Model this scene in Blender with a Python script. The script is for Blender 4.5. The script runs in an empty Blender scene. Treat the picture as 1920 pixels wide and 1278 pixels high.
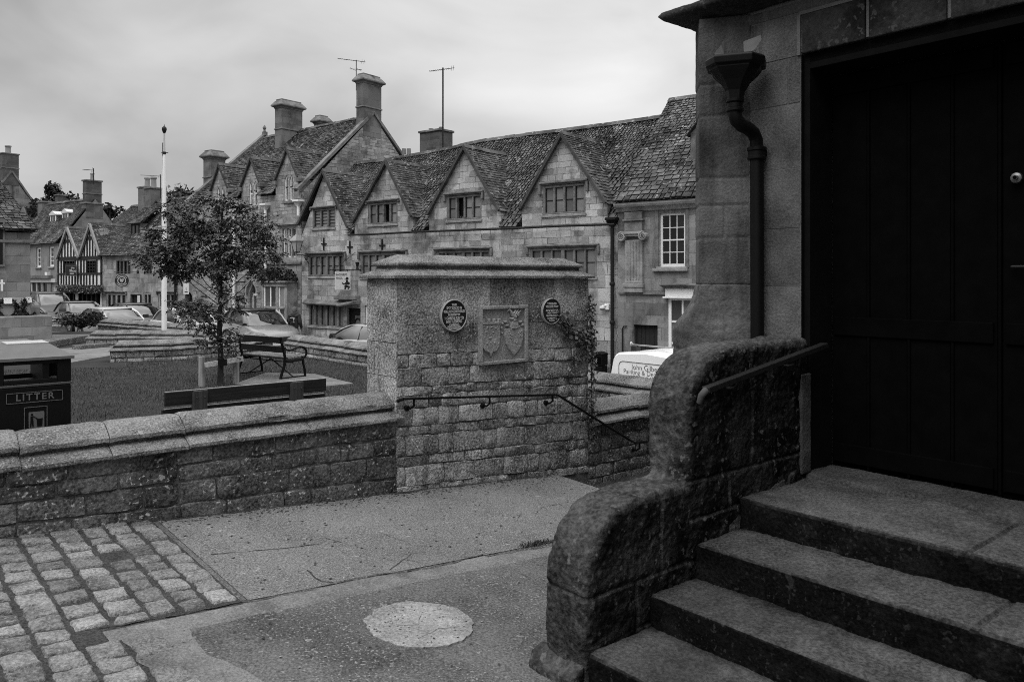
import bpy, bmesh, math, random
import numpy as np
from mathutils import Vector, Matrix, noise
R = random.Random(7)
V = Vector
scene = bpy.context.scene
COL = scene.collection
# ---------------------------------------------------------------- measured camera: 28 mm lens, level, horizon at y=522 of 1278
F, CX, CY = 1493.0, 960.0, 522.0
def ray(px, py): return V(((px-CX)/F, 1.0, (CY-py)/F))
def at(px, py, Z): return ray(px, py)*Z
UA = math.atan2(.645, .764)                       # direction of the near walls
UX, UY = V((math.cos(UA), math.sin(UA), 0)), V((-math.sin(UA), math.cos(UA), 0))
def uv(u, v, z=0.0): return UX*u + UY*v + V((0, 0, z))
def zg(u, v): return -1.997 - .0733*u + .037*v     # sloping pavement in front of the steps
def zroad(X): return -3.14 - .0295*X
def lerp(a, b, t): return a + (b-a)*t
# ---------------------------------------------------------------- objects
def link(o): COL.objects.link(o); return o
def tag(o, label=None, cat=None, group=None, kind=None):
    if label: o['label'] = label
    if cat: o['category'] = cat
    if group: o['group'] = group
    if kind: o['kind'] = kind
    return o
def thing(name, label, cat, loc=(0, 0, 0), rz=0.0, group=None):
    o = bpy.data.objects.new(name, None); link(o)
    o.empty_display_size = .2
    o.location = loc; o.rotation_euler = (0, 0, rz)
    return tag(o, label, cat, group, 'thing')
def copy_tree(o, parent=None):
    c = o.copy(); link(c)
    if parent is not None: c.parent = parent
    for ch in list(o.children): copy_tree(ch, c)
    return c
class MB:
    def __init__(s): s.v = []; s.f = []; s.t = []; s.m = []
    def add(s, vs, fs, tone=.5, mi=0):
        b = len(s.v); s.v += [tuple(p) for p in vs]
        for f in fs:
            s.f.append(tuple(i+b for i in f)); s.t.append(tone); s.m.append(mi)
    def quad(s, a, b, c, d, tone=.5, mi=0): s.add([a, b, c, d], [(0, 1, 2, 3)], tone, mi)
    def box(s, x0, x1, y0, y1, z0, z1, tone=.5, mi=0):
        s.add([(x0,y0,z0),(x1,y0,z0),(x1,y1,z0),(x0,y1,z0),(x0,y0,z1),(x1,y0,z1),(x1,y1,z1),(x0,y1,z1)],
              [(3,2,1,0),(4,5,6,7),(0,1,5,4),(1,2,6,5),(2,3,7,6),(3,0,4,7)], tone, mi)
    def bar(s, p, q, w, h, up=(0,0,1), tone=.5, mi=0):
        p, q, up = V(p), V(q), V(up); d = (q-p).normalized()
        a = d.cross(up)
        if a.length < 1e-4: a = d.cross(V((1,0,0)))
        a.normalize(); b = a.cross(d).normalized(); a = a*w/2; b = b*h/2
        s.add([p-a-b, p+a-b, p+a+b, p-a+b, q-a-b, q+a-b, q+a+b, q-a+b],
              [(3,2,1,0),(4,5,6,7),(0,1,5,4),(1,2,6,5),(2,3,7,6),(3,0,4,7)], tone, mi)
    def tube(s, path, r, n=8, tone=.5, mi=0, caps=True):
        path = [V(p) for p in path]; N = len(path)
        rs = r if isinstance(r, (list, tuple)) else [r]*N
        ref = None; vs = []
        for i, p in enumerate(path):
            d = (path[min(i+1, N-1)] - path[max(i-1, 0)])
            d = d.normalized() if d.length > 1e-9 else V((0,0,1))
            if ref is None: ref = V((0,0,1)) if abs(d.z) < .9 else V((1,0,0))
            a = d.cross(ref)
            if a.length < 1e-4: a = d.cross(V((0,1,0)))
            a.normalize(); b = a.cross(d).normalized(); ref = b
            for k in range(n):
                t = 2*math.pi*k/n
                vs.append(p + a*math.cos(t)*rs[i] + b*math.sin(t)*rs[i])
        fs = []
        for i in range(N-1):
            for k in range(n):
                k2 = (k+1) % n
                fs.append((i*n+k, i*n+k2, (i+1)*n+k2, (i+1)*n+k))
        if caps: fs.append(tuple(range(n))[::-1]); fs.append(tuple((N-1)*n+k for k in range(n)))
        s.add(vs, fs, tone, mi)
    def lathe(s, prof, c=(0,0,0), n=16, axis='z', tone=.5, mi=0):
        vs = []; fs = []
        for (r, h) in prof:
            for k in range(n):
                t = 2*math.pi*k/n; x, y = r*math.cos(t), r*math.sin(t)
                p = {'z': (x, y, h), 'y': (x, h, y), 'x': (h, x, y)}[axis]
                vs.append((p[0]+c[0], p[1]+c[1], p[2]+c[2]))
        for i in range(len(prof)-1):
            for k in range(n):
                k2 = (k+1) % n; fs.append((i*n+k, i*n+k2, (i+1)*n+k2, (i+1)*n+k))
        fs.append(tuple(range(n))[::-1]); fs.append(tuple((len(prof)-1)*n+k for k in range(n)))
        s.add(vs, fs, tone, mi)
    def prism(s, poly, plane, o0, o1, tone=.5, mi=0):
        n = len(poly)
        g = {'xz': lambda a, b, o: (a, o, b), 'xy': lambda a, b, o: (a, b, o), 'yz': lambda a, b, o: (o, a, b)}[plane]
        vs = [g(a, b, o0) for a, b in poly] + [g(a, b, o1) for a, b in poly]
        fs = [tuple(range(n)), tuple(range(2*n-1, n-1, -1))] + [(i, i+n, (i+1) % n + n, (i+1) % n) for i in range(n)]
        s.add(vs, fs, tone, mi)
    def loft(s, rings, tone=.5, mi=0, caps=True):
        n = len(rings[0]); vs = [p for r in rings for p in r]; fs = []
        for i in range(len(rings)-1):
            for k in range(n):
                k2 = (k+1) % n; fs.append((i*n+k, i*n+k2, (i+1)*n+k2, (i+1)*n+k))
        if caps: fs.append(tuple(range(n))[::-1]); fs.append(tuple((len(rings)-1)*n+k for k in range(n)))
        s.add(vs, fs, tone, mi)
    def xf(s, M, start=0):
        for i in range(start, len(s.v)): s.v[i] = tuple(M @ V(s.v[i]))
    def mesh(s, name, normals=True):
        me = bpy.data.meshes.new(name); me.from_pydata(s.v, [], s.f); me.update()
        me.polygons.foreach_set('material_index', s.m)
        a = me.attributes.new('tone', 'FLOAT', 'FACE'); a.data.foreach_set('value', s.t)
        if normals:
            bm = bmesh.new(); bm.from_mesh(me); bmesh.ops.recalc_face_normals(bm, faces=bm.faces); bm.to_mesh(me); bm.free()
        return me
    def build(s, name, mat, parent=None, smooth=False, bevel=0, seg=2, normals=True, label=None, angle=40):
        me = s.mesh(name, normals)
        for m in (mat if isinstance(mat, (list, tuple)) else [mat]): me.materials.append(m)
        if bevel:
            bm = bmesh.new(); bm.from_mesh(me)
            es = [e for e in bm.edges if len(e.link_faces) == 2 and e.calc_face_angle(0) > .5]
            bmesh.ops.bevel(bm, geom=es, offset=bevel, segments=seg, profile=.5, affect='EDGES', clamp_overlap=True)
            bm.to_mesh(me); bm.free()
        if smooth:
            me.polygons.foreach_set('use_smooth', [True]*len(me.polygons))
            if angle: me.set_sharp_from_angle(angle=math.radians(angle))
        o = bpy.data.objects.new(name, me); link(o)
        if parent is not None: o.parent = parent
        if label: o['label'] = label
        return o
def solo(name, mb, mat, label, cat, loc=(0,0,0), rz=0.0, group=None, **k):
    o = mb.build(name, mat, None, **k); o.location = loc; o.rotation_euler = (0,0,rz)
    return tag(o, label, cat, group, 'thing')
def worn(mb, name, mat, parent=None, voxel=.025, amp=.006, sc=6.0, smooth=3, seed=0, bevel=0.0, amp2=.0, sc2=1.5, joints=None, face_tone=None, pits=0.0):
    """voxel-remesh a solid and weather its surface"""
    me = mb.mesh(name)
    if bevel:
        bm = bmesh.new(); bm.from_mesh(me)
        bmesh.ops.remove_doubles(bm, verts=bm.verts, dist=1e-5)
        es = [e for e in bm.edges if len(e.link_faces) == 2 and e.calc_face_angle(0) > .4]
        bmesh.ops.bevel(bm, geom=es, offset=bevel, segments=3, profile=.5, affect='EDGES', clamp_overlap=True)
        bm.to_mesh(me); bm.free()
    o = bpy.data.objects.new(name, me); link(o)
    md = o.modifiers.new('r', 'REMESH'); md.mode = 'VOXEL'; md.voxel_size = voxel
    if smooth:
        sm = o.modifiers.new('s', 'SMOOTH'); sm.iterations = smooth; sm.factor = .5
    dg = bpy.context.evaluated_depsgraph_get()
    me2 = bpy.data.meshes.new_from_object(o.evaluated_get(dg))
    o.modifiers.clear()
    off = V((seed*13.1, seed*7.7, seed*3.3))
    n = len(me2.vertices); co_ = np.empty(n*3, 'f'); no_ = np.empty(n*3, 'f')
    me2.vertices.foreach_get('co', co_); me2.vertex_normals.foreach_get('vector', no_)
    nz = noise.noise; dd = np.empty(n, 'f')
    for i in range(n):
        c = V(co_[3*i:3*i+3]); p = c*sc + off
        dd[i] = nz(p)*amp + nz(p*2.7)*amp*.5 + nz(p*6.1)*amp*.3 + (nz(c*sc2+off)*amp2 if amp2 else 0) - (joints(c) if joints else 0) - (pits*min(1, max(0, nz(c*26+off)-.34)*6) if pits else 0)
    co_ = co_.reshape(-1, 3) + no_.reshape(-1, 3)*dd[:, None]
    me2.vertices.foreach_set('co', co_.ravel()); me2.update()
    a = me2.attributes.get('tone')
    if a is None:
        a = me2.attributes.new('tone', 'FLOAT', 'FACE'); a.data.foreach_set('value', [.5]*len(me2.polygons))
    if face_tone:
        a.data.foreach_set('value', [face_tone(p.normal, p.center) for p in me2.polygons])
    o.data = me2; me2.name = name
    me2.materials.clear(); me2.materials.append(mat)
    me2.polygons.foreach_set('use_smooth', [True]*len(me2.polygons))
    if parent is not None: o.parent = parent
    return o
def text_mb(txt, size, depth=.004, bold=0.0, shear=0.0, space=1.0):
    """writing as a mesh, centred on the origin, upright in the xz plane facing -y"""
    cu = bpy.data.curves.new('writing', 'FONT'); cu.body = txt; cu.size = size; cu.align_x = 'CENTER'; cu.align_y = 'CENTER'
    cu.extrude = depth/2; cu.offset = bold; cu.shear = shear; cu.space_character = space; cu.resolution_u = 3
    o = bpy.data.objects.new('writing', cu); link(o)
    me = bpy.data.meshes.new_from_object(o.evaluated_get(bpy.context.evaluated_depsgraph_get()))
    bpy.data.objects.remove(o); bpy.data.curves.remove(cu)
    mb = MB(); mb.add([(v.co.x, -v.co.z, v.co.y) for v in me.vertices], [tuple(p.vertices) for p in me.polygons])
    bpy.data.meshes.remove(me)
    return mb
def put(dst, src, M):
    dst.add([M @ V(p) for p in src.v], src.f)
    return dst
def T(x, y, z, rz=0.0): return Matrix.Translation((x, y, z)) @ Matrix.Rotation(rz, 4, 'Z')
# ---------------------------------------------------------------- materials (the photograph is black and white: every colour is a grey)
class NT:
    def __init__(s, name):
        s.m = bpy.data.materials.new(name); s.m.use_nodes = True
        s.t = s.m.node_tree; s.n = s.t.nodes; s.bsdf = s.n['Principled BSDF']; s.tc = None
    def node(s, kind, **k):
        n = s.n.new(kind)
        for a, b in k.items(): setattr(n, a, b)
        return n
    def lk(s, a, b): s.t.links.new(a, b)
    def val(s, sock, x):
        if isinstance(x, (int, float)): sock.default_value = x
        else: s.lk(x, sock)
    def obj(s):
        if s.tc is None: s.tc = s.node('ShaderNodeTexCoord')
        return s.tc.outputs['Object']
    def math(s, op, a, b=0.0, clamp=False):
        n = s.node('ShaderNodeMath', operation=op); n.use_clamp = clamp
        s.val(n.inputs[0], a); s.val(n.inputs[1], b); return n.outputs[0]
    def mixf(s, f, a, b):
        n = s.node('ShaderNodeMix', data_type='FLOAT'); s.val(n.inputs[0], f); s.val(n.inputs[2], a); s.val(n.inputs[3], b); return n.outputs[0]
    def noise(s, scale, detail=4, rough=.55, vec=None, dist=0.0):
        n = s.node('ShaderNodeTexNoise'); n.inputs['Scale'].default_value = scale; n.inputs['Detail'].default_value = detail
        n.inputs['Roughness'].default_value = rough; n.inputs['Distortion'].default_value = dist
        s.lk(vec if vec is not None else s.obj(), n.inputs['Vector']); return n.outputs['Fac']
    def ramp(s, x, lo, hi):
        n = s.node('ShaderNodeMapRange'); n.inputs[1].default_value = lo; n.inputs[2].default_value = hi; n.interpolation_type = 'SMOOTHSTEP'
        s.val(n.inputs[0], x); return n.outputs[0]
    def mapped(s, sx, sy, sz):
        n = s.node('ShaderNodeMapping'); n.inputs['Scale'].default_value = (sx, sy, sz); s.lk(s.obj(), n.inputs[0]); return n.outputs[0]
    def tone(s):
        n = s.node('ShaderNodeAttribute'); n.attribute_name = 'tone'; return n.outputs['Fac']
    def out(s, col, rough=.9, bump=None, bstr=.3, bdist=.02, spec=.3, metal=0.0):
        b = s.bsdf
        if isinstance(col, (int, float)): b.inputs['Base Color'].default_value = (col, col, col, 1)
        else: s.lk(col, b.inputs['Base Color'])
        s.val(b.inputs['Roughness'], rough); b.inputs['Specular IOR Level'].default_value = spec; b.inputs['Metallic'].default_value = metal
        if bump is not None:
            n = s.node('ShaderNodeBump'); n.inputs['Strength'].default_value = bstr; n.inputs['Distance'].default_value = bdist
            s.lk(bump, n.inputs['Height']); s.lk(n.outputs[0], b.inputs['Normal'])
        return s.m
def m_stone(name, lo, hi, sc=3.0, fine=45.0, tone=.5, speck=.0, speck_v=.5, speck_sc=38.0, dark=.0, streak=0.0, bstr=.35, bdist=.015, rough=.95, spec=.06, grit=.35):
    k = NT(name)
    n1 = k.ramp(k.noise(sc, 5, .6), .3, .7); n2 = k.noise(fine, 3, .6)
    n2c = k.ramp(n2, .32, .68)
    c = k.mixf(k.math('ADD', k.math('MULTIPLY', n1, 1-grit), k.math('MULTIPLY', n2c, grit)), lo, hi)
    if tone: c = k.math('MULTIPLY', c, k.math('ADD', k.math('MULTIPLY', k.math('SUBTRACT', k.tone(), .5), 2*tone), 1.0))
    if streak:
        st = k.ramp(k.noise(1.0, 4, .6, k.mapped(5, 5, .7)), .5, .72)
        c = k.math('MULTIPLY', c, k.math('SUBTRACT', 1.0, k.math('MULTIPLY', st, streak)))
    if dark:
        d = k.ramp(k.noise(sc*.55, 4, .65), .5, .66)
        c = k.math('MULTIPLY', c, k.math('SUBTRACT', 1.0, k.math('MULTIPLY', d, dark)))
    if speck:
        g = k.ramp(k.noise(sc*1.1, 3, .6), .36, .62)
        sp = k.math('MULTIPLY', k.ramp(k.noise(speck_sc, 2, .5), .60, .66), g)
        c = k.mixf(k.math('MULTIPLY', sp, speck), c, speck_v)
        sp2 = k.ramp(k.noise(speck_sc*.22, 2, .5, None, .6), .71, .735)
        c = k.mixf(k.math('MULTIPLY', sp2, speck*.7), c, speck_v)
    h = k.math('ADD', n2, k.math('MULTIPLY', k.noise(sc*4, 4, .6), 1.5))
    return k.out(c, rough, h, bstr, bdist, spec)
def m_masonry(name, lo, hi, mortar, bw=.5, bh=.22, ms=.012, wob=.05, streak=.25, dark=.25, grit=.3, bstr=.5, fine=30., blotch=.0):
    """coursed ashlar or rubble for walls seen from some way off: courses along x or y, rising in z"""
    k = NT(name)
    sx = k.node('ShaderNodeSeparateXYZ'); k.lk(k.obj(), sx.inputs[0])
    nw = k.noise(1.3, 3); nw2 = k.noise(2.1, 2, .5, k.mapped(1, 1, 3))
    u = k.math('ADD', k.math('ADD', sx.outputs[0], sx.outputs[1]), k.math('MULTIPLY', k.math('SUBTRACT', nw, .5), wob*4))
    w = k.math('ADD', sx.outputs[2], k.math('MULTIPLY', k.math('SUBTRACT', nw2, .5), wob))
    cb = k.node('ShaderNodeCombineXYZ'); k.lk(u, cb.inputs[0]); k.lk(w, cb.inputs[1])
    def brick(bw, bh, off):
        b = k.node('ShaderNodeTexBrick'); k.lk(cb.outputs[0], b.inputs['Vector']); b.offset = off; b.squash = 1.35; b.squash_frequency = 3
        b.inputs['Scale'].default_value = 1; b.inputs['Mortar Size'].default_value = ms; b.inputs['Mortar Smooth'].default_value = .4
        b.inputs['Brick Width'].default_value = bw; b.inputs['Row Height'].default_value = bh
        b.inputs['Color1'].default_value = (0,0,0,1); b.inputs['Color2'].default_value = (1,1,1,1); b.inputs['Mortar'].default_value = (.5,.5,.5,1)
        return b
    b1 = brick(bw, bh, .43)
    b2 = brick(bw*1.9, bh*2.0, .37)
    pick = k.ramp(k.noise(.8, 2, .5), .52, .56)      # patches of larger blocks among the small ones
    rnd = k.mixf(pick, b1.outputs['Color'], b2.outputs['Color']); jf = k.mixf(pick, b1.outputs['Fac'], b2.outputs['Fac'])
    jf = k.math('MULTIPLY', jf, k.math('ADD', .25, k.math('MULTIPLY', k.ramp(k.noise(2.3, 3), .42, .62), .75)))
    big = k.ramp(k.noise(.5, 4, .6), .3, .7)
    f = k.math('ADD', k.math('MULTIPLY', rnd, .5), k.math('ADD', k.math('MULTIPLY', big, .5-grit*.5), k.math('MULTIPLY', k.ramp(k.noise(fine, 3), .3, .7), grit*.5)))
    c = k.mixf(f, lo, hi)
    if streak:
        st = k.ramp(k.noise(1.0, 4, .65, k.mapped(3, 3, .45)), .48, .74)
        c = k.math('MULTIPLY', c, k.math('SUBTRACT', 1.0, k.math('MULTIPLY', st, streak)))
    if dark:
        d = k.ramp(k.noise(.9, 6, .7), .48, .66)
        c = k.math('MULTIPLY', c, k.math('SUBTRACT', 1.0, k.math('MULTIPLY', d, dark)))
    c = k.mixf(jf, c, mortar)
    h = k.math('SUBTRACT', k.math('MULTIPLY', k.noise(fine*.5, 4), .5), k.math('MULTIPLY', jf, .6))
    return k.out(c, .95, h, bstr, .03, .06)
def m_plain(name, v, rough=.5, spec=.4, var=.15, sc=20.0, metal=0.0, tone=0.0, bstr=.1, coat=0.0):
    k = NT(name)
    c = k.mixf(k.noise(sc, 3), v*(1-var), v*(1+var))
    if tone: c = k.math('MULTIPLY', c, k.math('ADD', k.math('MULTIPLY', k.math('SUBTRACT', k.tone(), .5), 2*tone), 1.0))
    m = k.out(c, rough, k.noise(sc*3, 2), bstr, .005, spec, metal)
    if coat: k.bsdf.inputs['Coat Weight'].default_value = coat; k.bsdf.inputs['Coat Roughness'].default_value = .05
    return m
def m_glass(name, lo=.006, hi=.10, rough=.06):
    """window glass seen from outside: a dark room, or a pale curtain and painted sky reflection, under a reflecting pane"""
    k = NT(name)
    t = k.tone(); c = k.mixf(k.math('MULTIPLY', t, k.math('ADD', .6, k.math('MULTIPLY', k.noise(2.5, 3), .8))), lo, hi)
    m = k.out(c, rough, k.noise(3, 2), .04, .02, .55); return m
def m_leaf(name, lo, hi, rough=.5):
    k = NT(name); c = k.mixf(k.math('MULTIPLY', k.tone(), 1.0), lo, hi)
    m = k.out(c, rough, None, spec=.35)
    k.bsdf.inputs['Subsurface Weight'].default_value = 0.0
    return m
def m_wood(name, lo, hi, ax='x', rough=.7, sc=40.):
    k = NT(name)
    vec = k.mapped(*{'x': (1.5, sc, sc), 'y': (sc, 1.5, sc), 'z': (sc, sc, 1.5)}[ax])
    c = k.mixf(k.ramp(k.noise(1, 4, .6, vec), .3, .7), lo, hi)
    return k.out(c, rough, k.noise(1, 3, .6, vec), .25, .006, .3)
# ================================================================ camera, sky, light
cam = bpy.data.cameras.new('camera'); cam.sensor_width = 36; cam.lens = F/1920*36; cam.shift_y = -(639-CY)/1920
cam.dof.use_dof = True; cam.dof.focus_distance = 13.0; cam.dof.aperture_fstop = 4.5
cam.clip_start = .05; cam.clip_end = 3000
co = bpy.data.objects.new('camera', cam); link(co); co.rotation_euler = (math.radians(90), 0, 0); scene.camera = co
SUN_EL, SUN_AZ = math.radians(52), math.radians(218)       # soft light from high behind the camera's left
wd = bpy.data.worlds.new('World'); scene.world = wd; wd.use_nodes = True
nt = wd.node_tree; bg = nt.nodes['Background']
sky = nt.nodes.new('ShaderNodeTexSky'); sky.sky_type = 'NISHITA'; sky.sun_disc = False; sky.sun_elevation = SUN_EL; sky.sun_rotation = SUN_AZ
bw = nt.nodes.new('ShaderNodeRGBToBW'); nt.links.new(sky.outputs[0], bw.inputs[0])
tc = nt.nodes.new('ShaderNodeTexCoord')
def wn(scale, sx, sy, sz, det=5, dist=.4):
    mp = nt.nodes.new('ShaderNodeMapping'); mp.inputs['Scale'].default_value = (sx, sy, sz); nt.links.new(tc.outputs['Generated'], mp.inputs[0])
    n = nt.nodes.new('ShaderNodeTexNoise'); n.inputs['Scale'].default_value = scale; n.inputs['Detail'].default_value = det; n.inputs['Roughness'].default_value = .5
    n.inputs['Distortion'].default_value = dist; nt.links.new(mp.outputs[0], n.inputs['Vector']); return n.outputs['Fac']
def wmath(op, a, b):
    n = nt.nodes.new('ShaderNodeMath'); n.operation = op
    for i, x in enumerate((a, b)):
        if isinstance(x, (int, float)): n.inputs[i].default_value = x
        else: nt.links.new(x, n.inputs[i])
    return n.outputs[0]
cloud = wmath('ADD', wmath('MULTIPLY', wn(1.25, 1, 1, 1.8, 4, .4), .74), wmath('MULTIPLY', wn(3.4, 1, 1, 1.9, 5, .5), .36))   # about .55 on average
sp = nt.nodes.new('ShaderNodeSeparateXYZ'); nt.links.new(tc.outputs['Generated'], sp.inputs[0])
# one overcast sheet, brighter towards the east where the cloud is thin
cl = wmath('ADD', wmath('MULTIPLY', wmath('SUBTRACT', cloud, .55), 10.5), wmath('ADD', 2.95, wmath('MULTIPLY', sp.outputs[0], .75)))
# an overcast sky is about three times as bright overhead as at the horizon
up = nt.nodes.new('ShaderNodeMapRange'); up.interpolation_type = 'SMOOTHSTEP'; nt.links.new(sp.outputs[2], up.inputs[0])
for i, x in enumerate((.30, .9, 1.0, 5.2)): up.inputs[i+1].default_value = x
cl = wmath('MULTIPLY', cl, up.outputs[0])
mx = nt.nodes.new('ShaderNodeMix'); mx.data_type = 'FLOAT'; mx.inputs[0].default_value = .12
nt.links.new(cl, mx.inputs[2]); nt.links.new(bw.outputs[0], mx.inputs[3])
nt.links.new(mx.outputs[0], bg.inputs['Color']); bg.inputs['Strength'].default_value = .13
sl = bpy.data.lights.new('sun', 'SUN'); sl.energy = .9; sl.angle = math.radians(40); sl.color = (1, 1, 1)
so = bpy.data.objects.new('sun', sl); link(so)
sd = V((math.sin(SUN_AZ)*math.cos(SUN_EL), math.cos(SUN_AZ)*math.cos(SUN_EL), math.sin(SUN_EL)))
so.rotation_euler = sd.to_track_quat('Z', 'Y').to_euler(); so.location = sd*60
scene.view_settings.view_transform = 'Standard'; scene.view_settings.look = 'None'; scene.view_settings.exposure = .5; scene.view_settings.gamma = 1
scene.cycles.use_denoising = False; scene.cycles.filter_width = .95; scene.cycles.sample_clamp_indirect = 3.0     # keep the grain of a fast film
# ================================================================ materials
BLACK = m_plain('black_paint', .005, .45, .13, .3, 15)
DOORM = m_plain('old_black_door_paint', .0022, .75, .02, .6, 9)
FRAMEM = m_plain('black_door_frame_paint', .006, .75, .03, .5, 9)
IRON = m_plain('dark_iron', .012, .5, .2, .4, 30)
LEAD = m_plain('lead_sheet', .06, .6, .2, .4, 10)
WHITE = m_plain('white_paint', .72, .45, .4, .06, 8)
COPE = m_stone('lichened_coping_stone', .03, .27, 3.5, 75, .35, .45, .5, 60, .45, grit=.6, bstr=.7)
RUBBLE = m_stone('lichened_rubble_stone', .025, .48, 2.6, 46, .5, .85, .6, 44, .45, grit=.58, bstr=.9, streak=.42)
RUBBLED = m_stone('damp_rubble_stone', .014, .19, 3.0, 44, .6, .8, .5, 34, .45, grit=.6, bstr=.8)
MORTAR = m_stone('dark_lime_mortar', .05, .15, 6, 60, 0, grit=.6)
ASHLAR = m_stone('sooty_ashlar', .05, .15, 2.0, 60, .5, 0, .22, 30, .35, streak=.45, grit=.35, bstr=.5)
SOOT = m_stone('soot_blackened_stone', .016, .06, 3.0, 40, .3, .25, .2, 26, .45, grit=.35, bstr=.45)
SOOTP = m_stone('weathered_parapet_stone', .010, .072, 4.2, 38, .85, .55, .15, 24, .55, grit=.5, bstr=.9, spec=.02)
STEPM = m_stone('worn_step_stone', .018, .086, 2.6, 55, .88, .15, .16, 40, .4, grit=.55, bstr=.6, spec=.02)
LINTM = m_stone('lime_pointing', .11, .17, 5, 50, 0)
CARVE = m_stone('carved_limestone', .14, .44, 4, 60, .2, .3, .5, 60, .25, grit=.5, bstr=.4)
TARL = m_stone('pale_tarmac', .055, .23, 1.1, 85, 0, .5, .42, 80, .22, grit=.78, bstr=.9, bdist=.008, rough=.95)
TARD = m_stone('dark_tarmac', .035, .16, 1.5, 75, 0, .45, .4, 60, .35, grit=.66, bstr=.9, bdist=.008, rough=.95)
TARR = m_stone('road_tarmac', .08, .13, .4, 60, 0, 0, grit=.4)
CONC = m_stone('pale_concrete', .11, .33, 4.5, 55, 0, .3, .5, 50, .35, grit=.55, bstr=.6)
KERBC = m_stone('concrete_strip', .09, .22, 3, 70, .3, .2, .4, 50, .3, grit=.6, bstr=.7)
SETT = m_stone('sandstone_setts', .07, .27, 6, 60, .42, .3, .42, 50, .4, grit=.6, bstr=.9)
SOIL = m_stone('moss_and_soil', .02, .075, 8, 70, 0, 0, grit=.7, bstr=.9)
TURF = m_stone('turf', .02, .045, 1.5, 60, 0, 0, grit=.5)
PAVE = m_stone('paving_slabs', .12, .2, 2.5, 60, .3, 0, .4, 50, .25, grit=.4)
TIMB = m_wood('dark_stained_timber', .006, .016, 'x')
TIMBT = m_wood('pale_board_top', .12, .26, 'x')  # paler wood for bench board tops and seat slats
STAKE = m_wood('raw_softwood', .14, .28, 'z')
STAKEX = m_wood('raw_softwood_rail', .24, .46, 'x')
LEAFM = m_leaf('sapling_leaf', .014, .15, .40)
IVYM = m_leaf('ivy_leaf', .02, .16, .35)
BUSHM = m_leaf('dark_bush_leaf', .006, .03, .5)
GRASSM = m_leaf('grass_blade', .008, .095, .6)
BARK = m_stone('bark', .02, .05, 8, 60, 0)
PLAQ = m_plain('black_enamel', .012, .35, .5, .1, 10)
RIMM = m_plain('pale_metal_rim', .34, .45, .5, .12, 14)
LETTER = m_plain('pale_lettering', .5, .5, .4, .1, 14)
DIMLET = m_plain('worn_gilt_lettering', .10, .5, .4, .2, 14)
# ================================================================ ground and pavements
def sheet(name, mat, pts, fz, dz, n=1, label=None):
    """flat or sloping ground sheet over a grid of (u,v) rectangles"""
    mb = MB()
    for (u0, u1, v0, v1) in pts:
        nu = max(1, int((u1-u0)/n)); nv = max(1, int((v1-v0)/n))
        for i in range(nu):
            for j in range(nv):
                q = [(lerp(u0,u1,i/nu), lerp(v0,v1,j/nv)), (lerp(u0,u1,(i+1)/nu), lerp(v0,v1,j/nv)), (lerp(u0,u1,(i+1)/nu), lerp(v0,v1,(j+1)/nv)), (lerp(u0,u1,i/nu), lerp(v0,v1,(j+1)/nv))]
                mb.quad(*[uv(a, b, fz(a, b)+dz) for a, b in q])
    return tag(mb.build(name, mat, None, normals=False), kind='structure')
mb = MB(); S = 900
mb.quad(*[V((x, y, zroad(max(-60, min(40, x))))) for x, y in ((-60,-60),(40,-60),(40,S),(-60,S))])
mb.quad(V((-S,-60,zroad(-60))), V((-60,-60,zroad(-60))), V((-60,S,zroad(-60))), V((-S,S,zroad(-60))))
mb.quad(V((40,-60,zroad(40))), V((S,-60,zroad(40))), V((S,S,zroad(40))), V((40,S,zroad(40))))
tag(mb.build('road', TARR), kind='structure')
pv = sheet('pavement', TARD, [(-7, 6.17, -6, 7.0)], zg, 0)
mb = MB()     # retaining edge of the raised pavement
for a, b in (((6.17,-6),(6.17,7.0)), ((-7,-6),(6.17,-6)), ((-7,7),(-7,-6))):
    mb.quad(uv(*a, zg(*a)), uv(*b, zg(*b)), uv(*b, -4.2), uv(*a, -4.2))
tag(mb.build('pavement_edge', RUBBLED), kind='structure')
# pale upper tarmac, bounded by the setts, the concrete strip and the wall
mb = MB(); nn = 14
for i in range(nn):
    a0, a1 = lerp(1.9, 6.165, i/nn), lerp(1.9, 6.165, (i+1)/nn)
    for j in range(5):
        b0, b1 = lerp(4.74, 6.62, j/5), lerp(4.74, 6.62, (j+1)/5)
        mb.quad(*[uv(a, b, zg(a,b)+.005) for a, b in ((a0,b0),(a1,b0),(a1,b1),(a0,b1))])
def crack(mb, pts, w, dz, mi):
    """a dark crack: thin irregular ribbon along (u,v) points"""
    P = []
    for (a, b), (c, d) in zip(pts, pts[1:]):
        n = max(2, int(math.hypot(c-a, d-b)/.05))
        for k in range(n): P.append((lerp(a,c,k/n)+R.uniform(-.008,.008), lerp(b,d,k/n)+R.uniform(-.008,.008)))
    P.append(pts[-1])
    for (a, b), (c, d) in zip(P, P[1:]):
        l = math.hypot(c-a, d-b) or 1e-6; nx, ny = -(d-b)/l, (c-a)/l; w0 = w*R.uniform(.3, 1.2)
        mb.quad(uv(a-nx*w0, b-ny*w0, zg(a,b)+dz), uv(c-nx*w0, d-ny*w0, zg(c,d)+dz), uv(c+nx*w0, d+ny*w0, zg(c,d)+dz), uv(a+nx*w0, b+ny*w0, zg(a,b)+dz), .5, mi)
def gpx(px, py):
    r = ray(px, py); u = UX.dot(r); v = UY.dot(r)
    t = 1.997/(-r.z - .0733*u + .037*v); return (u*t, v*t)
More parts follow.
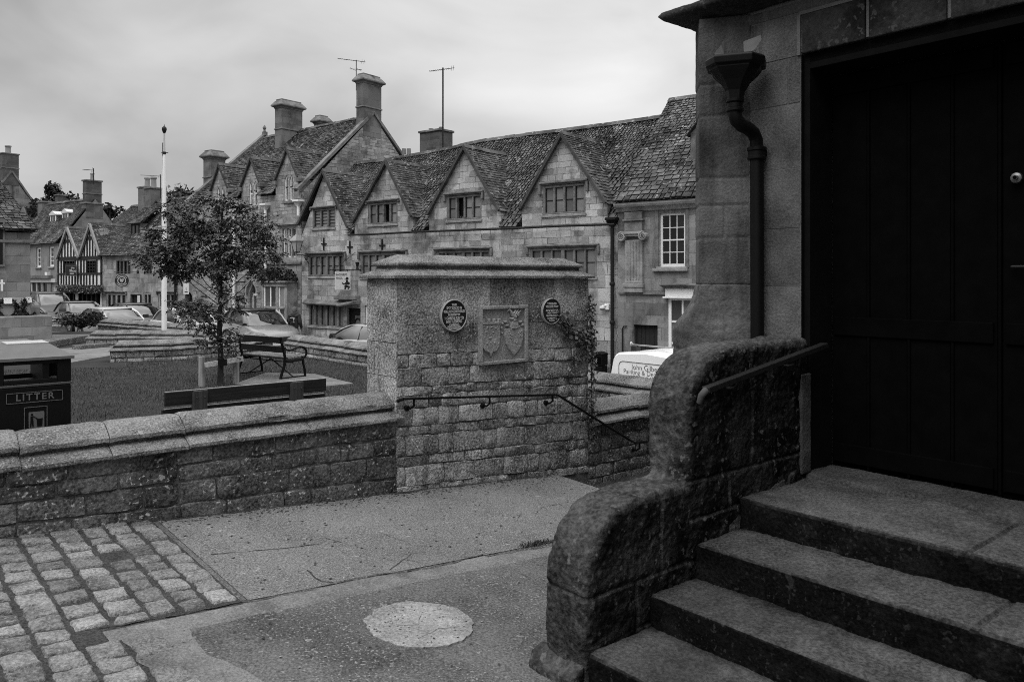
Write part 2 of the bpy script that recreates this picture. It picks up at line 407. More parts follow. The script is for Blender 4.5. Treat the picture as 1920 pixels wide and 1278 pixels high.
for L_, w in (([(395,1040),(520,1030),(605,1020)], .006), ([(575,1070),(600,1090),(625,1093)], .005), ([(610,1010),(640,1018)], .004), ([(712,1000),(760,1016)], .003), ([(800,1035),(770,1040),(730,1070)], .003),
              ([(1005,962),(1020,950),(1050,945),(1060,953)], .003), ([(760,1050),(800,1058)], .002)):
    crack(mb, [gpx(*p) for p in L_], w, .009, 1)
for _ in range(260):     # grit and leaf crumbs lying about
    a, b = R.uniform(1.95, 6.1), R.uniform(4.8, 6.5); s = R.uniform(.003, .012)
    mb.quad(*[uv(a+x*s, b+y*s*R.uniform(.5,1), zg(a,b)+.010) for x, y in ((-1,-.7),(1,-1),(.8,1),(-1,.9))], .5, 1)
n = 130  # soil ribbon along the wall base, also a painted contact shadow
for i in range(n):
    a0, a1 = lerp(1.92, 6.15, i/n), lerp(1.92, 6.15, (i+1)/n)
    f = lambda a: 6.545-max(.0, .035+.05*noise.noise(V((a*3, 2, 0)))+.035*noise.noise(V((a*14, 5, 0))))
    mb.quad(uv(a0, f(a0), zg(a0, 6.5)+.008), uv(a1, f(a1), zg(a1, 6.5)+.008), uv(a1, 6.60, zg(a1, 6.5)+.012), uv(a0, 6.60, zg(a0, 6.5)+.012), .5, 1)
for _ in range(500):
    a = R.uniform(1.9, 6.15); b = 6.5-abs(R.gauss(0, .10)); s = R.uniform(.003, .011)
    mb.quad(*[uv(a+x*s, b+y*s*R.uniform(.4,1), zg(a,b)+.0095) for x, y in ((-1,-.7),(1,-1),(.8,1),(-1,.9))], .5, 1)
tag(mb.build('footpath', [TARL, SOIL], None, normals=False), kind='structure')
# concrete channel strip between the two tarmacs
mb = MB(); u = 1.08
while u < 4.5:
    L = R.uniform(.5, 1.1); w0 = .17 if u < 3.2 else lerp(.17, .05, (u-3.2)/1.3)
    n = 16
    for i in range(n):
        a0, a1 = u+L*i/n, u+L*(i+1)/n
        e = [4.55+noise.noise(V((a*2, 1, 0)))*.05+noise.noise(V((a*9, 1, 0)))*.025 for a in (a0, a1)]; g = [4.55+w0+noise.noise(V((a*1.7, 7, 0)))*.06+noise.noise(V((a*8, 7, 0)))*.025 for a in (a0, a1)]
        mb.quad(uv(a0,e[0],zg(a0,4.6)+.0075), uv(a1,e[1],zg(a1,4.6)+.0075), uv(a1,g[1],zg(a1,4.6)+.0075), uv(a0,g[0],zg(a0,4.6)+.0075), R.uniform(.35,.6))
        mb.quad(uv(a0,e[0]-.03,zg(a0,e[0])-.002), uv(a1,e[1]-.03,zg(a1,e[1])-.002), uv(a1,e[1],zg(a1,4.6)+.0075), uv(a0,e[0],zg(a0,4.6)+.0075), .45)
    for i in range(9):
        a0 = u+L*i/9; q0, q1 = [4.55+w0+.006+noise.noise(V((a*1.7, 7, 0)))*.06+noise.noise(V((a*8, 7, 0)))*.025 for a in (a0, a0+L/9)]; crack(mb, [(a0, q0), (a0+L/9, q1)], R.uniform(.003,.012), .011, 1)
    u += L
n = 40      # rough concrete haunch between the setts and the dark tarmac
for i in range(n):
    v0, v1 = lerp(2.6, 4.56, i/n), lerp(2.6, 4.56, (i+1)/n)
    f = lambda v, s, o: o+max(0, 4.2-v)*.2+noise.noise(V((v*2.2, s, 0)))*.07+noise.noise(V((v*9, s, 0)))*.03
    q = [(f(v0, 3, 1.14), v0), (f(v0, 8, 1.46), v0), (f(v1, 8, 1.46), v1), (f(v1, 3, 1.14), v1)]
    mb.quad(*[uv(a, b, zg(a, b)+.0065) for a, b in q], .45)
tag(mb.build('kerb_strip', [KERBC, SOIL], None, normals=False), kind='structure')
# sandstone setts
mb = MB()
def sett(u0, u1, v0, v1):
    j = .020; c = [[u0+R.uniform(-j,j)*.5, v0+R.uniform(-j,j)*.7], [u1+R.uniform(-j,j)*.5, v0+R.uniform(-j,j)*.7], [u1+R.uniform(-j,j)*.5, v1+R.uniform(-j,j)*.7], [u0+R.uniform(-j,j)*.5, v1+R.uniform(-j,j)*.7]]
    tone = min(.85, max(.12, R.gauss(.52, .17))); h = R.uniform(.011, .021); ph = R.uniform(0, 90); tx, ty = R.uniform(-.012,.012), R.uniform(-.012,.012)
    if R.random() < .06: tone = .12
    W, D = u1-u0, v1-v0; cc = .016
    A = [0, .3*cc/W, .65*cc/W, cc/W]+[lerp(cc/W, 1-cc/W, i/7) for i in range(1, 7)]+[1-cc/W, 1-.65*cc/W, 1-.3*cc/W, 1]
    B = [0, .3*cc/D, .65*cc/D, cc/D]+[lerp(cc/D, 1-cc/D, i/6) for i in range(1, 6)]+[1-cc/D, 1-.65*cc/D, 1-.3*cc/D, 1]
    vs = []; kn = [R.uniform(0, .022) for _ in range(4)]
    for s in A:
        for t in B:
            a = lerp(lerp(c[0][0], c[1][0], s), lerp(c[3][0], c[2][0], s), t); b = lerp(lerp(c[0][1], c[1][1], s), lerp(c[3][1], c[2][1], s), t)
            es, et = min(s, 1-s)*W, min(t, 1-t)*D; e = min(es, et, max(0, es+et-kn[(s > .5)+2*(t > .5)])); dome = 1-(1-min(1, e/cc))**2.2
            k = max(0, 1-e/.03); ed, eb = noise.noise(V((a*20, b*20, ph)))*.013*k, noise.noise(V((a*20, b*20, ph+30)))*.013*k
            rel = noise.noise(V((a*8, b*8, ph)))*.006 + noise.noise(V((a*24, b*24, ph)))*.005 + noise.noise(V((a*60, b*60, ph)))*.002
            vs.append(uv(a+ed, b+eb, zg(a,b) - .006 + (h+.008)*dome + (rel + tx*(s-.5) + ty*(t-.5))*dome))
    m = len(B); mb.add(vs, [(i*m+k, (i+1)*m+k, (i+1)*m+k+1, i*m+k+1) for i in range(len(A)-1) for k in range(m-1)], tone)
col = 0; u = -1.6
while u < 1.80:
    w = R.uniform(.160, .192); v = 2.6 + R.uniform(0, .2)
    while v < 6.6:
        d = R.uniform(.15, .22)
        cu, cv = u+w/2, v+d/2
        lim = 1.86 if cv > 4.72 else 1.34+.05*math.sin(cv*7)+max(0, 4.2-cv)*.2
        va, vb = v+.011, v+d-.009
        if u+w > 1.10:       # trimmed to the concrete strip
            if cv > 4.63: va = max(va, 4.745)
            else: vb = min(vb, 4.535)
        if cu < lim - .06 and vb-va > .06 and R.random() > .012: sett(u+.009, min(u+w-.008, 1.86), va, vb)
        v += d
    u += w + .006
tag(mb.build('cobbled_paving', SETT, None, smooth=True, angle=0, normals=False), kind='structure')
mb = MB()
for a0, a1, b0, b1 in ((-1.9, 1.86, 4.70, 6.62), (-1.9, 1.20, 2.5, 4.70)):
    for i in range(10):
        for jj in range(6):
            p, q, r_, s_ = lerp(a0,a1,i/10), lerp(a0,a1,(i+1)/10), lerp(b0,b1,jj/6), lerp(b0,b1,(jj+1)/6)
            mb.quad(*[uv(a, b, zg(a,b)+.004) for a, b in ((p,r_),(q,r_),(q,s_),(p,s_))])
tag(mb.build('joint_soil_ground', SOIL, None, normals=False), kind='structure')
# pale disc of concrete, with its ragged rim
mb = MB(); c0 = gpx(787, 1170); n = 140; pts = []
for k in range(n):
    t = 2*math.pi*k/n; r_ = .318*(1+.06*noise.noise(V((math.cos(t)*2.2, math.sin(t)*2.2, 3)))+.05*noise.noise(V((math.cos(t)*6, math.sin(t)*6, 5)))+.03*noise.noise(V((math.cos(t)*17, math.sin(t)*17, 5))))
    a, b = c0[0]+r_*math.cos(t), c0[1]+r_*math.sin(t); pts.append((a, b))
mb.add([uv(a, b, zg(a,b)+.010) for a, b in pts]+[uv(*c0, zg(*c0)+.012)], [(k, (k+1) % n, n) for k in range(n)])
for k in range(n):
    a, b = pts[k]; c, d = pts[(k+1) % n]
    mb.quad(uv(a,b,zg(a,b)+.010), uv(c,d,zg(c,d)+.010), uv(c,d,zg(c,d)-.01), uv(a,b,zg(a,b)-.01))
for (x_, y_, x2, y2) in ((-.2,.05,-.02,-.02),(-.02,-.02,.1,.12),(.1,.12,.24,.1),(-.12,-.18,.05,-.12),(.05,-.12,.2,-.16)): crack(mb, [(c0[0]+x_, c0[1]+y_), (c0[0]+x2, c0[1]+y2)], .0016, .0125, 1)
for _ in range(90):
    t, q = R.uniform(0, 6.283), math.sqrt(R.random())*.3; a, b = c0[0]+q*math.cos(t), c0[1]+q*math.sin(t); s = R.uniform(.002, .007)
    mb.quad(*[uv(a+x*s, b+y*s*R.uniform(.4,1), zg(a,b)+.0128) for x, y in ((-1,-.7),(1,-1),(.8,1),(-1,.9))], .5, 1)
tag(mb.build('concrete_patch_pavement', [CONC, SOIL], None, normals=False), kind='structure')
# specks, chips and litter flecks on the dark tarmac
mb = MB()
for _ in range(420):
    a, b = R.uniform(.9, 5.0), R.uniform(2.6, 4.5); s = R.uniform(.003, .010); br = R.random() < .3
    mb.quad(*[uv(a+x*s*R.uniform(.6,1.3), b+y*s*R.uniform(.4,1), zg(a,b)+.007) for x, y in ((-1,-.7),(1,-1),(.8,1),(-1,.9))], .5, 1 if br else 0)
tag(mb.build('pavement_grit', [SOIL, CONC], None, normals=False), kind='stuff')
# ================================================================ plaza lawn and paving behind the low wall
ZL = -2.0
LP = [(-22, 7.0), (9.25, 7.0), (9.25, 20.4), (8.4, 21.2), (8.6, 26), (7.5, 33.2), (-22, 46)]
mb = MB(); n = len(LP)
mb.add([uv(a, b, ZL) for a, b in LP]+[uv(a, b, -4.2) for a, b in LP], [tuple(range(n))]+[(i, (i+1) % n, (i+1) % n+n, i+n) for i in range(n)])
tag(mb.build('lawn', TURF, None), kind='structure')
def zpx(px, py, z=ZL): return at(px, py, (CY-py) and z*F/(CY-py))
# paved walk between the garden walls and the memorial
def slab_area(name, pix, h, mat, split=None):
    mb = MB(); P = [zpx(x, y, ZL+h) for x, y in pix]; n = len(P)
    mb.add(P+[V((p.x, p.y, ZL-.1)) for p in P], [tuple(range(n))]+[(i, (i+1) % n, (i+1) % n+n, i+n) for i in range(n)])
    return tag(mb.build(name, mat, None), kind='structure')
slab_area('path', [(-40,640),(75,640),(100,627),(178,626),(186,634),(160,636),(90,646),(60,660),(-40,668)], .05, PAVE)
slab_area('walk_path', [(60,656),(150,651),(230,647),(230,662),(138,678),(60,690)], .03, PAVE)
mb = MB()       # low stone edging beside the walk
for (a, b, h) in (((84,655),(165,640),.20), ((150,657),(205,652),.14)):
    p, q = zpx(*a), zpx(*b); d = (q-p).normalized(); nrm = V((-d.y, d.x, 0))
    for o0, o1, z0, z1 in ((0, .35, 0, h),):
        mb.bar(p+nrm*.17+V((0,0,h/2)), q+nrm*.17+V((0,0,h/2)), .34, h)
solo('walk_edging', mb, RUBBLED, 'low dark stone edging beside the paved walk', 'edging', bevel=.02)
# ================================================================ low garden walls with two-tiered copings
CP = [(.0,-.002),(-.05,-.002),(-.058,.006),(-.056,.030),(-.03,.043),(.03,.070),(.088,.092),(.090,.112),(.042,.114),(.034,.120),(.035,.148),(.05,.160),(.11,.196),(.17,.228),(.205,.240)]     # half section: (distance in from the face, height)
def cope_section(w): return CP + [(w-a, b) for a, b in reversed(CP)]
def coping(mb, x0, x1, w, z0, y0=0.0, tone=.5, gap=.003, cl=0.0, cr=0.0, step=.035):
    sec = cope_section(w); tone = min(.8, max(.25, R.gauss(.5, .12))); ph = R.uniform(0, 99); dz, dy = R.uniform(-.006,.006), R.uniform(-.005,.005); tl = R.uniform(-.006,.006)
    n = max(2, int((x1-x0)/step)); rings = []
    for i in range(n+1):
        t = i/n; x = lerp(x0+gap, x1-gap, t); ring = []; e = min(t, 1-t)*(x1-x0)
        for k, (a, b) in enumerate(sec):
            p = V((x*7, a*7, b*7+ph)); d = noise.noise(p)*.003+noise.noise(p*3)*.0025+noise.noise(p*8)*.0018
            lip = k in (2,3,9,10) or len(sec)-1-k in (2,3,9,10)
            chip = max(0, noise.noise(V((x*5, ph, k*.15)))-.28)*.05 if lip else 0
            rd = .008*max(0, 1-e/.02)*(1 if b > .0 else 0)
            xx = x+(cl*b*max(0, 1-t*n/3) if cl else 0)+(cr*b*max(0, 1-(1-t)*n/3) if cr else 0)
            s = 1 if k < len(sec)/2 else -1
            ring.append((xx, y0+a+s*(chip+rd*.5)+d*s+dy, z0+b+d-rd+dz+tl*(t-.5)))
        rings.append(ring)
    mb.loft(rings, tone)
def coursed(mb, L, zb, zt, hs, wr, y0=0.0, gap=.010, cham=.014, proud=(.0, .03), rough=.012, x0=0.0, tmu=.5, tsd=.17, seed=0, wide_top=None):
    """courses of separate stones on the plane y=y0 facing -y; zb,zt give bottom and top height along x"""
    rr = random.Random(seed); tot = sum(hs); t = 0.0
    for r, h in enumerate(hs):
        T0, T1 = t/tot, (t+h)/tot; t += h
        x = x0 - rr.uniform(0, wr[0]*.5); lo, hi = wr if not (wide_top and r in wide_top) else wide_top[r]
        while x < L - .02:
            w = rr.uniform(lo, hi)
            if L-(x+w) < lo*.5: w = L-x
            a, b = max(x0, x), min(L, x+w); x += w
            if b-a < .03: continue
            tall = (wide_top and r in wide_top)
            g = gap*(.35 if tall else rr.uniform(.6, 1.5)); p = rr.uniform(*proud)*(.25 if tall else 1); c = cham*(.4 if tall else 1)
            tone = min(.95, max(.08, rr.gauss(tmu, tsd)))
            W_, H0 = b-a-2*g, h-2*g; cc = min(c, W_*.3, H0*.3) or .003
            nx, nz = max(2, int(W_/.05)), max(2, int(H0/.045)); vs = []; ph = rr.uniform(0, 50)
            S_ = [0, .35*cc/W_, cc/W_]+[lerp(cc/W_, 1-cc/W_, i/nx) for i in range(1, nx)]+[1-cc/W_, 1-.35*cc/W_, 1]
            Q_ = [0, .35*cc/H0, cc/H0]+[lerp(cc/H0, 1-cc/H0, i/nz) for i in range(1, nz)]+[1-cc/H0, 1-.35*cc/H0, 1]
            nx, nz = len(S_)-1, len(Q_)-1
            sk = [rr.uniform(-.014, .014)*(0 if tall else 1) for _ in range(4)]; tx, tz = rr.uniform(-.02,.02)*(0 if tall else 1), rr.uniform(-.03,.03)*(0 if tall else 1)
            cr_ = [rr.uniform(0, .028)*(0 if tall else 1) for _ in range(4)]     # knocked-off corners
            for i in range(nx+1):
                for k in range(nz+1):
                    s, q = S_[i], Q_[k]
                    X = lerp(a+g, b-g, s); zz0 = lerp(zb(X), zt(X), T0)+g+lerp(sk[0], sk[1], s)*.5; zz1 = lerp(zb(X), zt(X), T1)-g+lerp(sk[2], sk[3], s)*.5
                    Z = lerp(zz0, zz1, q)
                    ex_, ez_ = min(s, 1-s)*W_, min(q, 1-q)*H0
                    e = min(ex_, ez_)
                    kc = cr_[(1 if s > .5 else 0)+(2 if q > .5 else 0)]; e2 = (ex_+ez_) - kc
                    dome = min(1, max(0, min(e, e2))/cc); dome = math.sqrt(dome)
                    wv = V((X*9, Z*9, ph)); d = -p*dome + .012*(1-dome) - noise.noise(wv)*rough*dome - noise.noise(wv*2.6)*rough*.6*dome + (tx*(s-.5)+tz*(q-.5))*.6*dome
                    ex = noise.noise(V((X*16, Z*16, ph+9)))*.010*(1 if not tall else .2)*max(0, 1-e/(.03))
                    vs.append((X+ex, y0+d, Z+ex))
            fs = [(i*(nz+1)+k, (i+1)*(nz+1)+k, (i+1)*(nz+1)+k+1, i*(nz+1)+k+1) for i in range(nx) for k in range(nz)]
            mb.add(vs, fs, tone)
# --- near low wall (left of the pier): face at v=6.55
V0, V1 = 6.55, 7.07
PU0, PU1 = 4.08, 6.70        # pier from u to u
w1 = thing('garden_wall', 'low rubble wall with two-tiered lichened coping beside the cobbles', 'wall', uv(-3.2, V0, -2.2), UA)
B1 = V((-3.2, 0, -2.2))
mb = MB(); Lw = PU0+3.2
coursed(mb, Lw, lambda x: zg(x-3.2, V0)+2.2-.03, lambda x: .86, [.15,.19,.14,.16], (.2, .52), seed=4, tmu=.5, tsd=.11, proud=(.0,.014), rough=.012, gap=.005, cham=.008)
mb.build('wall_face', RUBBLED, w1, smooth=True, angle=50, normals=False)
mb = MB(); mb.box(0, Lw, .012, V1-V0-.01, -.6, .84); mb.build('wall_core', MORTAR, w1)
x = 0.0; rr = random.Random(3); mbs = MB()
while x < Lw+.02:
    L = rr.uniform(.55, 1.15)
    if Lw-(x+L) < .4: L = Lw+.06-x
    coping(mbs, x, x+L, V1-V0, .845, 0, 0.5)
    x += L
mbs.build('coping', COPE, w1, smooth=True, angle=32)
# --- the pier
pier = thing('stone_pier', 'tall broad stone pier with hipped two-tier coping carrying two round plaques', 'pier', uv(PU0, V0, -2.35), UA)
PD = .56; Lp = PU1-PU0; zb = lambda x: zg(x+PU0, V0)+2.35-.03
mb = MB()
hs = [.09,.21,.11,.22,.10,.19,.14,.09,.20,.15,.31,.50]
coursed(mb, Lp, zb, lambda x: 2.35, hs, (.13, .46), seed=24, proud=(0,.010), rough=.009, gap=.0026, cham=.006, wide_top={11: (.55, .95), 10: (.35, .8)}, tmu=.55, tsd=.21)
# left return: smooth ashlar
m2 = MB(); coursed(m2, PD, lambda x: .35, lambda x: 2.35, [.62,.42,.33,.62], (.3, .56), seed=8, gap=.006, cham=.008, proud=(0,.006), rough=.008, wide_top={0:(.5,.6),1:(.3,.4),2:(.25,.5),3:(.5,.6)}, tmu=.46, tsd=.08)
m2.xf(Matrix.Translation((0, PD, 0)) @ Matrix.Rotation(-math.pi/2, 4, 'Z')); put(mb, m2, Matrix.Identity(4))
ntone = len(mb.t)-len(m2.t); mb.t[ntone:] = m2.t
m3 = MB(); coursed(m3, PD, lambda x: -.9, lambda x: 2.35, [.3]*8+[.4,.5], (.2, .45), seed=9, gap=.008, proud=(0,.01), rough=.008, tmu=.5)
m3.xf(Matrix.Translation((Lp, 0, 0)) @ Matrix.Rotation(math.pi/2, 4, 'Z')); k0 = len(mb.t); put(mb, m3, Matrix.Identity(4)); mb.t[k0:] = m3.t
mb.build('pier_face', RUBBLE, pier, smooth=True, angle=50, normals=False)
mb = MB(); mb.box(.012, Lp-.012, .012, PD-.012, -.6, 2.345); mb.build('pier_core', MORTAR, pier)
def hipcap(x0, x1, y0, y1, z, tiers):
    mb = MB(); rings = []
    for o, h in tiers: rings.append([(x0+o, y0+o, z+h), (x1-o, y0+o, z+h), (x1-o, y1-o, z+h), (x0+o, y1-o, z+h)])
    mb.loft(rings); return mb
worn(hipcap(0, Lp, 0, PD, 2.35, [(.01,-.002),(-.06,.0),(-.062,.03),(.075,.098),(.078,.122),(.035,.124),(.035,.155),(.20,.235)]), 'pier_coping', COPE, pier, .010, .005, 9, 0, 5, 0, .006, 1.3, joints=lambda c: max(0, .012*(1-min(abs(c.x-.62), abs(c.x-1.37), abs(c.x-2.05))/.012)))
# --- low wall right of the pier, going down with the stair
w2 = thing('stair_wall', 'lower rubble wall with lichened coping running on right of the pier', 'wall', uv(PU1, V0, -3.4), UA)
Lr = 9.13-PU1
mb = MB(); coursed(mb, Lr, lambda x: -.2, lambda x: 1.68, [.15,.14,.16,.15,.14,.15,.16,.15,.14,.15,.16,.16], (.16,.36), x0=.0, seed=31, tmu=.5, tsd=.18, proud=(0,.014), rough=.009, gap=.005, cham=.008)
mb.build('wall_face', RUBBLED, w2, smooth=True, angle=50, normals=False)
mb = MB(); mb.box(0, Lr, .012, .5, -.8, 1.67); mb.build('wall_core', MORTAR, w2)
mbs = MB(); coping(mbs, .01, .95, .52, 1.67); coping(mbs, .95, 1.75, .52, 1.67); coping(mbs, 1.75, Lr-.1, .52, 1.67)
mbs.build('coping', COPE, w2, smooth=True, angle=32)
# descending stair beyond the pavement edge
mb = MB()
for i in range(7): mb.box(6.17+.32*i+.002, 9.6, 3.9, 6.54, -4.2, -2.27-.15*(i+1))
solo('stone_stair', mb, STEPM, 'flight of stone steps going down beside the low wall right of the pier', 'steps', (0,0,0), UA, bevel=.012)
# --- road-side wall of the lawn
def wall_run(name, label, pts, ztop, zbot, w, seed, mat=RUBBLE, lseg=(.6, 1.1), vox=.03):
    """a low coped wall along (X,Y) points; its face is on the right-hand side of the run"""
    o = thing(name, label, 'wall', (pts[0][0], pts[0][1], zbot))
    B = V((pts[0][0], pts[0][1], 0)); mbf = MB(); mbc = MB(); mbk = MB(); rr = random.Random(seed)
    for i, (p, q) in enumerate(zip(pts, pts[1:])):
        p, q = V((p[0], p[1], 0))-B, V((q[0], q[1], 0))-B; L = (q-p).length; ang = math.atan2(q.y-p.y, q.x-p.x)
        M = T(p.x, p.y, 0, ang); H = ztop-zbot-.25
        m = MB(); coursed(m, L, lambda x: 0, lambda x: H, [.15]*max(2, int(H/.15)), (.2,.5), seed=seed+i, rough=.008, cham=.012, proud=(0,.02)); k0 = len(mbf.t); put(mbf, m, M); mbf.t[k0:] = m.t
        m = MB(); coursed(m, L, lambda x: 0, lambda x: H, [.15]*max(2, int(H/.15)), (.2,.5), seed=seed+i+70, rough=.008, cham=.012, proud=(0,.02)); m.xf(T(L, w, 0, math.pi)); k0 = len(mbf.t); put(mbf, m, M); mbf.t[k0:] = m.t
        m = MB(); m.box(0, L, .012, w-.012, -1.5, H-.005); put(mbk, m, M)
        x = 0
        m = MB()
        while x < L-.01:
            d = rr.uniform(*lseg)
            if L-(x+d) < .4: d = L-x
            first, last = (i == 0 and x == 0), (i == len(pts)-2 and x+d >= L-.01)
            coping(m, x-(.05 if first else 0), x+d+(.05 if last else 0), w, H, cl=(.9 if first else 0), cr=(-.9 if last else 0), step=.09); x += d
        k0 = len(mbc.t); put(mbc, m, M); mbc.t[k0:] = m.t
        if i in (0, len(pts)-2):     # closed wall ends
            for xe, sgn in (((0, -1),) if i == 0 else ())+(((L, 1),) if i == len(pts)-2 else ()):
                m = MB(); m.box(xe-.02 if sgn > 0 else xe, xe if sgn > 0 else xe+.02, .0, w, -.5, H-.01); k0 = len(mbf.t); put(mbf, m, M)
    mbf.build('wall_face', mat, o, smooth=True, angle=50); mbk.build('wall_core', MORTAR, o)
    mbc.build('coping', COPE, o, smooth=True, angle=32)
    return o
def XY(u, v): p = uv(u, v); return (p.x, p.y)
wall_run('garden_wall', 'low coped stone wall between the far lawn edge and the parked cars', [XY(9.13, 20.3), XY(9.13, 6.6)], -1.50, -2.1, .52, 41)
wall_run('garden_wall', 'low coped stone wall behind the sapling with a bend and blunt end', [(-9.62, 19.05), (-8.35, 19.55), XY(8.55, 20.55)], -1.50, -2.08, .52, 52)
wall_run('garden_wall', 'short coped stone wall at the foot of the white flagpole', [(-12.35, 23.1), (-9.2, 23.0), (-7.3, 21.2)], -1.50, -2.08, .5, 63)
wall_run('garden_wall', 'long coped stone wall in front of the silver parked car', [(-15.5, 29.8), (-10.35, 25.6), (-7.0, 21.6)], -1.49, -2.08, .5, 74)
wall_run('garden_wall', 'far low stone wall below the dark people carrier', [(-24, 38.5), (-17.2, 36.2)], -1.78, -2.3, .45, 85)
# ================================================================ town hall, steps and parapet (right foreground)
WU = 5.10; DU = 5.43; JV = 2.93; OV = .62; PV0 = 2.862
th = thing('town_hall', 'dark sooty stone town hall front with a deep black doorway', 'building', uv(WU, JV, -2.2), UA)
def tl(u, v, z): return V((u-WU, v-JV, z+2.2))
ZT = 5.2; ZH = 1.55; ZS = -1.35           # wall top, head of the opening, landing
def ashlar_wall(mb, v0, v1, z0, z1, u=WU, hs=.34, seed=1):
    rr = random.Random(seed); z = z0; row = 0
    while z < z1-.02:
        h = hs*1.15*rr.uniform(.8, 1.2); h = min(h, z1-z)
        if z1-(z+h) < .12: h = z1-z
        v = v0 - rr.uniform(0, .4)
        while v < v1-.01:
            w = rr.uniform(.45, .95)
            a, b = max(v0, v), min(v1, v+w); v += w
            if v1-v < .15 and v < v1: b = v1; v = v1
            if b-a < .02: continue
            p = rr.uniform(-.001, .004); tone = min(.9, max(.15, rr.gauss(.5, .2)))
            n, m = max(2, int((b-a)/.07)), max(2, int(h/.07)); vs = []
            for i in range(n+1):
                for k in range(m+1):
                    y, zz = lerp(a+.0045, b-.0045, i/n), lerp(z+.0045, z+h-.0045, k/m)
                    e = min(i, n-i, k, m-k)
                    d = -p - (noise.noise(V((y*5, zz*5, seed)))*.006+noise.noise(V((y*17, zz*17, seed)))*.003)*(1 if e else .4) + (.006 if e == 0 else 0)
                    vs.append(tl(u+d, y, zz))
            mb.add(vs, [(i*(m+1)+k, (i+1)*(m+1)+k, (i+1)*(m+1)+k+1, i*(m+1)+k+1) for i in range(n) for k in range(m)], tone)
        z += h; row += 1
mb = MB()
ashlar_wall(mb, JV+.005, 3.72, -2.4, ZH, seed=3); ashlar_wall(mb, OV-5.5, 3.72, ZH+.30, 1.93, seed=5)
ashlar_wall(mb, OV-5.5, OV, -2.4, ZH+.3, seed=6); ashlar_wall(mb, OV-5.5, 3.66, 2.12, ZT, seed=7); ashlar_wall(mb, JV, 3.72, ZH, ZH+.30, seed=9)
mb.build('wall', ASHLAR, th, smooth=True, angle=50)
mb = MB()                                    # the body behind the facing
def tbox(mb, u0, u1, v0, v1, z0, z1, tone=.5):
    a, b = tl(u0, v0, z0), tl(u1, v1, z1); mb.box(a.x, b.x, a.y, b.y, a.z, b.z, tone)
tbox(mb, WU+.008, 11.5, JV+.004, 3.70, -4.2, ZT); tbox(mb, WU+.008, 11.5, OV-5.5, OV, -4.2, ZT)
tbox(mb, WU+.008, 11.5, OV+.002, JV+.002, ZH+.02, ZT-.003); tbox(mb, DU+.16, 11.4, OV+.001, JV, -4.1, ZH+.015)
mb.build('inner_wall', LINTM, th)
mb = MB()                                    # lintel course, pale pointed joints
rr = random.Random(4); v = JV+.0
while v > OV-.5:
    w = rr.uniform(.42, .62); a, b = tl(WU-.012, v-w+.012, ZH+.005), tl(WU+.02, v-.012, ZH+.275)
    mb.box(a.x, b.x, a.y, b.y, a.z, b.z, rr.uniform(.3, .55)); v -= w
mb.build('lintel', SOOT, th, bevel=.008)
mb = MB(); tbox(mb, WU-.011, WU+.01, OV-.5, JV+.012, ZH+.276, ZH+.300); tbox(mb, WU-.011, WU+.01, JV+.001, JV+.026, ZH-.0, ZH+.276); mb.build('pointing', LINTM, th)
# string course: sloping top, hollow under, round the corner
mb = MB(); sec = [(0, 1.93), (-.05, 1.95), (-.24, 1.985), (-.27, 2.02), (-.25, 2.05), (-.04, 2.13), (0, 2.14)]
rings = []
for v in (OV-5.5, 3.72): rings.append([tl(WU+a, v+(-a if v > 0 else 0), z) for a, z in sec])
rings.append([tl(8.0, 3.72-a, z) for a, z in sec]); mb.loft(rings)
worn(mb, 'string_course', SOOT, th, .025, .008, 6, 1, 9)
# diagonal corner buttress on a flared plinth
PL = [(5.10, 3.343), (4.907, 3.643), (5.15, 3.86), (5.75, 3.86), (5.75, 3.343)]
PB = [(5.04, 3.20), (5.035, 3.262), (4.80, 3.69), (5.02, 3.98), (5.75, 3.98), (5.75, 3.20)]
mb = MB(); rings = []
P6 = [(5.10, 3.33)]+PL
for z in (1.94, -.05): rings.append([tl(a, b, z) for a, b in P6])
mb.loft(rings)
BJ = [2.2+z for z in (1.45, 1.21, .75, .545, .30)]
worn(mb, 'buttress', ASHLAR, th, .0125, .004, 5, 1, 2, .006, joints=lambda c: max(0, .012*(1-min([abs(c.z-j+noise.noise(V(c)*3)*.008) for j in BJ]+([abs(c.y-.56)] if 2.5 < c.z < 2.745 else [9]))/.012)), face_tone=lambda n, c: .42+.16*math.sin(7.3*sum(c.z > j for j in BJ))+.10*noise.noise(V(c)*3))
mb = MB(); rings = []
for z, f in ((-.04, .02), (-.12, .10), (-.20, .28), (-.28, .58), (-.34, .88), (-.40, 1), (-2.4, 1)):
    rings.append([tl(lerp(p[0], q[0], f), lerp(p[1], q[1], f), z) for p, q in zip(P6, PB)])
mb.loft(rings); worn(mb, 'plinth', ASHLAR, th, .0125, .006, 8, 1, 4, .004, joints=lambda c: max(0, .012*(1-abs(c.z-1.66+noise.noise(V(c)*3)*.01)/.012)), face_tone=lambda n, c: .30+.35*max(0, n.z)+.2*noise.noise(V(c)*5), pits=.005)
mb = MB(); ashlar_wall(mb, -2.0, -1.75, -2.4, -2.3, u=1.4, seed=12); tbox(mb, 1.2, WU-.02, -6.0, -1.75, -4.2, 6.4); mb.build('added_sky_blocker', ASHLAR, th)  # added wing out of view, blocks sky light from door, steps and parapet
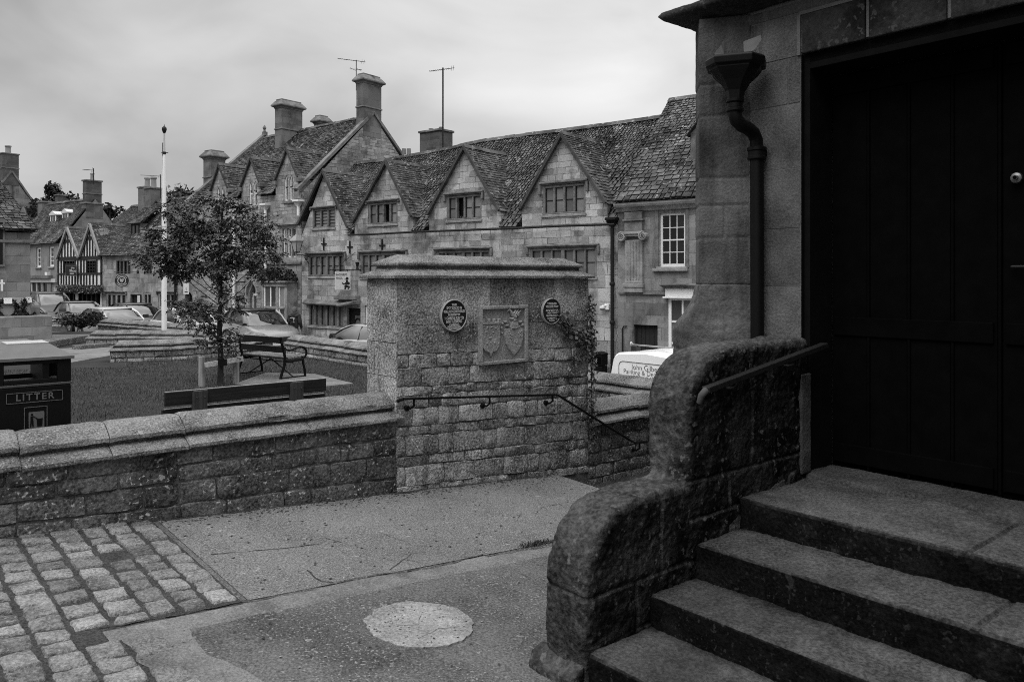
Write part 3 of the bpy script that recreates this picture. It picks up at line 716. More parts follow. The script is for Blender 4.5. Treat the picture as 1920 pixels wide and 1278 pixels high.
# door case and doors
mb = MB()
f0 = .10
tbox(mb, WU-.0, DU+.02, JV-.006, JV+.0, ZS, ZH)      # boarded reveal
fw = .10
for (a0, a1, b0, b1) in ((JV-.05, JV-.006, ZS, ZH), (OV+.006, OV+.05, ZS, ZH), (OV+.05, JV-.05, ZH-.10, ZH)):
    tbox(mb, WU+.03, DU, a0, a1, b0, b1)
tbox(mb, WU+.03, WU+.10, OV+.05, JV-.05, ZH-.06, ZH-.002)
fr_ = mb.build('door_frame', FRAMEM, th, bevel=.006)
MEET = 1.79
for k, (a, b, nm) in enumerate(((MEET+.003, JV-.055, 'door'), (OV+.055, MEET-.003, 'door'))):
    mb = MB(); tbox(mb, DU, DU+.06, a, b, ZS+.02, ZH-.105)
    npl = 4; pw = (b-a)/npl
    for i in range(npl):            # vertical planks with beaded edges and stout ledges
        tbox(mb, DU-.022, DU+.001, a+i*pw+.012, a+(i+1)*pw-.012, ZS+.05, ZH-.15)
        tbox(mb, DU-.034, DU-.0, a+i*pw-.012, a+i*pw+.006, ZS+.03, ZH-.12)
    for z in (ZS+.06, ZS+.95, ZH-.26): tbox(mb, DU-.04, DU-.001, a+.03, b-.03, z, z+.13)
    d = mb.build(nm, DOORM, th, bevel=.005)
    if k == 1:
        mb = MB(); p = tl(DU-.04, MEET-.10, .60); mb.lathe([(.030,0),(.034,-.012),(.030,-.03),(.016,-.035),(.014,-.05)], (0,0,0), 20, 'x')
        mb.xf(T(p.x, p.y, p.z)); kb = mb.build('knob', m_plain('worn_brass', .16, .35, .5, .2, 20, .8), d, smooth=True)
        mb = MB(); mb.lathe([(.011,-.048),(.011,-.053)], (p.x,p.y,p.z), 12, 'x'); mb.build('dark_centre', DOORM, kb)  # dark disc paints the shade of the knob's hollow centre
        mb = MB(); p = tl(DU-.04, MEET-.085, .07); mb.tube([p, p+V((-.05,0,0)), p+V((-.055,-.10,0)), p+V((-.05,-.12,-.005))], .009)
        mb.build('handle', IRON, d, smooth=True)
mb = MB(); tbox(mb, WU-.06, DU+.01, OV-.02, JV-.02, ZS-.3, ZS+.022)
worn(mb, 'threshold', STEPM, th, .025, .008, 5, 1, 7)
# --- cast iron rainwater head and pipe
pp = at(1419, 640, 5.72)
rp = thing('rainwater_pipe', 'black cast iron rainwater pipe with a flared hopper head on the sooty wall', 'drainpipe', (pp.x, pp.y, pp.z-1.3))
def rl(px, py, Z): return at(px, py, Z) - V(rp.location)
mb = MB(); mb.tube([rl(1419, 292, 5.72), rl(1420, 640, 5.72), rl(1420, 900, 5.72)], .048, 16); mb.build('pipe', BLACK, rp, smooth=True)
mb = MB(); pts = [rl(1378,200,5.62), rl(1378,214,5.62), rl(1381,226,5.62), rl(1390,235,5.64), rl(1404,242,5.67), rl(1413,250,5.70), rl(1418,262,5.72), rl(1419,292,5.72)]
mb.tube(pts, .047, 16); mb.build('swan_neck', BLACK, rp, smooth=True)
for (x, y0, y1, Z, r_) in ((1378, 186, 193, 5.62, .062), (1378, 193, 204, 5.62, .054), (1378, 203, 210, 5.62, .060), (1419, 276, 284, 5.72, .068), (1419, 283, 296, 5.72, .060), (1419, 293, 300, 5.72, .067)):
    mb = MB(); a, b = rl(x, y0, Z), rl(x, y1, Z); mb.lathe([(r_*.9, b.z), (r_, b.z+.006), (r_, a.z-.006), (r_*.9, a.z)], (a.x, a.y, 0), 18); mb.build('collar', BLACK, rp, smooth=True)
a = rl(1419, 287, 5.72); mb = MB(); e = uv(.10, -.10)
mb.bar(a, a+V((.14, .07, 0)), .05, .05); mb.bar(a+V((.10, .0, -.03)), a+V((.14, .10, -.03)), .05, .09); mb.build('bracket', BLACK, rp, bevel=.006)
mb = MB(); cx = rl(1378, 150, 5.60); rings = []
for px_y, hw, hd in ((188, .052, .052), (170, .062, .06), (152, .10, .09), (138, .15, .12), (130, .172, .135), (127, .172, .135), (124, .20, .155), (112, .205, .16), (108, .19, .15)):
    z = rl(1378, px_y, 5.60).z; h = .6
    rings.append([(cx.x+a_*hw, cx.y+b_*hd+.02, z) for a_, b_ in ((-1,1),(-1,-.25),(-.62,-1),(.62,-1),(1,-.25),(1,1))])
mb.loft(rings)
M = T(cx.x, cx.y, 0) @ Matrix.Rotation(math.radians(-20), 4, 'Z') @ T(-cx.x, -cx.y, 0); mb.xf(M); mb.build('hopper', BLACK, rp, bevel=.006)
def leaf_sheet(pts, Z):
    P = [rl(x, y, Z+dz) for x, y, dz in pts]; mb = MB(); n = len(P)
    mb.add(P+[p+V((.0, .006, 0)) for p in P], [tuple(range(n)), tuple(range(2*n-1, n-1, -1))]+[(i, (i+1) % n, (i+1) % n+n, i+n) for i in range(n)]); return mb
leaf_sheet([(1343,112,-.02),(1340,100,0),(1352,84,.02),(1358,76,.05),(1357,100,0),(1358,108,-.02)], 5.56).build('lead_flashing', LEAD, rp)
leaf_sheet([(1395,105,-.03),(1394,78,.08),(1412,76,.06),(1426,66,.0),(1428,74,-.03),(1416,92,-.05)], 5.56).build('lead_flashing', LEAD, rp)
# --- stone steps
st = thing('stone_steps', 'broad worn stone steps climbing to the black doorway', 'steps', uv(2.92, PV0, -2.1), UA)
NZ = [(4.243, -1.350, 'landing'), (3.790, -1.530, 'step'), (3.398, -1.735, 'step'), (2.920, -1.912, 'step')]
def tread_wear_shade(n, c): return min(1, max(.0, .0+.74*max(0, n.z)**2+.34*noise.noise(V(c)*1.9)*max(0, n.z)+.08*noise.noise(V(c)*6)-.30*max(0, n.z)*(max(0, 1-(BACK[0]-c.x)/.09)+max(0, 1+(c.y)/.10))))    # treads scoured by feet, sky light on them and shade on risers painted in
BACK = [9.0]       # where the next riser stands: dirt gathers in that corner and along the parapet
for i, (u0, z, nm) in enumerate(NZ):
    BACK[0] = (NZ[i-1][0] if i else 5.36)-2.92
    vv = [-1.6, -.4, .55, 1.35, PV0-.006] if i else [-1.6, .2, 1.55, PV0-.006]
    mb = MB()
    for a, b in zip(vv, vv[1:]):
        ue = (NZ[i-1][0]+.12) if i else WU+.05
        mb.box(u0-2.92, ue-2.92, a-PV0+.004, b-PV0-.004, -.6 if i else z+2.1-.4, z+2.1)
    worn(mb, nm, STEPM, st, .015, .009, 6, 1, 11+i, .012, .010, 1.3, joints=lambda c, J=[a-PV0 for a in vv[1:-1]]: max(0, .012*(1-min([abs(c.y-j) for j in J]+[9])/.014)), face_tone=tread_wear_shade, pits=.004)
# --- rounded parapet beside the steps
pa = thing('stair_parapet', 'thick round-topped stone parapet stepping up beside the stair', 'parapet', uv(2.9, PV0, -2.2), UA)
prof = [(2.91,-2.5),(2.91,-1.62),(2.925,-1.50),(2.965,-1.39),(3.03,-1.305),(3.12,-1.24),(3.24,-1.198),(3.40,-1.182),(3.757,-1.182),(3.757,-.80),(3.763,-.71),(3.79,-.635),(3.84,-.56),(3.92,-.495),(4.02,-.45),(4.15,-.425),(4.33,-.413),(5.10,-.405),(5.10,-2.5)]
mb = MB(); mb.prism([(a-2.9, b+2.2) for a, b in prof], 'xz', 0, .325)
def pj(c):
    x, y, z = c; d = 9
    for (ax, val, lo, hi) in JT:
        q, r_ = (x, z) if ax == 'x' else (z, x)
        if lo < r_ < hi: d = min(d, abs(q-val+noise.noise(V((x*3, z*3, y*3)))*.012))
    return max(0, .016*(1-d/.014))
JT = [('z',.56,.0,.86),('x',.62,.56,1.1),('x',.40,-.5,.56),('z',1.02,.86,2.3),('x',1.50,1.02,2.0),('z',.80,.86,2.3),('x',1.25,.80,1.02),('x',1.78,.55,.80),('z',.30,.4,2.3),('z',.55,.86,2.3),('x',1.15,.3,.55)]
def top_wear_shade(n, c): return min(1, max(.0, .10+.62*max(0, n.z)+.40*max(0, -n.x)+.22*noise.noise(V(c)*2.2)+.12*noise.noise(V(c)*7)))  # paler top and end, dark inner face: lichen plus painted light and shade
pw_ = worn(mb, 'parapet_wall', SOOTP, pa, .0125, .009, 9, 2, 12, .05, .008, 1.8, joints=pj, face_tone=top_wear_shade, pits=.005)
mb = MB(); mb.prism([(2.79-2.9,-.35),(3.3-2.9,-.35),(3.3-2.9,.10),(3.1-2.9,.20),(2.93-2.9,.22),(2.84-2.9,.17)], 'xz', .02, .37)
worn(mb, 'foot_stone', SOOTP, pa, .015, .016, 8, 1, 15, .02, face_tone=top_wear_shade)
mb = MB(); mb.box(4.965-2.9, 5.095-2.9, -.014, .03, .87, 1.55); worn(mb, 'end_stone', ASHLAR, pa, .012, .004, 7, 1, 3, face_tone=lambda n, c: .12+.2*noise.noise(V(c)*9))
mb = MB()   # rubble patches on the inner face
m = MB(); coursed(m, 1.1, lambda x: .25+.25*x, lambda x: .62+.3*x, [.12,.13,.14], (.16,.34), seed=77, proud=(-.004,.012), rough=.012)
m.xf(T(.95, 0, 0)); put(mb, m, Matrix.Identity(4)); mb.t = list(m.t); mb.build('inner_rubble', SOOTP, pa, smooth=True)
# iron rail against the parapet
hr = thing('handrail', 'flat dark handrail on the parapet beside the doorway', 'handrail', uv(3.78, PV0, -.64), UA)
mb = MB(); y = -.085
mb.bar((.02, y, 0), (1.36, y, .185), .055, .034); mb.build('rail', IRON, hr, bevel=.004)
mb = MB(); mb.tube([(.06, y, -.0), (.015, y, -.006), (-.005, y+.01, -.03), (.0, y+.03, -.075)], [.02,.021,.02,.016], 10); mb.build('scroll_end', LEAD, hr, smooth=True)
for x in (.35, 1.0):
    mb = MB(); mb.tube([(x, y, .14*x-.01), (x, y, .14*x-.06), (x, -.03, .14*x-.075), (x, .01, .14*x-.075)], .010, 8); mb.build('bracket', IRON, hr, smooth=True)
# weeds in the joint by the parapet
mb = MB(); c = gpx(1005, 1021)
for _ in range(260):
    a, b = c[0]+R.gauss(0, .09), c[1]+R.gauss(0, .018); h = R.uniform(.01, .035); p = uv(a, b, zg(a, b)+.006); d = V((R.uniform(-1,1), R.uniform(-1,1), 0)).normalized()*.006
    mb.add([p-d, p+d, p+V((R.uniform(-.02,.02), R.uniform(-.02,.02), h))], [(0,1,2)], R.random())
tag(mb.build('weeds', GRASSM, None, normals=False), kind='stuff')
# ================================================================ things on the pier
FY = V0-.022    # face of the pier
def plaque(name, px, py, r, lines, label):
    Z = V0/(.764-.645*(px-CX)/F); p = at(px, py, Z); u = UX.dot(p)
    o = thing(name, label, 'plaque', uv(u, FY-.006, p.z), UA, 'round plaques on the stone pier')
    mb = MB(); mb.lathe([(r*.93, .012), (r*.93, -.012)], (0,0,0), 48, 'y'); mb.build('plate', PLAQ, o)
    mb = MB(); n = 48; rings = []
    for k in range(n):
        t = 2*math.pi*k/n; rings.append([(math.cos(t)*q, y, math.sin(t)*q) for q, y in ((r*.935,.0),(r*.935,-.018),(r*.965,-.021),(r,-.016),(r,.012))])
    rings.append(rings[0]); mb.loft(rings, caps=False); mb.build('rim', RIMM, o, smooth=True)
    mb = MB()
    for t, z, s, wmax in lines:
        m = text_mb(t, s*r, .003, .004*r); xs = [q[0] for q in m.v]; k = min(1.0, wmax*r/(max(xs)-min(xs)))
        put(mb, m, T(0, -.0145, z*r) @ Matrix.Diagonal((k, 1, 1, 1)))
    mb.build('lettering', LETTER, o)
plaque('round_plaque', 847, 591, .162, [('THIS', .66, .19, 1), ('SPOT IS ALSO IN', .46, .22, 1.15), ('WALL OF COURTHOUSE', .24, .24, 1.62), ('IN MEMORY OF', .04, .17, .9), ('1 CARE & JOB TO', -.17, .25, 1.45), ('NOTTLESHEAD', -.38, .25, 1.2), ('CHAIRMAN', -.58, .15, .75), ('PARISH COUNCIL', -.70, .16, 1.0), ('AND OF OFFICERS', -.83, .15, .8)], 'large round black plaque left of the carved arms on the pier')
plaque('round_plaque', 1030, 583, .146, [('TWINNED', .56, .24, .95), ('WITH THE TOWN', .34, .22, 1.3), ('AS OF 20TH OF', .06, .2, 1.25), ('TWIN TOWNS', -.14, .18, 1.1), ('UNVEILED BY', -.34, .2, 1.2), ('CHAIRMAN', -.54, .18, .9), ('IN YEAR', -.72, .15, .6)], 'small round black plaque right of the carved arms on the pier')
# carved arms in a recessed panel
Zc = V0/(.764-.645*(941-CX)/F); pc = at(941, 628, Zc); uc = UX.dot(pc)
def pf(px, py):
    """photo pixel on the pier face -> local (x,z) of the arms panel"""
    Z = FY/(.764-.645*(px-CX)/F); p = at(px, py, Z); return (UX.dot(p)-uc, p.z-pc.z)
ar = thing('carved_arms', 'square stone panel carved with two coats of arms', 'carving', uv(uc, FY, pc.z), UA)
x0, z1 = pf(898, 574); x1, z0 = pf(987, 677); 
mb = MB()
for a, b, c, d in ((x0, x1, z1-.035, z1), (x0, x1, z0, z0+.035), (x0, x0+.03, z0+.035, z1-.035), (x1-.045, x1, z0+.035, z1-.035)): mb.box(a, b, -.035, .03, c, d)
mb.build('border', CARVE, ar, bevel=.006)
mb = MB(); mb.box(x0+.028, x1-.043, .0, .04, z0+.033, z1-.033); worn(mb, 'ground_panel', CARVE, ar, .008, .003, 12, 1, 2)
def lp(pts): return [pf(x, y) for x, y in pts]
mb = MB(); sh = [(901,609),(934,608),(934.5,640),(933,650),(928,657),(921,660),(918,668),(915.5,661),(907,657),(902,650),(900.5,640)]
mb.prism(lp(sh), 'xz', -.028, .01); mb.prism(lp([(902,604),(935,603),(935,607.5),(902,608.5)]), 'xz', -.034, .0)
for a in (901.5, 911.5, 921, 931): mb.prism(lp([(a,597.5),(a+4.4,597.3),(a+4.4,604),(a,604)]), 'xz', -.033, .0)
mb.build('crowned_shield', CARVE, ar, bevel=.004)
mb = MB(); sh = [(944,616),(978,614.5),(978,632),(974,648),(967,659),(961,665.5),(954,657),(947,645),(943.5,630)]
mb.prism(lp(sh), 'xz', -.03, .01); mb.build('pointed_shield', CARVE, ar, bevel=.004)
mb = MB(); rr = random.Random(5)
def lump(px, py, rx, rz, d=.02, n=10):
    c = pf(px, py); s = .01
    mb.loft([[(c[0]+math.cos(2*math.pi*k/n)*rx*q, -d*h, c[1]+math.sin(2*math.pi*k/n)*rz*q) for k in range(n)] for q, h in ((1, -.2), (.95, .4), (.7, .8), (.3, 1))])
for px, py, rx, rz in ((911,614,.02,.012),(919,613,.022,.010),(926,615,.018,.012),(908,622,.016,.010),(922,623,.024,.011),(916,633,.03,.012),(910,643,.014,.014),(917,642,.012,.014),(924,642,.012,.014),(931,643,.008,.014)): lump(px, py, rx, rz, .038)
for _ in range(26):
    px, py = rr.uniform(947, 975), rr.uniform(619, 650)
    if abs(px-961) < 14-(py-619)*.3: lump(px, py, rr.uniform(.006,.014), rr.uniform(.006,.014), .042)
mb.prism(lp([(956,603),(966,602.5),(967.5,614),(955.5,615)]), 'xz', -.045, 0); lump(961, 600, .035, .022, .05); lump(957, 597, .02, .014, .055)
for px, py, rx, rz in ((946,603,.028,.014),(949,610,.03,.014),(940,606,.012,.014),(974,603,.024,.018),(977,609,.02,.02),(971,612,.02,.012),(938,614,.01,.016),(939,624,.01,.012)): lump(px, py, rx, rz, .034)
# bird crest: neck, breast and raised wing
n0 = pf(951, 590); mb.tube([(pf(949,583)[0], -.02, pf(949,583)[1]), (pf(952,580)[0], -.024, pf(952,580)[1]), (pf(955,583)[0], -.026, pf(955,583)[1]), (pf(957,590)[0], -.028, pf(957,590)[1]), (pf(963,594)[0], -.028, pf(963,594)[1])], [.009,.012,.012,.018,.024], 8)
for a, b in (((960,588),(966,578)),((963,589),(971,578)),((966,590),(975,581)),((967,592),(972,588))): mb.tube([(pf(*a)[0], -.022, pf(*a)[1]), (pf(*b)[0], -.018, pf(*b)[1])], [.015,.006], 6)
mb.build('crest', CARVE, ar, smooth=True)
# wall-mounted handrail
hd = thing('handrail', 'thin black handrail fixed across the pier and down the stair', 'handrail', uv(4.2, V0, -1.2), UA)
def hp(px, py, off): 
    Z = (V0-off)/(.764-.645*(px-CX)/F); p = at(px, py, Z); return V((UX.dot(p)-4.2, -off, p.z+1.2))
mb = MB(); A, B_, C_, D_ = hp(757, 747.5, .09), hp(1044, 739.5, .09), hp(1188, 829, .09), hp(1212, 827, .09)
for p, q in ((A, B_), (B_, C_), (C_, D_)): mb.bar(p, q, .045, .018)
mb.build('rail', BLACK, hd, bevel=.003)
for px in (776, 918, 1036, 1199):
    x = hp(px, 745, .09); t = (px-757)/(1044-757); z = lerp(A.z, B_.z, t) if px < 1100 else D_.z
    mb = MB(); mb.tube([(x.x, -.09, z-.008), (x.x, -.09, z-.07), (x.x-.02, -.06, z-.095), (x.x-.03, -.01, z-.095), (x.x-.03, .02, z-.095)], .011, 8)
    mb.lathe([(.028, .0), (.03, -.02), (.018, -.03)], (x.x-.03, .0, z-.095), 12, 'y'); mb.build('bracket', BLACK, hd, smooth=True)
mb = MB(); a = hp(757, 750, .05); mb.tube([A, A+V((-.02,.03,-.012)), A+V((-.01,.09,-.03))], .016, 8); mb.build('end_bend', BLACK, hd, smooth=True)
# ivy at the pier's right end
iv = thing('ivy', 'ivy creeping over the right end of the pier', 'ivy', uv(PU1, V0, -.9), UA)
mb = MB(); st_ = MB(); rr = random.Random(8)
path = [(.03, -.02, -1.0), (.035, -.02, -.6), (.03, -.02, -.1), (.02, -.03, .18), (.03, .0, .45), (.035, .05, .70)]
side = [(.02, -.03, .15), (-.12, -.035, .22), (-.25, -.03, .30), (-.42, -.03, .36), (-.5, -.03, .46)]
for P, n, s in ((path, 620, .036), (side, 420, .05), ([(.03, -.02, .2), (-.1, -.03, .05), (-.22, -.03, .0)], 170, .05)):
    st_.tube(P, .006, 5)
    for _ in range(n):
        k = rr.random()*(len(P)-1); i = int(k); p = V(P[i]).lerp(V(P[i+1]), k-i) + V((rr.gauss(0,s), rr.gauss(-.012,.015), rr.gauss(0, s)))
        a = rr.uniform(.016, .034); nrm = V((rr.gauss(.2,.5), rr.gauss(-1,.5), rr.gauss(.4,.5))).normalized(); t = nrm.cross(V((0,0,1))).normalized(); b = nrm.cross(t); ro = rr.uniform(0,6.28)
        t, b = t*math.cos(ro)+b*math.sin(ro), b*math.cos(ro)-t*math.sin(ro)
        mb.add([p-b*a, p+t*a*.8, p+b*a*.3+t*a*.3, p+b*a, p+b*a*.3-t*a*.3, p-t*a*.8], [(0,1,2,3,4,5)], rr.random())
mb.build('leaves', IVYM, iv, normals=False); st_.build('stem', BARK, iv)
# ================================================================ litter bin
bv = 7.42; Zb = bv/(.764-.645*(137-CX)/F); pb = at(137, 665, Zb); bu1 = UX.dot(pb); BW = .60
bn = thing('litter_bin', 'large black litter bin with hipped lid behind the low wall', 'bin', uv(bu1-BW/2, bv+.29, -1.98), UA)
zt = pb.z+1.98            # eaves of the lid
def bz(py): return at(137, py, Zb).z+1.98
h, y0 = BW/2-.012, -.29
mb = MB(); zb1 = bz(716); zb0 = 0.0
mb.box(-h, h, y0+.012, .278, .04, zb1-.012); mb.build('body', BLACK, bn, bevel=.012)
mb = MB(); mb.box(-h-.008, h+.008, y0+.004, .286, zb1-.012, zb1+.008); mb.build('band', m_plain('grey_band', .05, .5, .4, .2, 20), bn, bevel=.004)
mb = MB(); zo0, zo1 = zb1+.045, zt-.06     # four posts and rails round the openings
for sx in (-1, 1):
    for sy in (-1, 1): mb.box(*(sorted((sx*h, sx*(h-.10)))), *(sorted((sy*.278, sy*.225))), zb1+.008, zt-.03)
for sy in (-1, 1):
    mb.box(-h+.1, h-.1, *(sorted((sy*.278, sy*.235))), zb1+.008, zo0); mb.box(-h+.1, h-.1, *(sorted((sy*.278, sy*.235))), zo1, zt-.03)
mb.box(.08, .13, y0+.02, .27, zb1+.008, zt-.031)
mb.build('hood', BLACK, bn, bevel=.005)
mb = MB(); rings = []
for q, z in ((1.0, zt-.03), (1.03, zt-.028), (1.03, zt-.005), (.98, zt+.002), (.50, zt+.095), (.47, zt+.10)): rings.append([(a*BW/2*q, b*.29*q, z) for a, b in ((-1,-1),(1,-1),(1,1),(-1,1))])
mb.loft(rings); mb.build('lid', m_plain('grey_plastic_lid', .10, .55, .4, .3, 12), bn)
mb = MB(); mb.box(-.15, .15, -.14, .14, zt+.095, zt+.107); mb.build('stub_plate', m_plain('scuffed_metal', .36, .45, .5, .3, 20), bn, bevel=.004)
lx = -(137-68)/ (F/Zb*1.12) + BW/2; lz = bz(738)
mb = MB(); put(mb, text_mb('LITTER', .074, .006, .001, 0, 1.25), T(lx, y0+.008, lz)); mb.build('lettering', DIMLET, bn)
mb = MB()
for a, b, c, d in ((lx-.20, lx+.20, lz+.038, lz+.042), (lx-.20, lx+.20, lz-.042, lz-.038), (lx-.20, lx-.196, lz-.042, lz+.042), (lx+.196, lx+.20, lz-.042, lz+.042)): mb.box(a, b, y0+.006, y0+.013, c, d)
qx, qz = lx+.005, bz(781)
for a, b, c, d in ((qx-.082, qx+.082, qz+.108, qz+.112), (qx-.082, qx-.078, qz-.25, qz+.11), (qx+.078, qx+.082, qz-.25, qz+.11)): mb.box(a, b, y0+.006, y0+.013, c, d)
mb.build('raised_border', DIMLET, bn)
mb = MB(); mb.prism([(qx-.045,qz-.06),(qx+.055,qz-.06),(qx+.06,qz-.055),(qx+.06,qz+.065),(qx+.055,qz+.07),(qx-.045,qz+.07),(qx-.05,qz+.065),(qx-.05,qz-.055)], 'xz', y0+.006, y0+.012); mb.build('sticker', m_plain('dull_sticker', .10, .5, .4, .1, 10), bn)
mb = MB(); Y0, Y1 = y0+.002, y0+.007      # pictogram: a person dropping litter in a bin
def q_(pts): mb.prism([(qx+a, qz+b) for a, b in pts], 'xz', Y0, Y1)
q_([(-.028+.009*math.cos(k*.7854), .050+.009*math.sin(k*.7854)) for k in range(8)])
q_([(-.038,.038),(-.022,.038),(-.018,.0),(-.016,-.05),(-.024,-.05),(-.028,-.012),(-.034,-.05),(-.042,-.05),(-.038,.0)]); q_([(-.024,.034),(-.020,.038),(.012,.018),(.010,.012)])
q_([(.006,.008),(.048,.008),(.044,-.048),(.010,-.048)]); q_([(.002,.014),(.05,.014),(.05,.010),(.002,.010)])
mb.build('pictogram', BLACK, bn)
# ================================================================ benches
b1 = thing('park_bench', 'black plank bench backing onto the low wall with two wide uprights', 'bench', uv(2.54, 8.5, ZL), UA)
L = 1.80
for z0, z1, y in ((.69, .835, 0), (.52, .655, .03)):
    mb = MB(); mb.box(-.02 if z0 < .6 else 0, L, y, y+.045, z0, z1); mb.build('back_board', TIMB, b1, bevel=.006)
    mb = MB(); mb.box(.003, L-.003, y+.003, y+.042, z1-.001, z1+.003); mb.build('board_top', TIMBT, b1)
for x in (.34, 1.42):
    mb = MB(); mb.prism([(.0,0),(.06,0),(.03,.80),(-.03,.832),(-.052,.832),(-.052,.45)], 'yz', x-.07, x+.07); mb.xf(T(0, -.005, 0)); sup = mb.build('upright', m_wood('grey_upright', .025, .05, 'z'), b1, bevel=.006)
    for dx in (-.04, .04): mb = MB(); mb.lathe([(.009,-.06),(.009,-.066)], (x+dx, 0, .765), 10, 'y'); mb.build('bolt', LEAD, sup)
    mb = MB(); mb.box(x-.05, x+.05, .03, .48, .40, .45); mb.box(x-.05, x+.05, .40, .46, 0, .40); mb.build('support', m_wood('grey_upright_wood', .025, .05, 'z'), b1, bevel=.005)
for k in range(4): mb = MB(); mb.box(0, L, .05+k*.115, .15+k*.115, .45, .49); mb.build('seat_board', TIMB, b1, bevel=.005)
# far bench with cast iron scroll ends
pb2 = at(450, 706, 16.5); ang2 = math.atan2(-.60, .80)
b2 = thing('park_bench', 'black slatted bench with scrolled iron arms and crossed braces', 'bench', (pb2.x, pb2.y, ZL+.03), ang2)
BL = 1.42
def iron_end(x):
    mb = MB(); w = .045
    def ln(pts, r=.022): mb.tube([(x, a, b) for a, b in pts], r, 8)
    ln([(-.06,0),(-.03,.10),(.03,.25),(.05,.40),(.02,.55),(-.03,.70),(-.06,.82)], .028)            # back leg and upright
    ln([(.54,0),(.53,.12),(.49,.26),(.47,.37),(.5,.40)], .024)                                        # front leg
    ln([(.03,.36),(.15,.33),(.3,.345),(.45,.35),(.50,.39)], .032)
    ln([(-.02,.66),(.05,.57),(.16,.545),(.28,.57),(.40,.605),(.50,.585),(.565,.52),(.57,.45),(.53,.38)], .022)   # scrolled arm
    ln([(-.06,.01),(.54,.01)], .016)
    return mb
for x in (0, BL): iron_end(x).build('iron_end', BLACK, b2, smooth=True)
for z, y in ((.755, -.055), (.565, .005)):
    mb = MB(); mb.box(-.05, BL+.05, y-.0, y+.035, z-.06, z+.06); mb.build('back_slat', TIMB, b2, bevel=.006)
    mb = MB(); mb.box(-.047, BL+.047, y+.003, y+.032, z+.059, z+.064); mb.build('slat_top', TIMBT, b2)
for k in range(6):
    mb = MB(); y = .03+k*.082; mb.box(-.02, BL+.02, y, y+.062, .385+.004*k, .41+.004*k); mb.build('seat_slat', TIMBT if k else TIMB, b2, bevel=.004)
mb = MB()
mb.tube([(0, .24, .02), (BL*.5, .24, .34), (BL, .24, .02)], .013, 6); mb.tube([(.0, .24, .30), (BL, .24, .30)], .010, 6); mb.build('brace', BLACK, b2, smooth=True)
mb = MB(); 
P = [zpx(x, y, ZL) for x, y in ((498,701),(590,703),(662,721),(560,732),(440,722))]; mb.add([p+V((0,0,.03)) for p in P]+[p-V((0,0,.1)) for p in P], [(0,1,2,3,4)]+[(i,(i+1)%5,(i+1)%5+5,i+5) for i in range(5)])
tag(mb.build('slab_path', PAVE, None), kind='structure')
# ================================================================ flagpole
pf_ = at(308, 600, 24.4)
fp = thing('flagpole', 'tall white flagpole with a dark ball finial', 'flagpole', (pf_.x, pf_.y, ZL))
def fz(py): return at(308, py, 24.4).z-ZL
mb = MB(); mb.lathe([(.079, 0), (.076, fz(520)), (.066, fz(420)), (.055, fz(330)), (.042, fz(298)), (.036, fz(290))], (0,0,0), 16); mb.build('pole', WHITE, fp, smooth=True)
mb = MB(); mb.lathe([(.034, fz(290)), (.026, fz(258)), (.026, fz(248))], (0,0,0), 12); mb.build('top_mast', m_plain('grey_white_paint', .42, .5, .3, .2, 30), fp, smooth=True)
mb = MB(); mb.lathe([(.03, fz(250)), (.05, fz(247.5)), (.072, fz(243)), (.065, fz(239.5)), (.03, fz(237.5)), (.012, fz(236)), (.004, fz(233))], (0,0,0), 14); mb.build('finial', IRON, fp, smooth=True)
mb = MB(); z = fz(286); mb.tube([(-.10, 0, z), (.12, 0, z-.01)], .012, 6); mb.tube([(-.05, 0, z-.10), (-.05, 0, z+.30)], .010, 6); mb.lathe([(.05, z-.05), (.05, z+.02)], (0,0,0), 12); mb.build('truck', IRON, fp)
mb = MB(); mb.tube([(-.085, -.02, 1.0), (-.07, -.02, fz(330)), (-.05, 0, fz(290))], .006, 5); mb.build('halyard', m_plain('rope', .5, .8), fp)
# ================================================================ the stone row across the street
SLATE = m_stone('stone_slates', .028, .125, 1.2, 26, .55, .5, .42, 7, .45, grit=.3, bstr=.6)
SLATED = m_stone('dark_stone_slates', .03, .12, 1.6, 26, .6, .3, .35, 7, .35, grit=.4, bstr=.6)
VERGE = m_stone('mossy_verge', .03, .09, 3, 40, .3, 0, grit=.4)
WALLB = m_masonry('pale_coursed_limestone', .09, .56, .10, .46, .20, .010, .06, .5, .6, grit=.4, bstr=.9)
WALLG = m_masonry('squared_rubble_limestone', .09, .47, .10, .34, .15, .014, .06, .35, .4, grit=.45, bstr=.9)
WALLA = m_masonry('stained_ashlar', .09, .32, .12, .8, .36, .007, .02, .6, .5, grit=.4, bstr=.7)
WALLE = m_masonry('cottage_limestone', .10, .44, .12, .5, .24, .011, .05, .4, .4, grit=.4)
WALLM = m_masonry('memorial_ashlar', .10, .30, .08, .62, .27, .007, .02, .2, .25)
RENDER = m_masonry('rendered_wall', .16, .26, .2, 1.3, .6, .003, .02, .35, .35)
TRIM = m_stone('dressed_limestone', .17, .34, 3, 45, .25, 0, .4, 30, .35, grit=.3)
TRIMD = m_stone('weathered_dressing', .09, .22, 3, 45, .25, 0, .3, 30, .4, grit=.3)
BRICK = m_masonry('chimney_brick', .05, .13, .12, .22, .075, .008, .01, .1, .3)
STACK = m_masonry('chimney_stone', .08, .20, .08, .6, .3, .006, .02, .3, .4)
GLASS = m_glass('window_glass', .006, .24); GLASSD = m_glass('dark_window_glass', .004, .03)
PLASTER = m_plain('white_plaster', .62, .8, .2, .08, 6)
OAK = m_plain('blackened_oak', .016, .7, .3, .3, 12)
LGREY = m_plain('pale_grey_paint', .45, .5, .4, .06, 8)
POT = m_plain('clay_pot', .2, .8, .2, .2, 10)
WANG = math.atan2(-.603, .798)
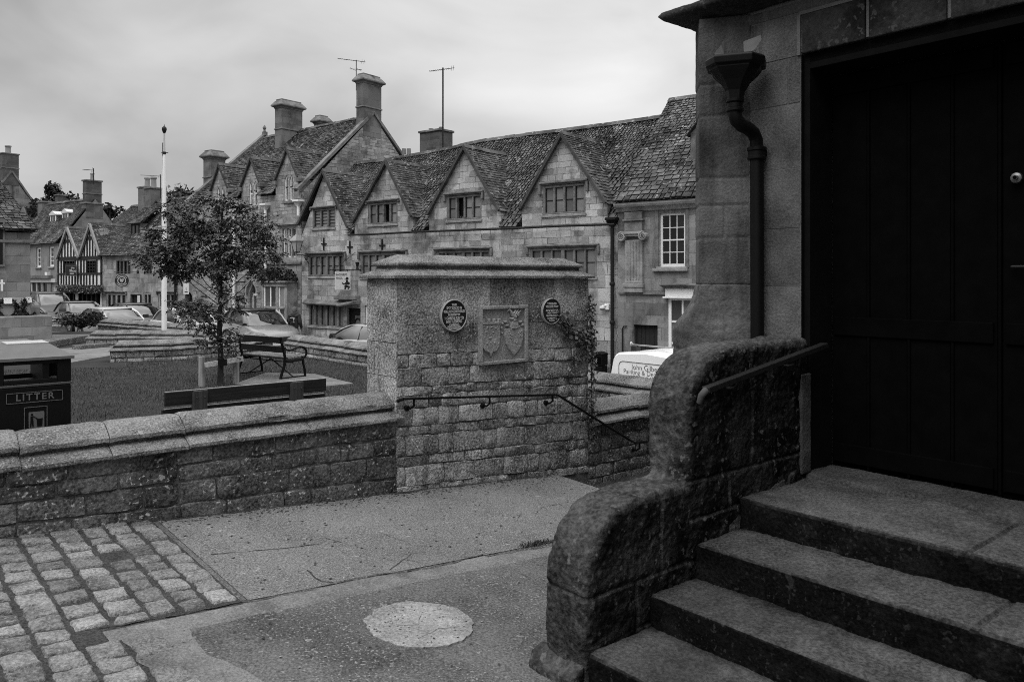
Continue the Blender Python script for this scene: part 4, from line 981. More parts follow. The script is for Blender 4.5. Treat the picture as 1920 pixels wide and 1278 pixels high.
class Fr:
    """a facade plane: x to the right along it, y into the building, z up from its base"""
    def __init__(s, O, ang): s.O = V(O); s.ang = ang; s.x = V((math.cos(ang), math.sin(ang), 0)); s.y = V((-math.sin(ang), math.cos(ang), 0))
    def px(s, px, py, off=0.0):
        r = ray(px, py); t = (s.O.dot(s.y)+off)/r.dot(s.y); q = r*t-s.O
        return (q.dot(s.x), q.z)
    def p3(s, px, py, off=0.0): a, b = s.px(px, py, off); return V((a, off, b))
    def rect(s, xl, xr, yt, yb, off=0.0):
        xm = (xl+xr)/2; return (s.px(xl, yt, off)[0], s.px(xr, yt, off)[0], s.px(xm, yb, off)[1], s.px(xm, yt, off)[1])
def row_frame(px, base, off=0.0):
    Z = 52100/(px+1015); p = V(((px-CX)/F*Z, Z, base)) + V((.603, .798, 0))*off
    return Fr(p, WANG)
def poly_wall(mb, outer, holes, depth=.2, y=0.0):
    bm = bmesh.new()
    for loop in [outer]+holes:
        vs = [bm.verts.new((a, y, b)) for a, b in loop]
        for i in range(len(vs)): bm.edges.new((vs[i], vs[(i+1) % len(vs)]))
    bmesh.ops.triangle_fill(bm, use_beauty=True, use_dissolve=False, edges=bm.edges[:], normal=(0, -1, 0))
    bm.verts.index_update(); mb.add([v.co[:] for v in bm.verts], [tuple(v.index for v in f.verts) for f in bm.faces]); bm.free()
    for h in holes:
        for i in range(len(h)):
            a, b = h[i], h[(i+1) % len(h)]; mb.quad((a[0], y, a[1]), (b[0], y, b[1]), (b[0], y+depth, b[1]), (a[0], y+depth, a[1]))
def rectp(x0, x1, z0, z1): return [(x0,z0),(x1,z0),(x1,z1),(x0,z1)]
def tiles(mb, E, Rr, c0=.25, c1=.13, w=(.14,.36), th=.03, seed=0, tmu=.5, tsd=.2, sag=.03, skip=None, k=.72):
    c0, c1, w, th = c0*k, c1*k, (w[0]*.62, w[1]*.62), th*.8
    rr = random.Random(seed); n = len(E)-1
    cum = [0.0]
    for i in range(n): cum.append(cum[-1]+max(.001, ((E[i+1]-E[i]).length+(Rr[i+1]-Rr[i]).length)/2))
    LT = cum[-1]
    def P(s, t):
        d = s*LT; i = 0
        while i < n-1 and cum[i+1] < d: i += 1
        f = (d-cum[i])/(cum[i+1]-cum[i]); a = E[i].lerp(E[i+1], f); b = Rr[i].lerp(Rr[i+1], f); return a.lerp(b, t)
    up = sum(((Rr[i]-E[i]).length for i in range(n+1)))/(n+1)
    ts = [0.0]; 
    while ts[-1] < 1: ts.append(ts[-1]+lerp(c0, c1, min(1, ts[-1]))/up)
    ts[-1] = 1.0
    nr = (P(1,0)-P(0,0)+P(1,1)-P(0,1)).cross(P(.5,1)-P(.5,0)).normalized()
    if nr.z < 0: nr = -nr
    for r in range(len(ts)-1):
        t0, t1 = ts[r], min(1, ts[r+1]+.25*(ts[r+1]-ts[r])); Lr = max(.05, (P(1,t0)-P(0,t0)).length); x = -rr.uniform(0, .2)
        while x < Lr:
            ww = rr.uniform(*w)*(1.15-.4*t0); a, b = max(0, x), min(Lr, x+ww); x += ww
            if b-a < .02: continue
            s0, s1 = a/Lr+.002, b/Lr-.002; h = th*rr.uniform(.8, 1.7); jt = rr.uniform(-.10,.10)*(ts[r+1]-t0)
            q = [P(s0, max(0, t0+jt)), P(s1, max(0, t0+jt+rr.uniform(-.04,.04)*(ts[r+1]-t0))), P(s1, t1), P(s0, t1)]
            sg = [noise.noise(V((p.x*.6, p.y*.6, p.z*.6+seed)))*sag for p in q]
            tl_ = rr.uniform(-.004,.004)
            top = [q[0]+nr*(h+sg[0]+tl_), q[1]+nr*(h+sg[1]-tl_), q[2]+nr*(.006+sg[2]), q[3]+nr*(.006+sg[3])]
            bot = [q[0]+nr*(sg[0]-.01), q[1]+nr*(sg[1]-.01)]
            if skip and skip((q[0]+q[1])/2, q[0], q[1]): continue
            tone = min(1, max(.05, rr.gauss(tmu, tsd)))
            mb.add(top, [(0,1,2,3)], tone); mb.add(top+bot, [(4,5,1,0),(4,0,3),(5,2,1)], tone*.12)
    m = 10; tb_ = .06 if skip else 0
    for i in range(m):
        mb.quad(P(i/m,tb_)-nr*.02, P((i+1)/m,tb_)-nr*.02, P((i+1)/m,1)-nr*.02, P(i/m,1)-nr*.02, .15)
def ridge(mb, pts, w=.13, seed=1):
    rr = random.Random(seed)
    for a, b in zip(pts, pts[1:]):
        L = (b-a).length; n = max(1, int(L/.42))
        for i in range(n):
            p, q = a.lerp(b, i/n), a.lerp(b, (i+.985)/n); z = rr.uniform(-.008,.012)
            d = (q-p).normalized(); s = V((-d.y, d.x, 0)).normalized()*w; t = rr.uniform(.3,.7)
            mb.add([p-s-V((0,0,.09-z)), p+V((0,0,.05+z)), p+s-V((0,0,.09-z)), q-s-V((0,0,.09-z)), q+V((0,0,.05+z)), q+s-V((0,0,.09-z))], [(0,1,4,3),(1,2,5,4),(0,2,1),(3,4,5)], t)
class House:
    def __init__(s, name, label, fr, cat='house'):
        s.fr = fr; s.o = thing(name, label, cat, fr.O, fr.ang); s.holes = []; s.todo = []
    def hole(s, poly): s.holes.append(poly)
    def light(s, x0, x1, z0, z1, n=3, rows=2, grp=None, hood=True, sill=True, lite=(.05,.5), sw=.09, mw=.075, inset=.10, name='window', open_=(), drop=.22, trim=None):
        """stone mullioned window"""
        s.hole(rectp(x0, x1, z0, z1)); trim = trim or TRIM
        mb = MB(); y0, y1 = .015, inset+.06
        for a, b, c, d in ((x0, x0+sw, z0, z1), (x1-sw, x1, z0, z1), (x0+sw, x1-sw, z1-sw, z1), (x0+sw, x1-sw, z0, z0+sw*.7)): mb.box(a, b, y0, y1, c, d)
        iw = (x1-x0-2*sw); ws = []; king = (grp and n > grp)
        tot = n; lw = (iw-(n-1)*mw-(.06*(n//grp-1) if king else 0))/n; x = x0+sw
        for i in range(n):
            ws.append((x, x+lw)); x += lw
            if i < n-1:
                m_ = mw+(.06 if king and (i+1) % grp == 0 else 0); mb.box(x, x+m_, y0+.0, y1, z0+sw*.7, z1-sw); x += m_
        f = mb.build(name, trim, s.o, bevel=.015, seg=1)
        mb = MB(); bb = MB()
        for i, (a, b) in enumerate(ws):
            t = R.uniform(*lite); dk = i in open_
            if dk: mb.quad((a, inset+.1, z0), (b, inset+.1, z0), (b, inset+.1, z1), (a, inset+.1, z1), .0); continue
            zz0, zz1 = z0+sw*.7, z1-sw
            for r in range(rows):
                c, d = lerp(zz0, zz1, r/rows), lerp(zz0, zz1, (r+1)/rows); e = R.uniform(-.004,.004)
                mb.quad((a, inset+e, c), (b, inset-e, c), (b, inset-e, d), (a, inset+e, d), max(0, t+R.uniform(-.08,.08)))
            for r in range(rows+1):
                c = lerp(zz0, zz1, r/rows); bb.box(a, b, inset-.022, inset+.004, c-.012, c+.012)
            for c in (a, b-.018): bb.box(c, c+.018, inset-.022, inset+.004, zz0, zz1)
            bb.build('casement_sash', IRON if trim is not LGREY else WHITE, f); bb = MB()
        mb.build('pane', GLASS, f)
        if bb.v: bb.build('casement_sash', IRON if trim is not LGREY else WHITE, f)
        if hood:
            mb = MB(); o = .10; mb.box(x0-o, x1+o, -.10, .02, z1+.035, z1+.10); mb.box(x0-o, x1+o, -.055, .02, z1+.0, z1+.036)
            for a in (x0-o-.02, x1+o-.07): mb.box(a, a+.09, -.085, .02, z1-drop, z1+.034)
            mb.build('hood_mould', TRIMD, f, bevel=.02, seg=1)
        if sill: mb = MB(); mb.box(x0-.03, x1+.03, -.05, .12, z0-.09, z0-.002); mb.build('window_sill', TRIM, f, bevel=.012, seg=1)
        return f
    def sash(s, x0, x1, z0, z1, nx=3, nz=4, lite=(.0,.1), fw=.06, name='window', mat=None, inset=.09, sill=True, surround=0, g=.011):
        s.hole(rectp(x0, x1, z0, z1)); mat = mat or WHITE
        mb = MB(); y0, y1 = inset-.02, inset+.05
        for a, b, c, d in ((x0, x0+fw, z0, z1), (x1-fw, x1, z0, z1), (x0+fw, x1-fw, z1-fw, z1), (x0+fw, x1-fw, z0, z0+fw*1.3)): mb.box(a, b, y0, y1, c, d)
        zm = (z0+z1)/2; mb.box(x0+fw, x1-fw, y0+.005, y1, zm-.02, zm+.02)
        for i in range(1, nx): x = lerp(x0+fw, x1-fw, i/nx); mb.box(x-g, x+g, y0+.012, y1, z0+fw, z1-fw)
        for i in range(1, nz): 
            z = lerp(z0+fw, z1-fw, i/nz)
            if abs(z-zm) > .05: mb.box(x0+fw, x1-fw, y0+.014, y1, z-g, z+g)
        f = mb.build(name, mat, s.o)
        mb = MB()
        for i in range(nx):
            for k in range(nz):
                a, b, c, d = lerp(x0,x1,i/nx), lerp(x0,x1,(i+1)/nx), lerp(z0,z1,k/nz), lerp(z0,z1,(k+1)/nz); e = R.uniform(-.003,.003)
                mb.quad((a, inset+.02+e, c), (b, inset+.02-e, c), (b, inset+.02-e, d), (a, inset+.02+e, d), R.uniform(*lite))
        mb.build('pane', GLASS, f)
        if sill: mb = MB(); mb.box(x0-.08, x1+.08, -.09, .1, z0-.09, z0-.002); mb.build('window_sill', TRIM, f, bevel=.012, seg=1)
        return f
    def door(s, x0, x1, z0, z1, mat, glazed=False, planks=5, name='door', frame=None):
        s.hole(rectp(x0, x1, z0, z1)); mb = MB(); mb.box(x0+.04, x1-.04, .16, .21, z0, z1-.04)
        if not glazed:
            pw = (x1-x0-.08)/planks
            for i in range(planks): mb.box(x0+.045+i*pw, x0+.035+(i+1)*pw, .14, .162, z0, z1-.05)
        d = mb.build(name, mat, s.o)
        mb = MB()
        for a, b, c, e in ((x0, x0+.04, z0, z1), (x1-.04, x1, z0, z1), (x0+.04, x1-.04, z1-.04, z1)): mb.box(a, b, .10, .2, c, e)
        mb.build('door_frame', frame or mat, d)
        return d
    def wall(s, outer, mat, depth=.25, back=None, name='wall'):
        mb = MB(); poly_wall(mb, outer, s.holes, depth); w = mb.build(name, mat, s.o, normals=False); s.holes = []; return w
    def inside(s, x0, x1, z0, z1, y=.8):
        mb = MB(); mb.quad((x0,y,z0),(x1,y,z0),(x1,y,z1),(x0,y,z1)); return mb.build('room_wall', OAK, s.o)
    def chimney(s, x0, x1, y0, y1, z0, z1, mat=None, cap=True, bands=(), pots=0, hip=True, capm=None, potr=.11, poth=.35):
        mb = MB(); mb.box(x0, x1, y0, y1, z0, z1); c = mb.build('chimney', mat or STACK, s.o)
        mb = MB()
        for b in bands: m_ = MB(); m_.box(x0-.04, x1+.04, y0-.04, y1+.04, b, b+.06); m_.build('chimney_band', capm or TRIMD, c, bevel=.01, seg=1)
        if cap and hip:
            o = .15; rings = [[(x0-q, y0-q, z), (x1+q, y0-q, z), (x1+q, y1+q, z), (x0-q, y1+q, z)] for q, z in ((.02, z1-.12), (.05, z1-.05), (o, z1-.0), (o, z1+.06), (.0, z1+.26), (-.03, z1+.27), (-.03, z1+.34), (-.10, z1+.36))]; mb.loft(rings)
        elif cap: mb.box(x0-.06, x1+.06, y0-.06, y1+.06, z1-.02, z1+.07)
        if mb.v: mb.build('chimney_cap', capm or TRIMD, c, bevel=.01, seg=1)
        for i in range(pots):
            mb = MB(); x = lerp(x0, x1, (i+.5)/pots); y = (y0+y1)/2; z = z1+(.07 if not hip else .3)
            mb.lathe([(potr*1.1, z), (potr, z+.05), (potr*.9, z+poth*.8), (potr*1.15, z+poth*.86), (potr*1.1, z+poth)], (x, y, 0), 12); mb.build('chimney_pot', POT, c, smooth=True)
        return c
def downpipe(parent, x, y, z0, z1, mat, r=.045, hop=False, collars=(), head=None):
    mb = MB(); mb.tube([(x, y, z0), (x, y, z1)], r, 10)
    for z in collars: mb.lathe([(r*1.3, z-.05), (r*1.5, z-.03), (r*1.5, z+.03), (r*1.3, z+.05)], (x, y, 0), 12)
    if hop: mb.loft([[(x+a*q, y+b*q*.8, z) for a, b in ((-1,-1),(1,-1),(1,1),(-1,1))] for q, z in ((r*1.2, z1-.02), (r*2.8, z1+.16), (r*3.2, z1+.17), (r*3.2, z1+.24))])
    mb.build('downpipe', mat, parent, smooth=True)
def tri_gable_roof(h, mb, apex, fl, fr_, back, over=.13, seed=0, c0=.2, c1=.12):
    """two slate slopes running back from a front gable; apex, fl, fr_ are (x,z)"""
    for f, sg in ((fl, -1), (fr_, 1)):
        ex = f[0]+sg*.06; slope = (apex[1]-f[1])/(f[0]-apex[0]) if f[0] != apex[0] else 0; ez = f[1]-.06*abs(slope)
        E = [V((ex, -over, ez+.02)), V((ex, back, ez+.02))]; A = [V((apex[0], -over, apex[1]+.04)), V((apex[0], back, apex[1]+.04))]
        tiles(mb, E, A, c0, c1, seed=seed+(3 if sg > 0 else 0))
    ridge(mb, [V((apex[0], -over, apex[1]+.05)), V((apex[0], back, apex[1]+.05))], .10, seed)
def verge_bars(mb, apex, fl, fr_, y=-.13, w=.10, h=.09):
    for f in (fl, fr_): mb.bar((f[0], y+.02, f[1]-.03), (apex[0], y+.02, apex[1]-.01), w, h, (0, 0, 1))
# ---------------------------------------------------------------- B: the four-gabled house
frB = row_frame(862, -3.5)
hB = House('gabled_house', 'long pale stone house with four steep gables and mullioned windows', frB)
X0 = frB.px(566, 500)[0]; X1 = frB.px(1158, 500)[0]
GB = [((609,321),(563,419),(656,425)), ((727,303),(665,416),(775,404)), ((873.5,276),(805,401),(939,393)), ((1056,252),(979,390),(1139,379))]
gut = [(566,441),(660,440),(700,439),(790,434),(960,428),(1060,423),(1158,420)]
gl = [frB.px(*p) for p in gut]
def gz(x):
    for a, b in zip(gl, gl[1:]):
        if x <= b[0]: return lerp(a[1], b[1], (x-a[0])/(b[0]-a[0]))
    return gl[-1][1]
outer = [(X0, -.6), (X1, -.6), (X1, gz(X1)-.02)]; GL = []
for ap, l, r in reversed(GB):
    a, b, c = frB.px(*ap), frB.px(*l), frB.px(*r); GL.append((a, b, c)); outer += [(c[0], gz(c[0])-.02), (c[0], c[1]-.02), (a[0], a[1]-.03), (b[0], b[1]-.02), (b[0], gz(b[0])-.02)]
outer = [p for i, p in enumerate(outer) if not (p[0] < X0)]
outer.append((X0, gz(X0)-.02))
if GL[-1][1][0] <= X0: pass
def wB(xl, xr, yt, yb, n, rows=2, grp=None, **k):
    k.setdefault('trim', TRIMD); lo, hi = k.get('lite', (.1,.5)); k['lite'] = (lo*.6+.25, hi*.5+.5)
    return hB.light(*frB.rect(xl, xr, yt, yb), n, rows, grp, **k)
wB(586, 629, 391, 427, 3, 5, sw=.08, drop=.05, lite=(.15,.6)); wB(690.5, 745.5, 379, 420, 4, 2, open_=(2,), drop=.05, lite=(.2,.8)); wB(837.5, 903, 365, 412, 4, 2, open_=(1,), drop=.2, lite=(.3,.7)); wB(1017, 1098, 345, 401, 4, 2, drop=.3, lite=(.3,.7))
wB(578, 646, 477, 518, 6, 2, 3, lite=(.0,.4)); wB(676, 761, 474, 520, 6, 2, 3, lite=(.3,.8)); wB(818, 919, 469, 517, 6, 2, 3, lite=(.1,.5)); wB(993, 1119, 464, 519, 6, 2, 3, lite=(.1,.5))
wB(579, 644, 570, 612, 6, 1, None, hood=False, lite=(.0,.3), mw=.10, sw=.06, trim=TRIMD)
dr = frB.rect(651, 676, 577, 640); dd = hB.door(dr[0], dr[1], -.35, dr[3], OAK, True)
mb = MB(); mb.quad((dr[0]+.28, .15, .3), (dr[1]-.12, .15, .3), (dr[1]-.12, .15, dr[3]-.30), (dr[0]+.28, .15, dr[3]-.30), .8); mb.build('pane', GLASS, dd)
mb = MB(); xm = (dr[0]+dr[1])/2+.08; zt_ = dr[3]-.62; mb.tube([(xm-.17, .13, .2), (xm-.17, .13, zt_)]+[(xm-.17*math.cos(t*math.pi/8), .13, zt_+.2*math.sin(t*math.pi/8)) for t in range(1, 8)]+[(xm+.17, .13, zt_), (xm+.17, .13, .2)], .028, 6)
mb.bar((dr[0]+.25, .13, zt_-.25), (dr[1]-.1, .13, zt_-.25), .03, .05); mb.build('door_grille', IRON, dd)
r_ = frB.rect(684, 790, 574, 615); hB.sash(r_[0], r_[1], r_[2], r_[3], 6, 3, (.3,.7)); r_ = frB.rect(840, 960, 570, 618); hB.light(*r_, 6, 2, 3); r_ = frB.rect(1010, 1075, 566, 625); hB.sash(*r_, 4, 3)
hB.wall(outer, WALLB)
hB.inside(X0, X1, -.5, 5.0, 1.2)
mb = MB(); mb.quad((X1, 0, -.6), (X1, 6, -.6), (X1, 6, 5), (X1, 0, 5)); mb.quad((X0, .01, -.6), (X0, 6, -.6), (X0, 6, 5), (X0, .01, 5)); mb.build('end_wall', WALLB, hB.o)
DB = 2.9
RP = [(668,304),(723,298.5),(780,288.5),(850,275.5),(893,264),(1000,249.5),(1100,237),(1170,228),(1242,217)]
rl_ = [frB.p3(x, y, DB) for x, y in RP]
def rz(x):
    for a, b in zip(rl_, rl_[1:]):
        if x <= b.x: return lerp(a.z, b.z, max(0, (x-a.x)/(b.x-a.x)))
    return rl_[-1].z
mb = MB(); nx = 16; xs = [lerp(X0+.02, X1, i/nx) for i in range(nx+1)]
tiles(mb, [V((x, -.16, gz(x)+.03)) for x in xs], [V((x, DB, rz(x)-.03)) for x in xs], .24, .14, (.15,.36), .034, 5, skip=lambda m, a, b: m.y < .02 and any(l[0] < m.x < r_[0] for _, l, r_ in GL))
mb.quad(V((X0, DB, rz(X0)-.06)), V((X1, DB, rz(X1)-.06)), V((X1, 2*DB, gz(X1))), V((X0, 2*DB, gz(X0))), .4)
ridge(mb, [V((x, DB, rz(x)-.01)) for x in xs], .13, 3)
mb.build('roof', SLATE, hB.o, normals=False)
for i, (a, b, c) in enumerate(GL):
    mb = MB(); tri_gable_roof(hB, mb, a, b, c, 2.75, seed=20+i*7); g = mb.build('gable_roof', SLATE, hB.o, normals=False)
    mb = MB(); verge_bars(mb, a, b, c); mb.build('verge', VERGE, g)
    for f in (b, c): mb = MB(); mb.quad((f[0], 0, gz(f[0])-.1), (f[0], 1.2, gz(f[0])-.1), (f[0], 1.2, f[1]), (f[0], 0, f[1])); mb.build('cheek_wall', WALLB, hB.o)
mb = MB()
gp = [V((a, -.20, b-.02)) for a, b in gl if a > frB.px(650, 440)[0]]; mb.tube(gp, .038, 8); mb.build('gutter', IRON, hB.o)
xd = frB.px(1151, 500)[0]; downpipe(hB.o, xd, -.10, -.4, gz(xd)-.05, IRON, .055, True, (frB.px(1151,532)[1], frB.px(1151,604)[1]))
for px_, py_ in ((608,457),(657,463),(717.5,460)):      # cross-shaped tie plates
    a = frB.px(px_, py_); mb = MB(); mb.bar((a[0]-.16, -.03, a[1]), (a[0]+.16, -.03, a[1]), .03, .05); mb.bar((a[0], -.035, a[1]-.26), (a[0], -.035, a[1]+.24), .035, .05, (1,0,0)); mb.build('tie_plate', IRON, hB.o)
# stone hood over the shop window and door
mb = MB(); a = frB.px(574, 566); b = frB.px(640, 568); c = frB.px(676, 567)
mb.loft([[(x, -d, z-.08), (x, -d-.02, z-.01), (x, -.0, z+.14), (x, .02, z-.08)] for x, z, d in ((a[0], a[1], .2), (b[0], b[1]-.03, .26), (lerp(b[0],c[0],.4), b[1]-.05, .6), (c[0], c[1], .62))]); mb.build('stone_hood', TRIMD, hB.o, bevel=.02)
mb = MB(); mb.box(frB.px(634,540)[0], frB.px(675,540)[0], -.25, .02, c[1]+.1, c[1]+.28); mb.build('hood_block', TRIMD, hB.o, bevel=.03)
hB.chimney(*[frB.px(799,283,4.6)[0], frB.px(837,283,4.6)[0]], 4.2, 5.0, 4.2, frB.px(818,249,4.6)[1], BRICK, hip=False, pots=2, potr=.10, poth=.14)
# two pots of a stack behind the ridge
for px_ in (757.5, 766.5):
    a = frB.px(px_, 281, 5.5); mb = MB(); mb.lathe([(.11, a[1]-1.2), (.10, a[1]+.05), (.085, a[1]+.06)], (a[0], 5.5, 0), 10); mb.build('chimney_pot', POT, hB.o, smooth=True)
# ---------------------------------------------------------------- A: classical house on the right
frA = row_frame(1240, -3.6)
hA = House('classical_house', 'grey ashlar house with an Ionic pilaster and white twelve-pane sash', frA)
A0, A1 = frA.px(1158.5, 500)[0], frA.px(1720, 500)[0]; ez = frA.px(1240, 384)[1]
hA.sash(*frA.rect(1236.5, 1284.5, 399, 500), 3, 4, (.0,.05), .065)
r_ = frA.rect(1253, 1306, 557, 668); hA.sash(r_[0], r_[1], -.2, r_[3], 2, 5, (.15,.8), .09, sill=False, inset=.03, g=.026)
r_ = frA.rect(1188, 1233, 609, 660); hA.door(r_[0], r_[1], -.3, r_[3], OAK)
for a_ in (1352, 1462, 1575): r_ = frA.rect(a_, a_+52, 400, 490); hA.sash(r_[0], r_[1], frA.rect(1236.5, 1284.5, 399, 500)[2], frA.rect(1236.5, 1284.5, 399, 500)[3], 3, 4)
hA.wall([(A0,-.6),(A1,-.6),(A1,ez),(A0,ez)], WALLA); hA.inside(A0, A1, -.5, 5.4, 1.3)
mb = MB(); mb.quad((A1, 0, -.6), (A1, 7, -.6), (A1, 7, ez), (A1, 0, ez)); mb.build('end_wall', WALLA, hA.o)
mb = MB(); sec = [(.02, ez-.16), (-.06, ez-.14), (-.09, ez-.05), (-.2, ez-.02), (-.24, ez+.04), (-.24, ez+.10), (.02, ez+.12)]
mb.loft([[(x, a, z) for a, z in sec] for x in (A0-.02, A1)]); mb.build('cornice', TRIM, hA.o)
DA = 3.45; er = ez+.14; rzA = frA.px(1275, 185, DA)[1]; rzB = frA.px(1310, 180, DA)[1]
mb = MB(); xs = [lerp(A0, A1, i/10) for i in range(11)]; zr = lambda x: rzA
tiles(mb, [V((x, -.30, er)) for x in xs], [V((x, DA, zr(x))) for x in xs], .30, .16, (.18,.44), .034, 9, .55, .2); ridge(mb, [V((x, DA, zr(x)+.03)) for x in xs], .14, 8)
mb.quad(V((A0, DA, rzA-.04)), V((A1, DA, rzA-.04)), V((A1, 2*DA, er)), V((A0, 2*DA, er)), .4)
mb.build('roof', SLATE, hA.o, normals=False)
mb = MB(); mb.add([(A0-.01, -.28, er), (A0-.01, DA, rzA), (A0-.01, 2*DA, er)], [(0,1,2)]); mb.build('verge_wall', VERGE, hA.o)
mb = MB()        # pilaster
p0, p1 = frA.px(1174, 480)[0], frA.px(1207, 480)[0]; zc = frA.px(1190, 450)[1]; zb_ = frA.px(1190, 548)[1]; zs = frA.px(1190, 531)[1]; pm = (p0+p1)/2; pw2 = (p1-p0)/2
mb.box(p0, p1, -.10, .02, zs, zc)
for i in range(5):
    x = lerp(p0+.06, p1-.06, (i+.5)/5); mb.box(x-.02, x+.012, -.125, -.09, zs+.1, zc-.03)
mb.box(p0-.04, p1+.04, -.16, .02, zs-.12, zs-.001); mb.box(p0-.02, p1+.02, -.13, .02, zb_, zs-.121)
pl = mb.build('pilaster', TRIM, hA.o, bevel=.012, seg=1)
mb = MB(); zcap = frA.px(1190, 442)[1]
mb.box(p0-.10, p1+.10, -.2, .02, zcap+.05, zcap+.13)
for x in (p0-.06, p1+.06):
    pts = []
    for k in range(26): t = k/25*2.3*2*math.pi; rr_ = .135*(1-k/27); pts.append((x+math.cos(t+1.57)*rr_, -.19, zcap-.03+math.sin(t+1.57)*rr_))
    mb.tube(pts, [.032*(1-k/40) for k in range(26)], 6); mb.lathe([(.12,-.17),(.12,.0)], (x, 0, zcap-.03), 16, 'y')
mb.box(p0-.05, p1+.05, -.15, .02, zcap-.02, zcap+.05); mb.build('ionic_capital', TRIM, pl)
mb = MB(); ztop = ez-.17; z_ = frA.px(1190, 415)[1]; mb.box(p0-.0, p1+.0, -.12, .02, zcap+.135, z_); mb.box(p0-.05, p1+.05, -.17, .02, z_+.001, z_+.06); mb.box(p0, p1, -.13, .02, z_+.061, ztop); mb.build('entablature', TRIMD, pl, bevel=.01, seg=1)
mb = MB(); z_ = frA.px(1210, 549)[1]; mb.box(A0+.05, frA.px(1250,549)[0], -.06, .02, z_-.05, z_+.02); mb.build('band_course', TRIMD, hA.o, bevel=.01)
mb = MB()        # white door case and fascia over the shop window
a = frA.rect(1251, 1308, 533, 556); x0, x1 = a[0]-.02, a[1]+.25
mb.box(x0, x1, -.10, .02, a[2], a[3]-.12); mb.box(x0-.05, x1+.03, -.17, .02, a[2]-.05, a[2]-.001); mb.build('white_fascia', WHITE, hA.o, bevel=.012)
mb = MB(); mb.loft([[(x0-o, -d, z), (x1+o, -d, z), (x1+o, .02, z), (x0-o, .02, z)] for o, d, z in ((.02,.12,a[3]-.118),(.06,.18,a[3]-.07),(.12,.26,a[3]-.03),(.12,.26,a[3]+.0),(.0,.02,a[3]+.03))]); mb.build('moulded_canopy', TRIMD, hA.o)
mb = MB(); s0, s1 = frA.px(1225,503)[0], frA.px(1291,503)[0]; z_ = frA.px(1258,504)[1]; mb.box(s0, s1, -.10, .02, z_-.07, z_+.02); mb.build('stone_sill', TRIM, hA.o, bevel=.015)
mb = MB(); w_ = frA.rect(1229, 1292, 392, 502)      # moulded surround
for c, d in ((w_[0], frA.px(1235,450)[0]), (frA.px(1286,450)[0], w_[1])): mb.box(c, d, -.03, .02, w_[2], ez-.17)
mb.build('window_surround', TRIMD, hA.o, bevel=.01)
mb = MB(); a = frA.px(1303, 252, 1.2); mb.box(a[0], a[0]+1.3, .9, 3.0, a[1]-1.05, a[1]-.02); dm = mb.build('dormer', TRIMD, hA.o)
mb = MB(); mb.box(a[0]+.15, a[0]+1.15, .87, .895, a[1]-.95, a[1]-.10); mb.build('pane', GLASS, dm)
mb = MB(); m0 = V((a[0]+.65, .8, a[1]+.75)); tiles(mb, [V((a[0]-.1,.75,a[1]-.1)), V((a[0]-.1,3.2,a[1]-.1))], [V((a[0]+.65,.75,a[1]+.7)), V((a[0]+.65,3.2,a[1]+.7))], .2, .15, seed=2); tiles(mb, [V((a[0]+1.4,.75,a[1]-.1)), V((a[0]+1.4,3.2,a[1]-.1))], [V((a[0]+.65,.75,a[1]+.7)), V((a[0]+.65,3.2,a[1]+.7))], .2, .15, seed=3); mb.build('dormer_roof', SLATE, dm, normals=False)
mb = MB(); mb.add([(a[0]+.0,.91,a[1]-.03),(a[0]+1.3,.91,a[1]-.03),(a[0]+.65,.91,a[1]+.66)], [(0,1,2)]); mb.build('dormer_gable', TRIM, dm)
mb = MB(); a = frA.px(1170, 616); mb.tube([(a[0]+.12, -.04, a[1]+.08), (a[0]+.02, -.04, a[1]+.08), (a[0]-.03, -.04, a[1]), (a[0]-.03, -.04, -.2)], .022, 6); mb.build('cable_pipe', IRON, hA.o)
# ---------------------------------------------------------------- C: Gothic house with the tall stacks
frC = row_frame(470, -3.3)
hC = House('gothic_house', 'tall stone house with three pointed dormers and big chimney stacks', frC)
C0, C1 = frC.px(362, 500)[0], frC.px(565.5, 500)[0]
ee = [frC.px(362, 381), frC.px(490, 369), frC.px(565, 361)]
def cz(x): return lerp(ee[0][1], ee[2][1], (x-ee[0][0])/(ee[2][0]-ee[0][0]))
GC = [((412.5,309),(396,358),(430,352)), ((472.6,296.5),(453,350),(489,341)), ((540,280),(517,338),(561,331))]
outer = [(C0,-.6),(C1,-.6),(C1,cz(C1))]; GLC = []
for ap, l, r in reversed(GC):
    a, b, c = frC.px(*ap), frC.px(*l), frC.px(*r); GLC.append((a, b, c)); outer += [(c[0], cz(c[0])), (c[0], c[1]), a, b, (b[0], cz(b[0]))]
outer.append((C0, cz(C0)))
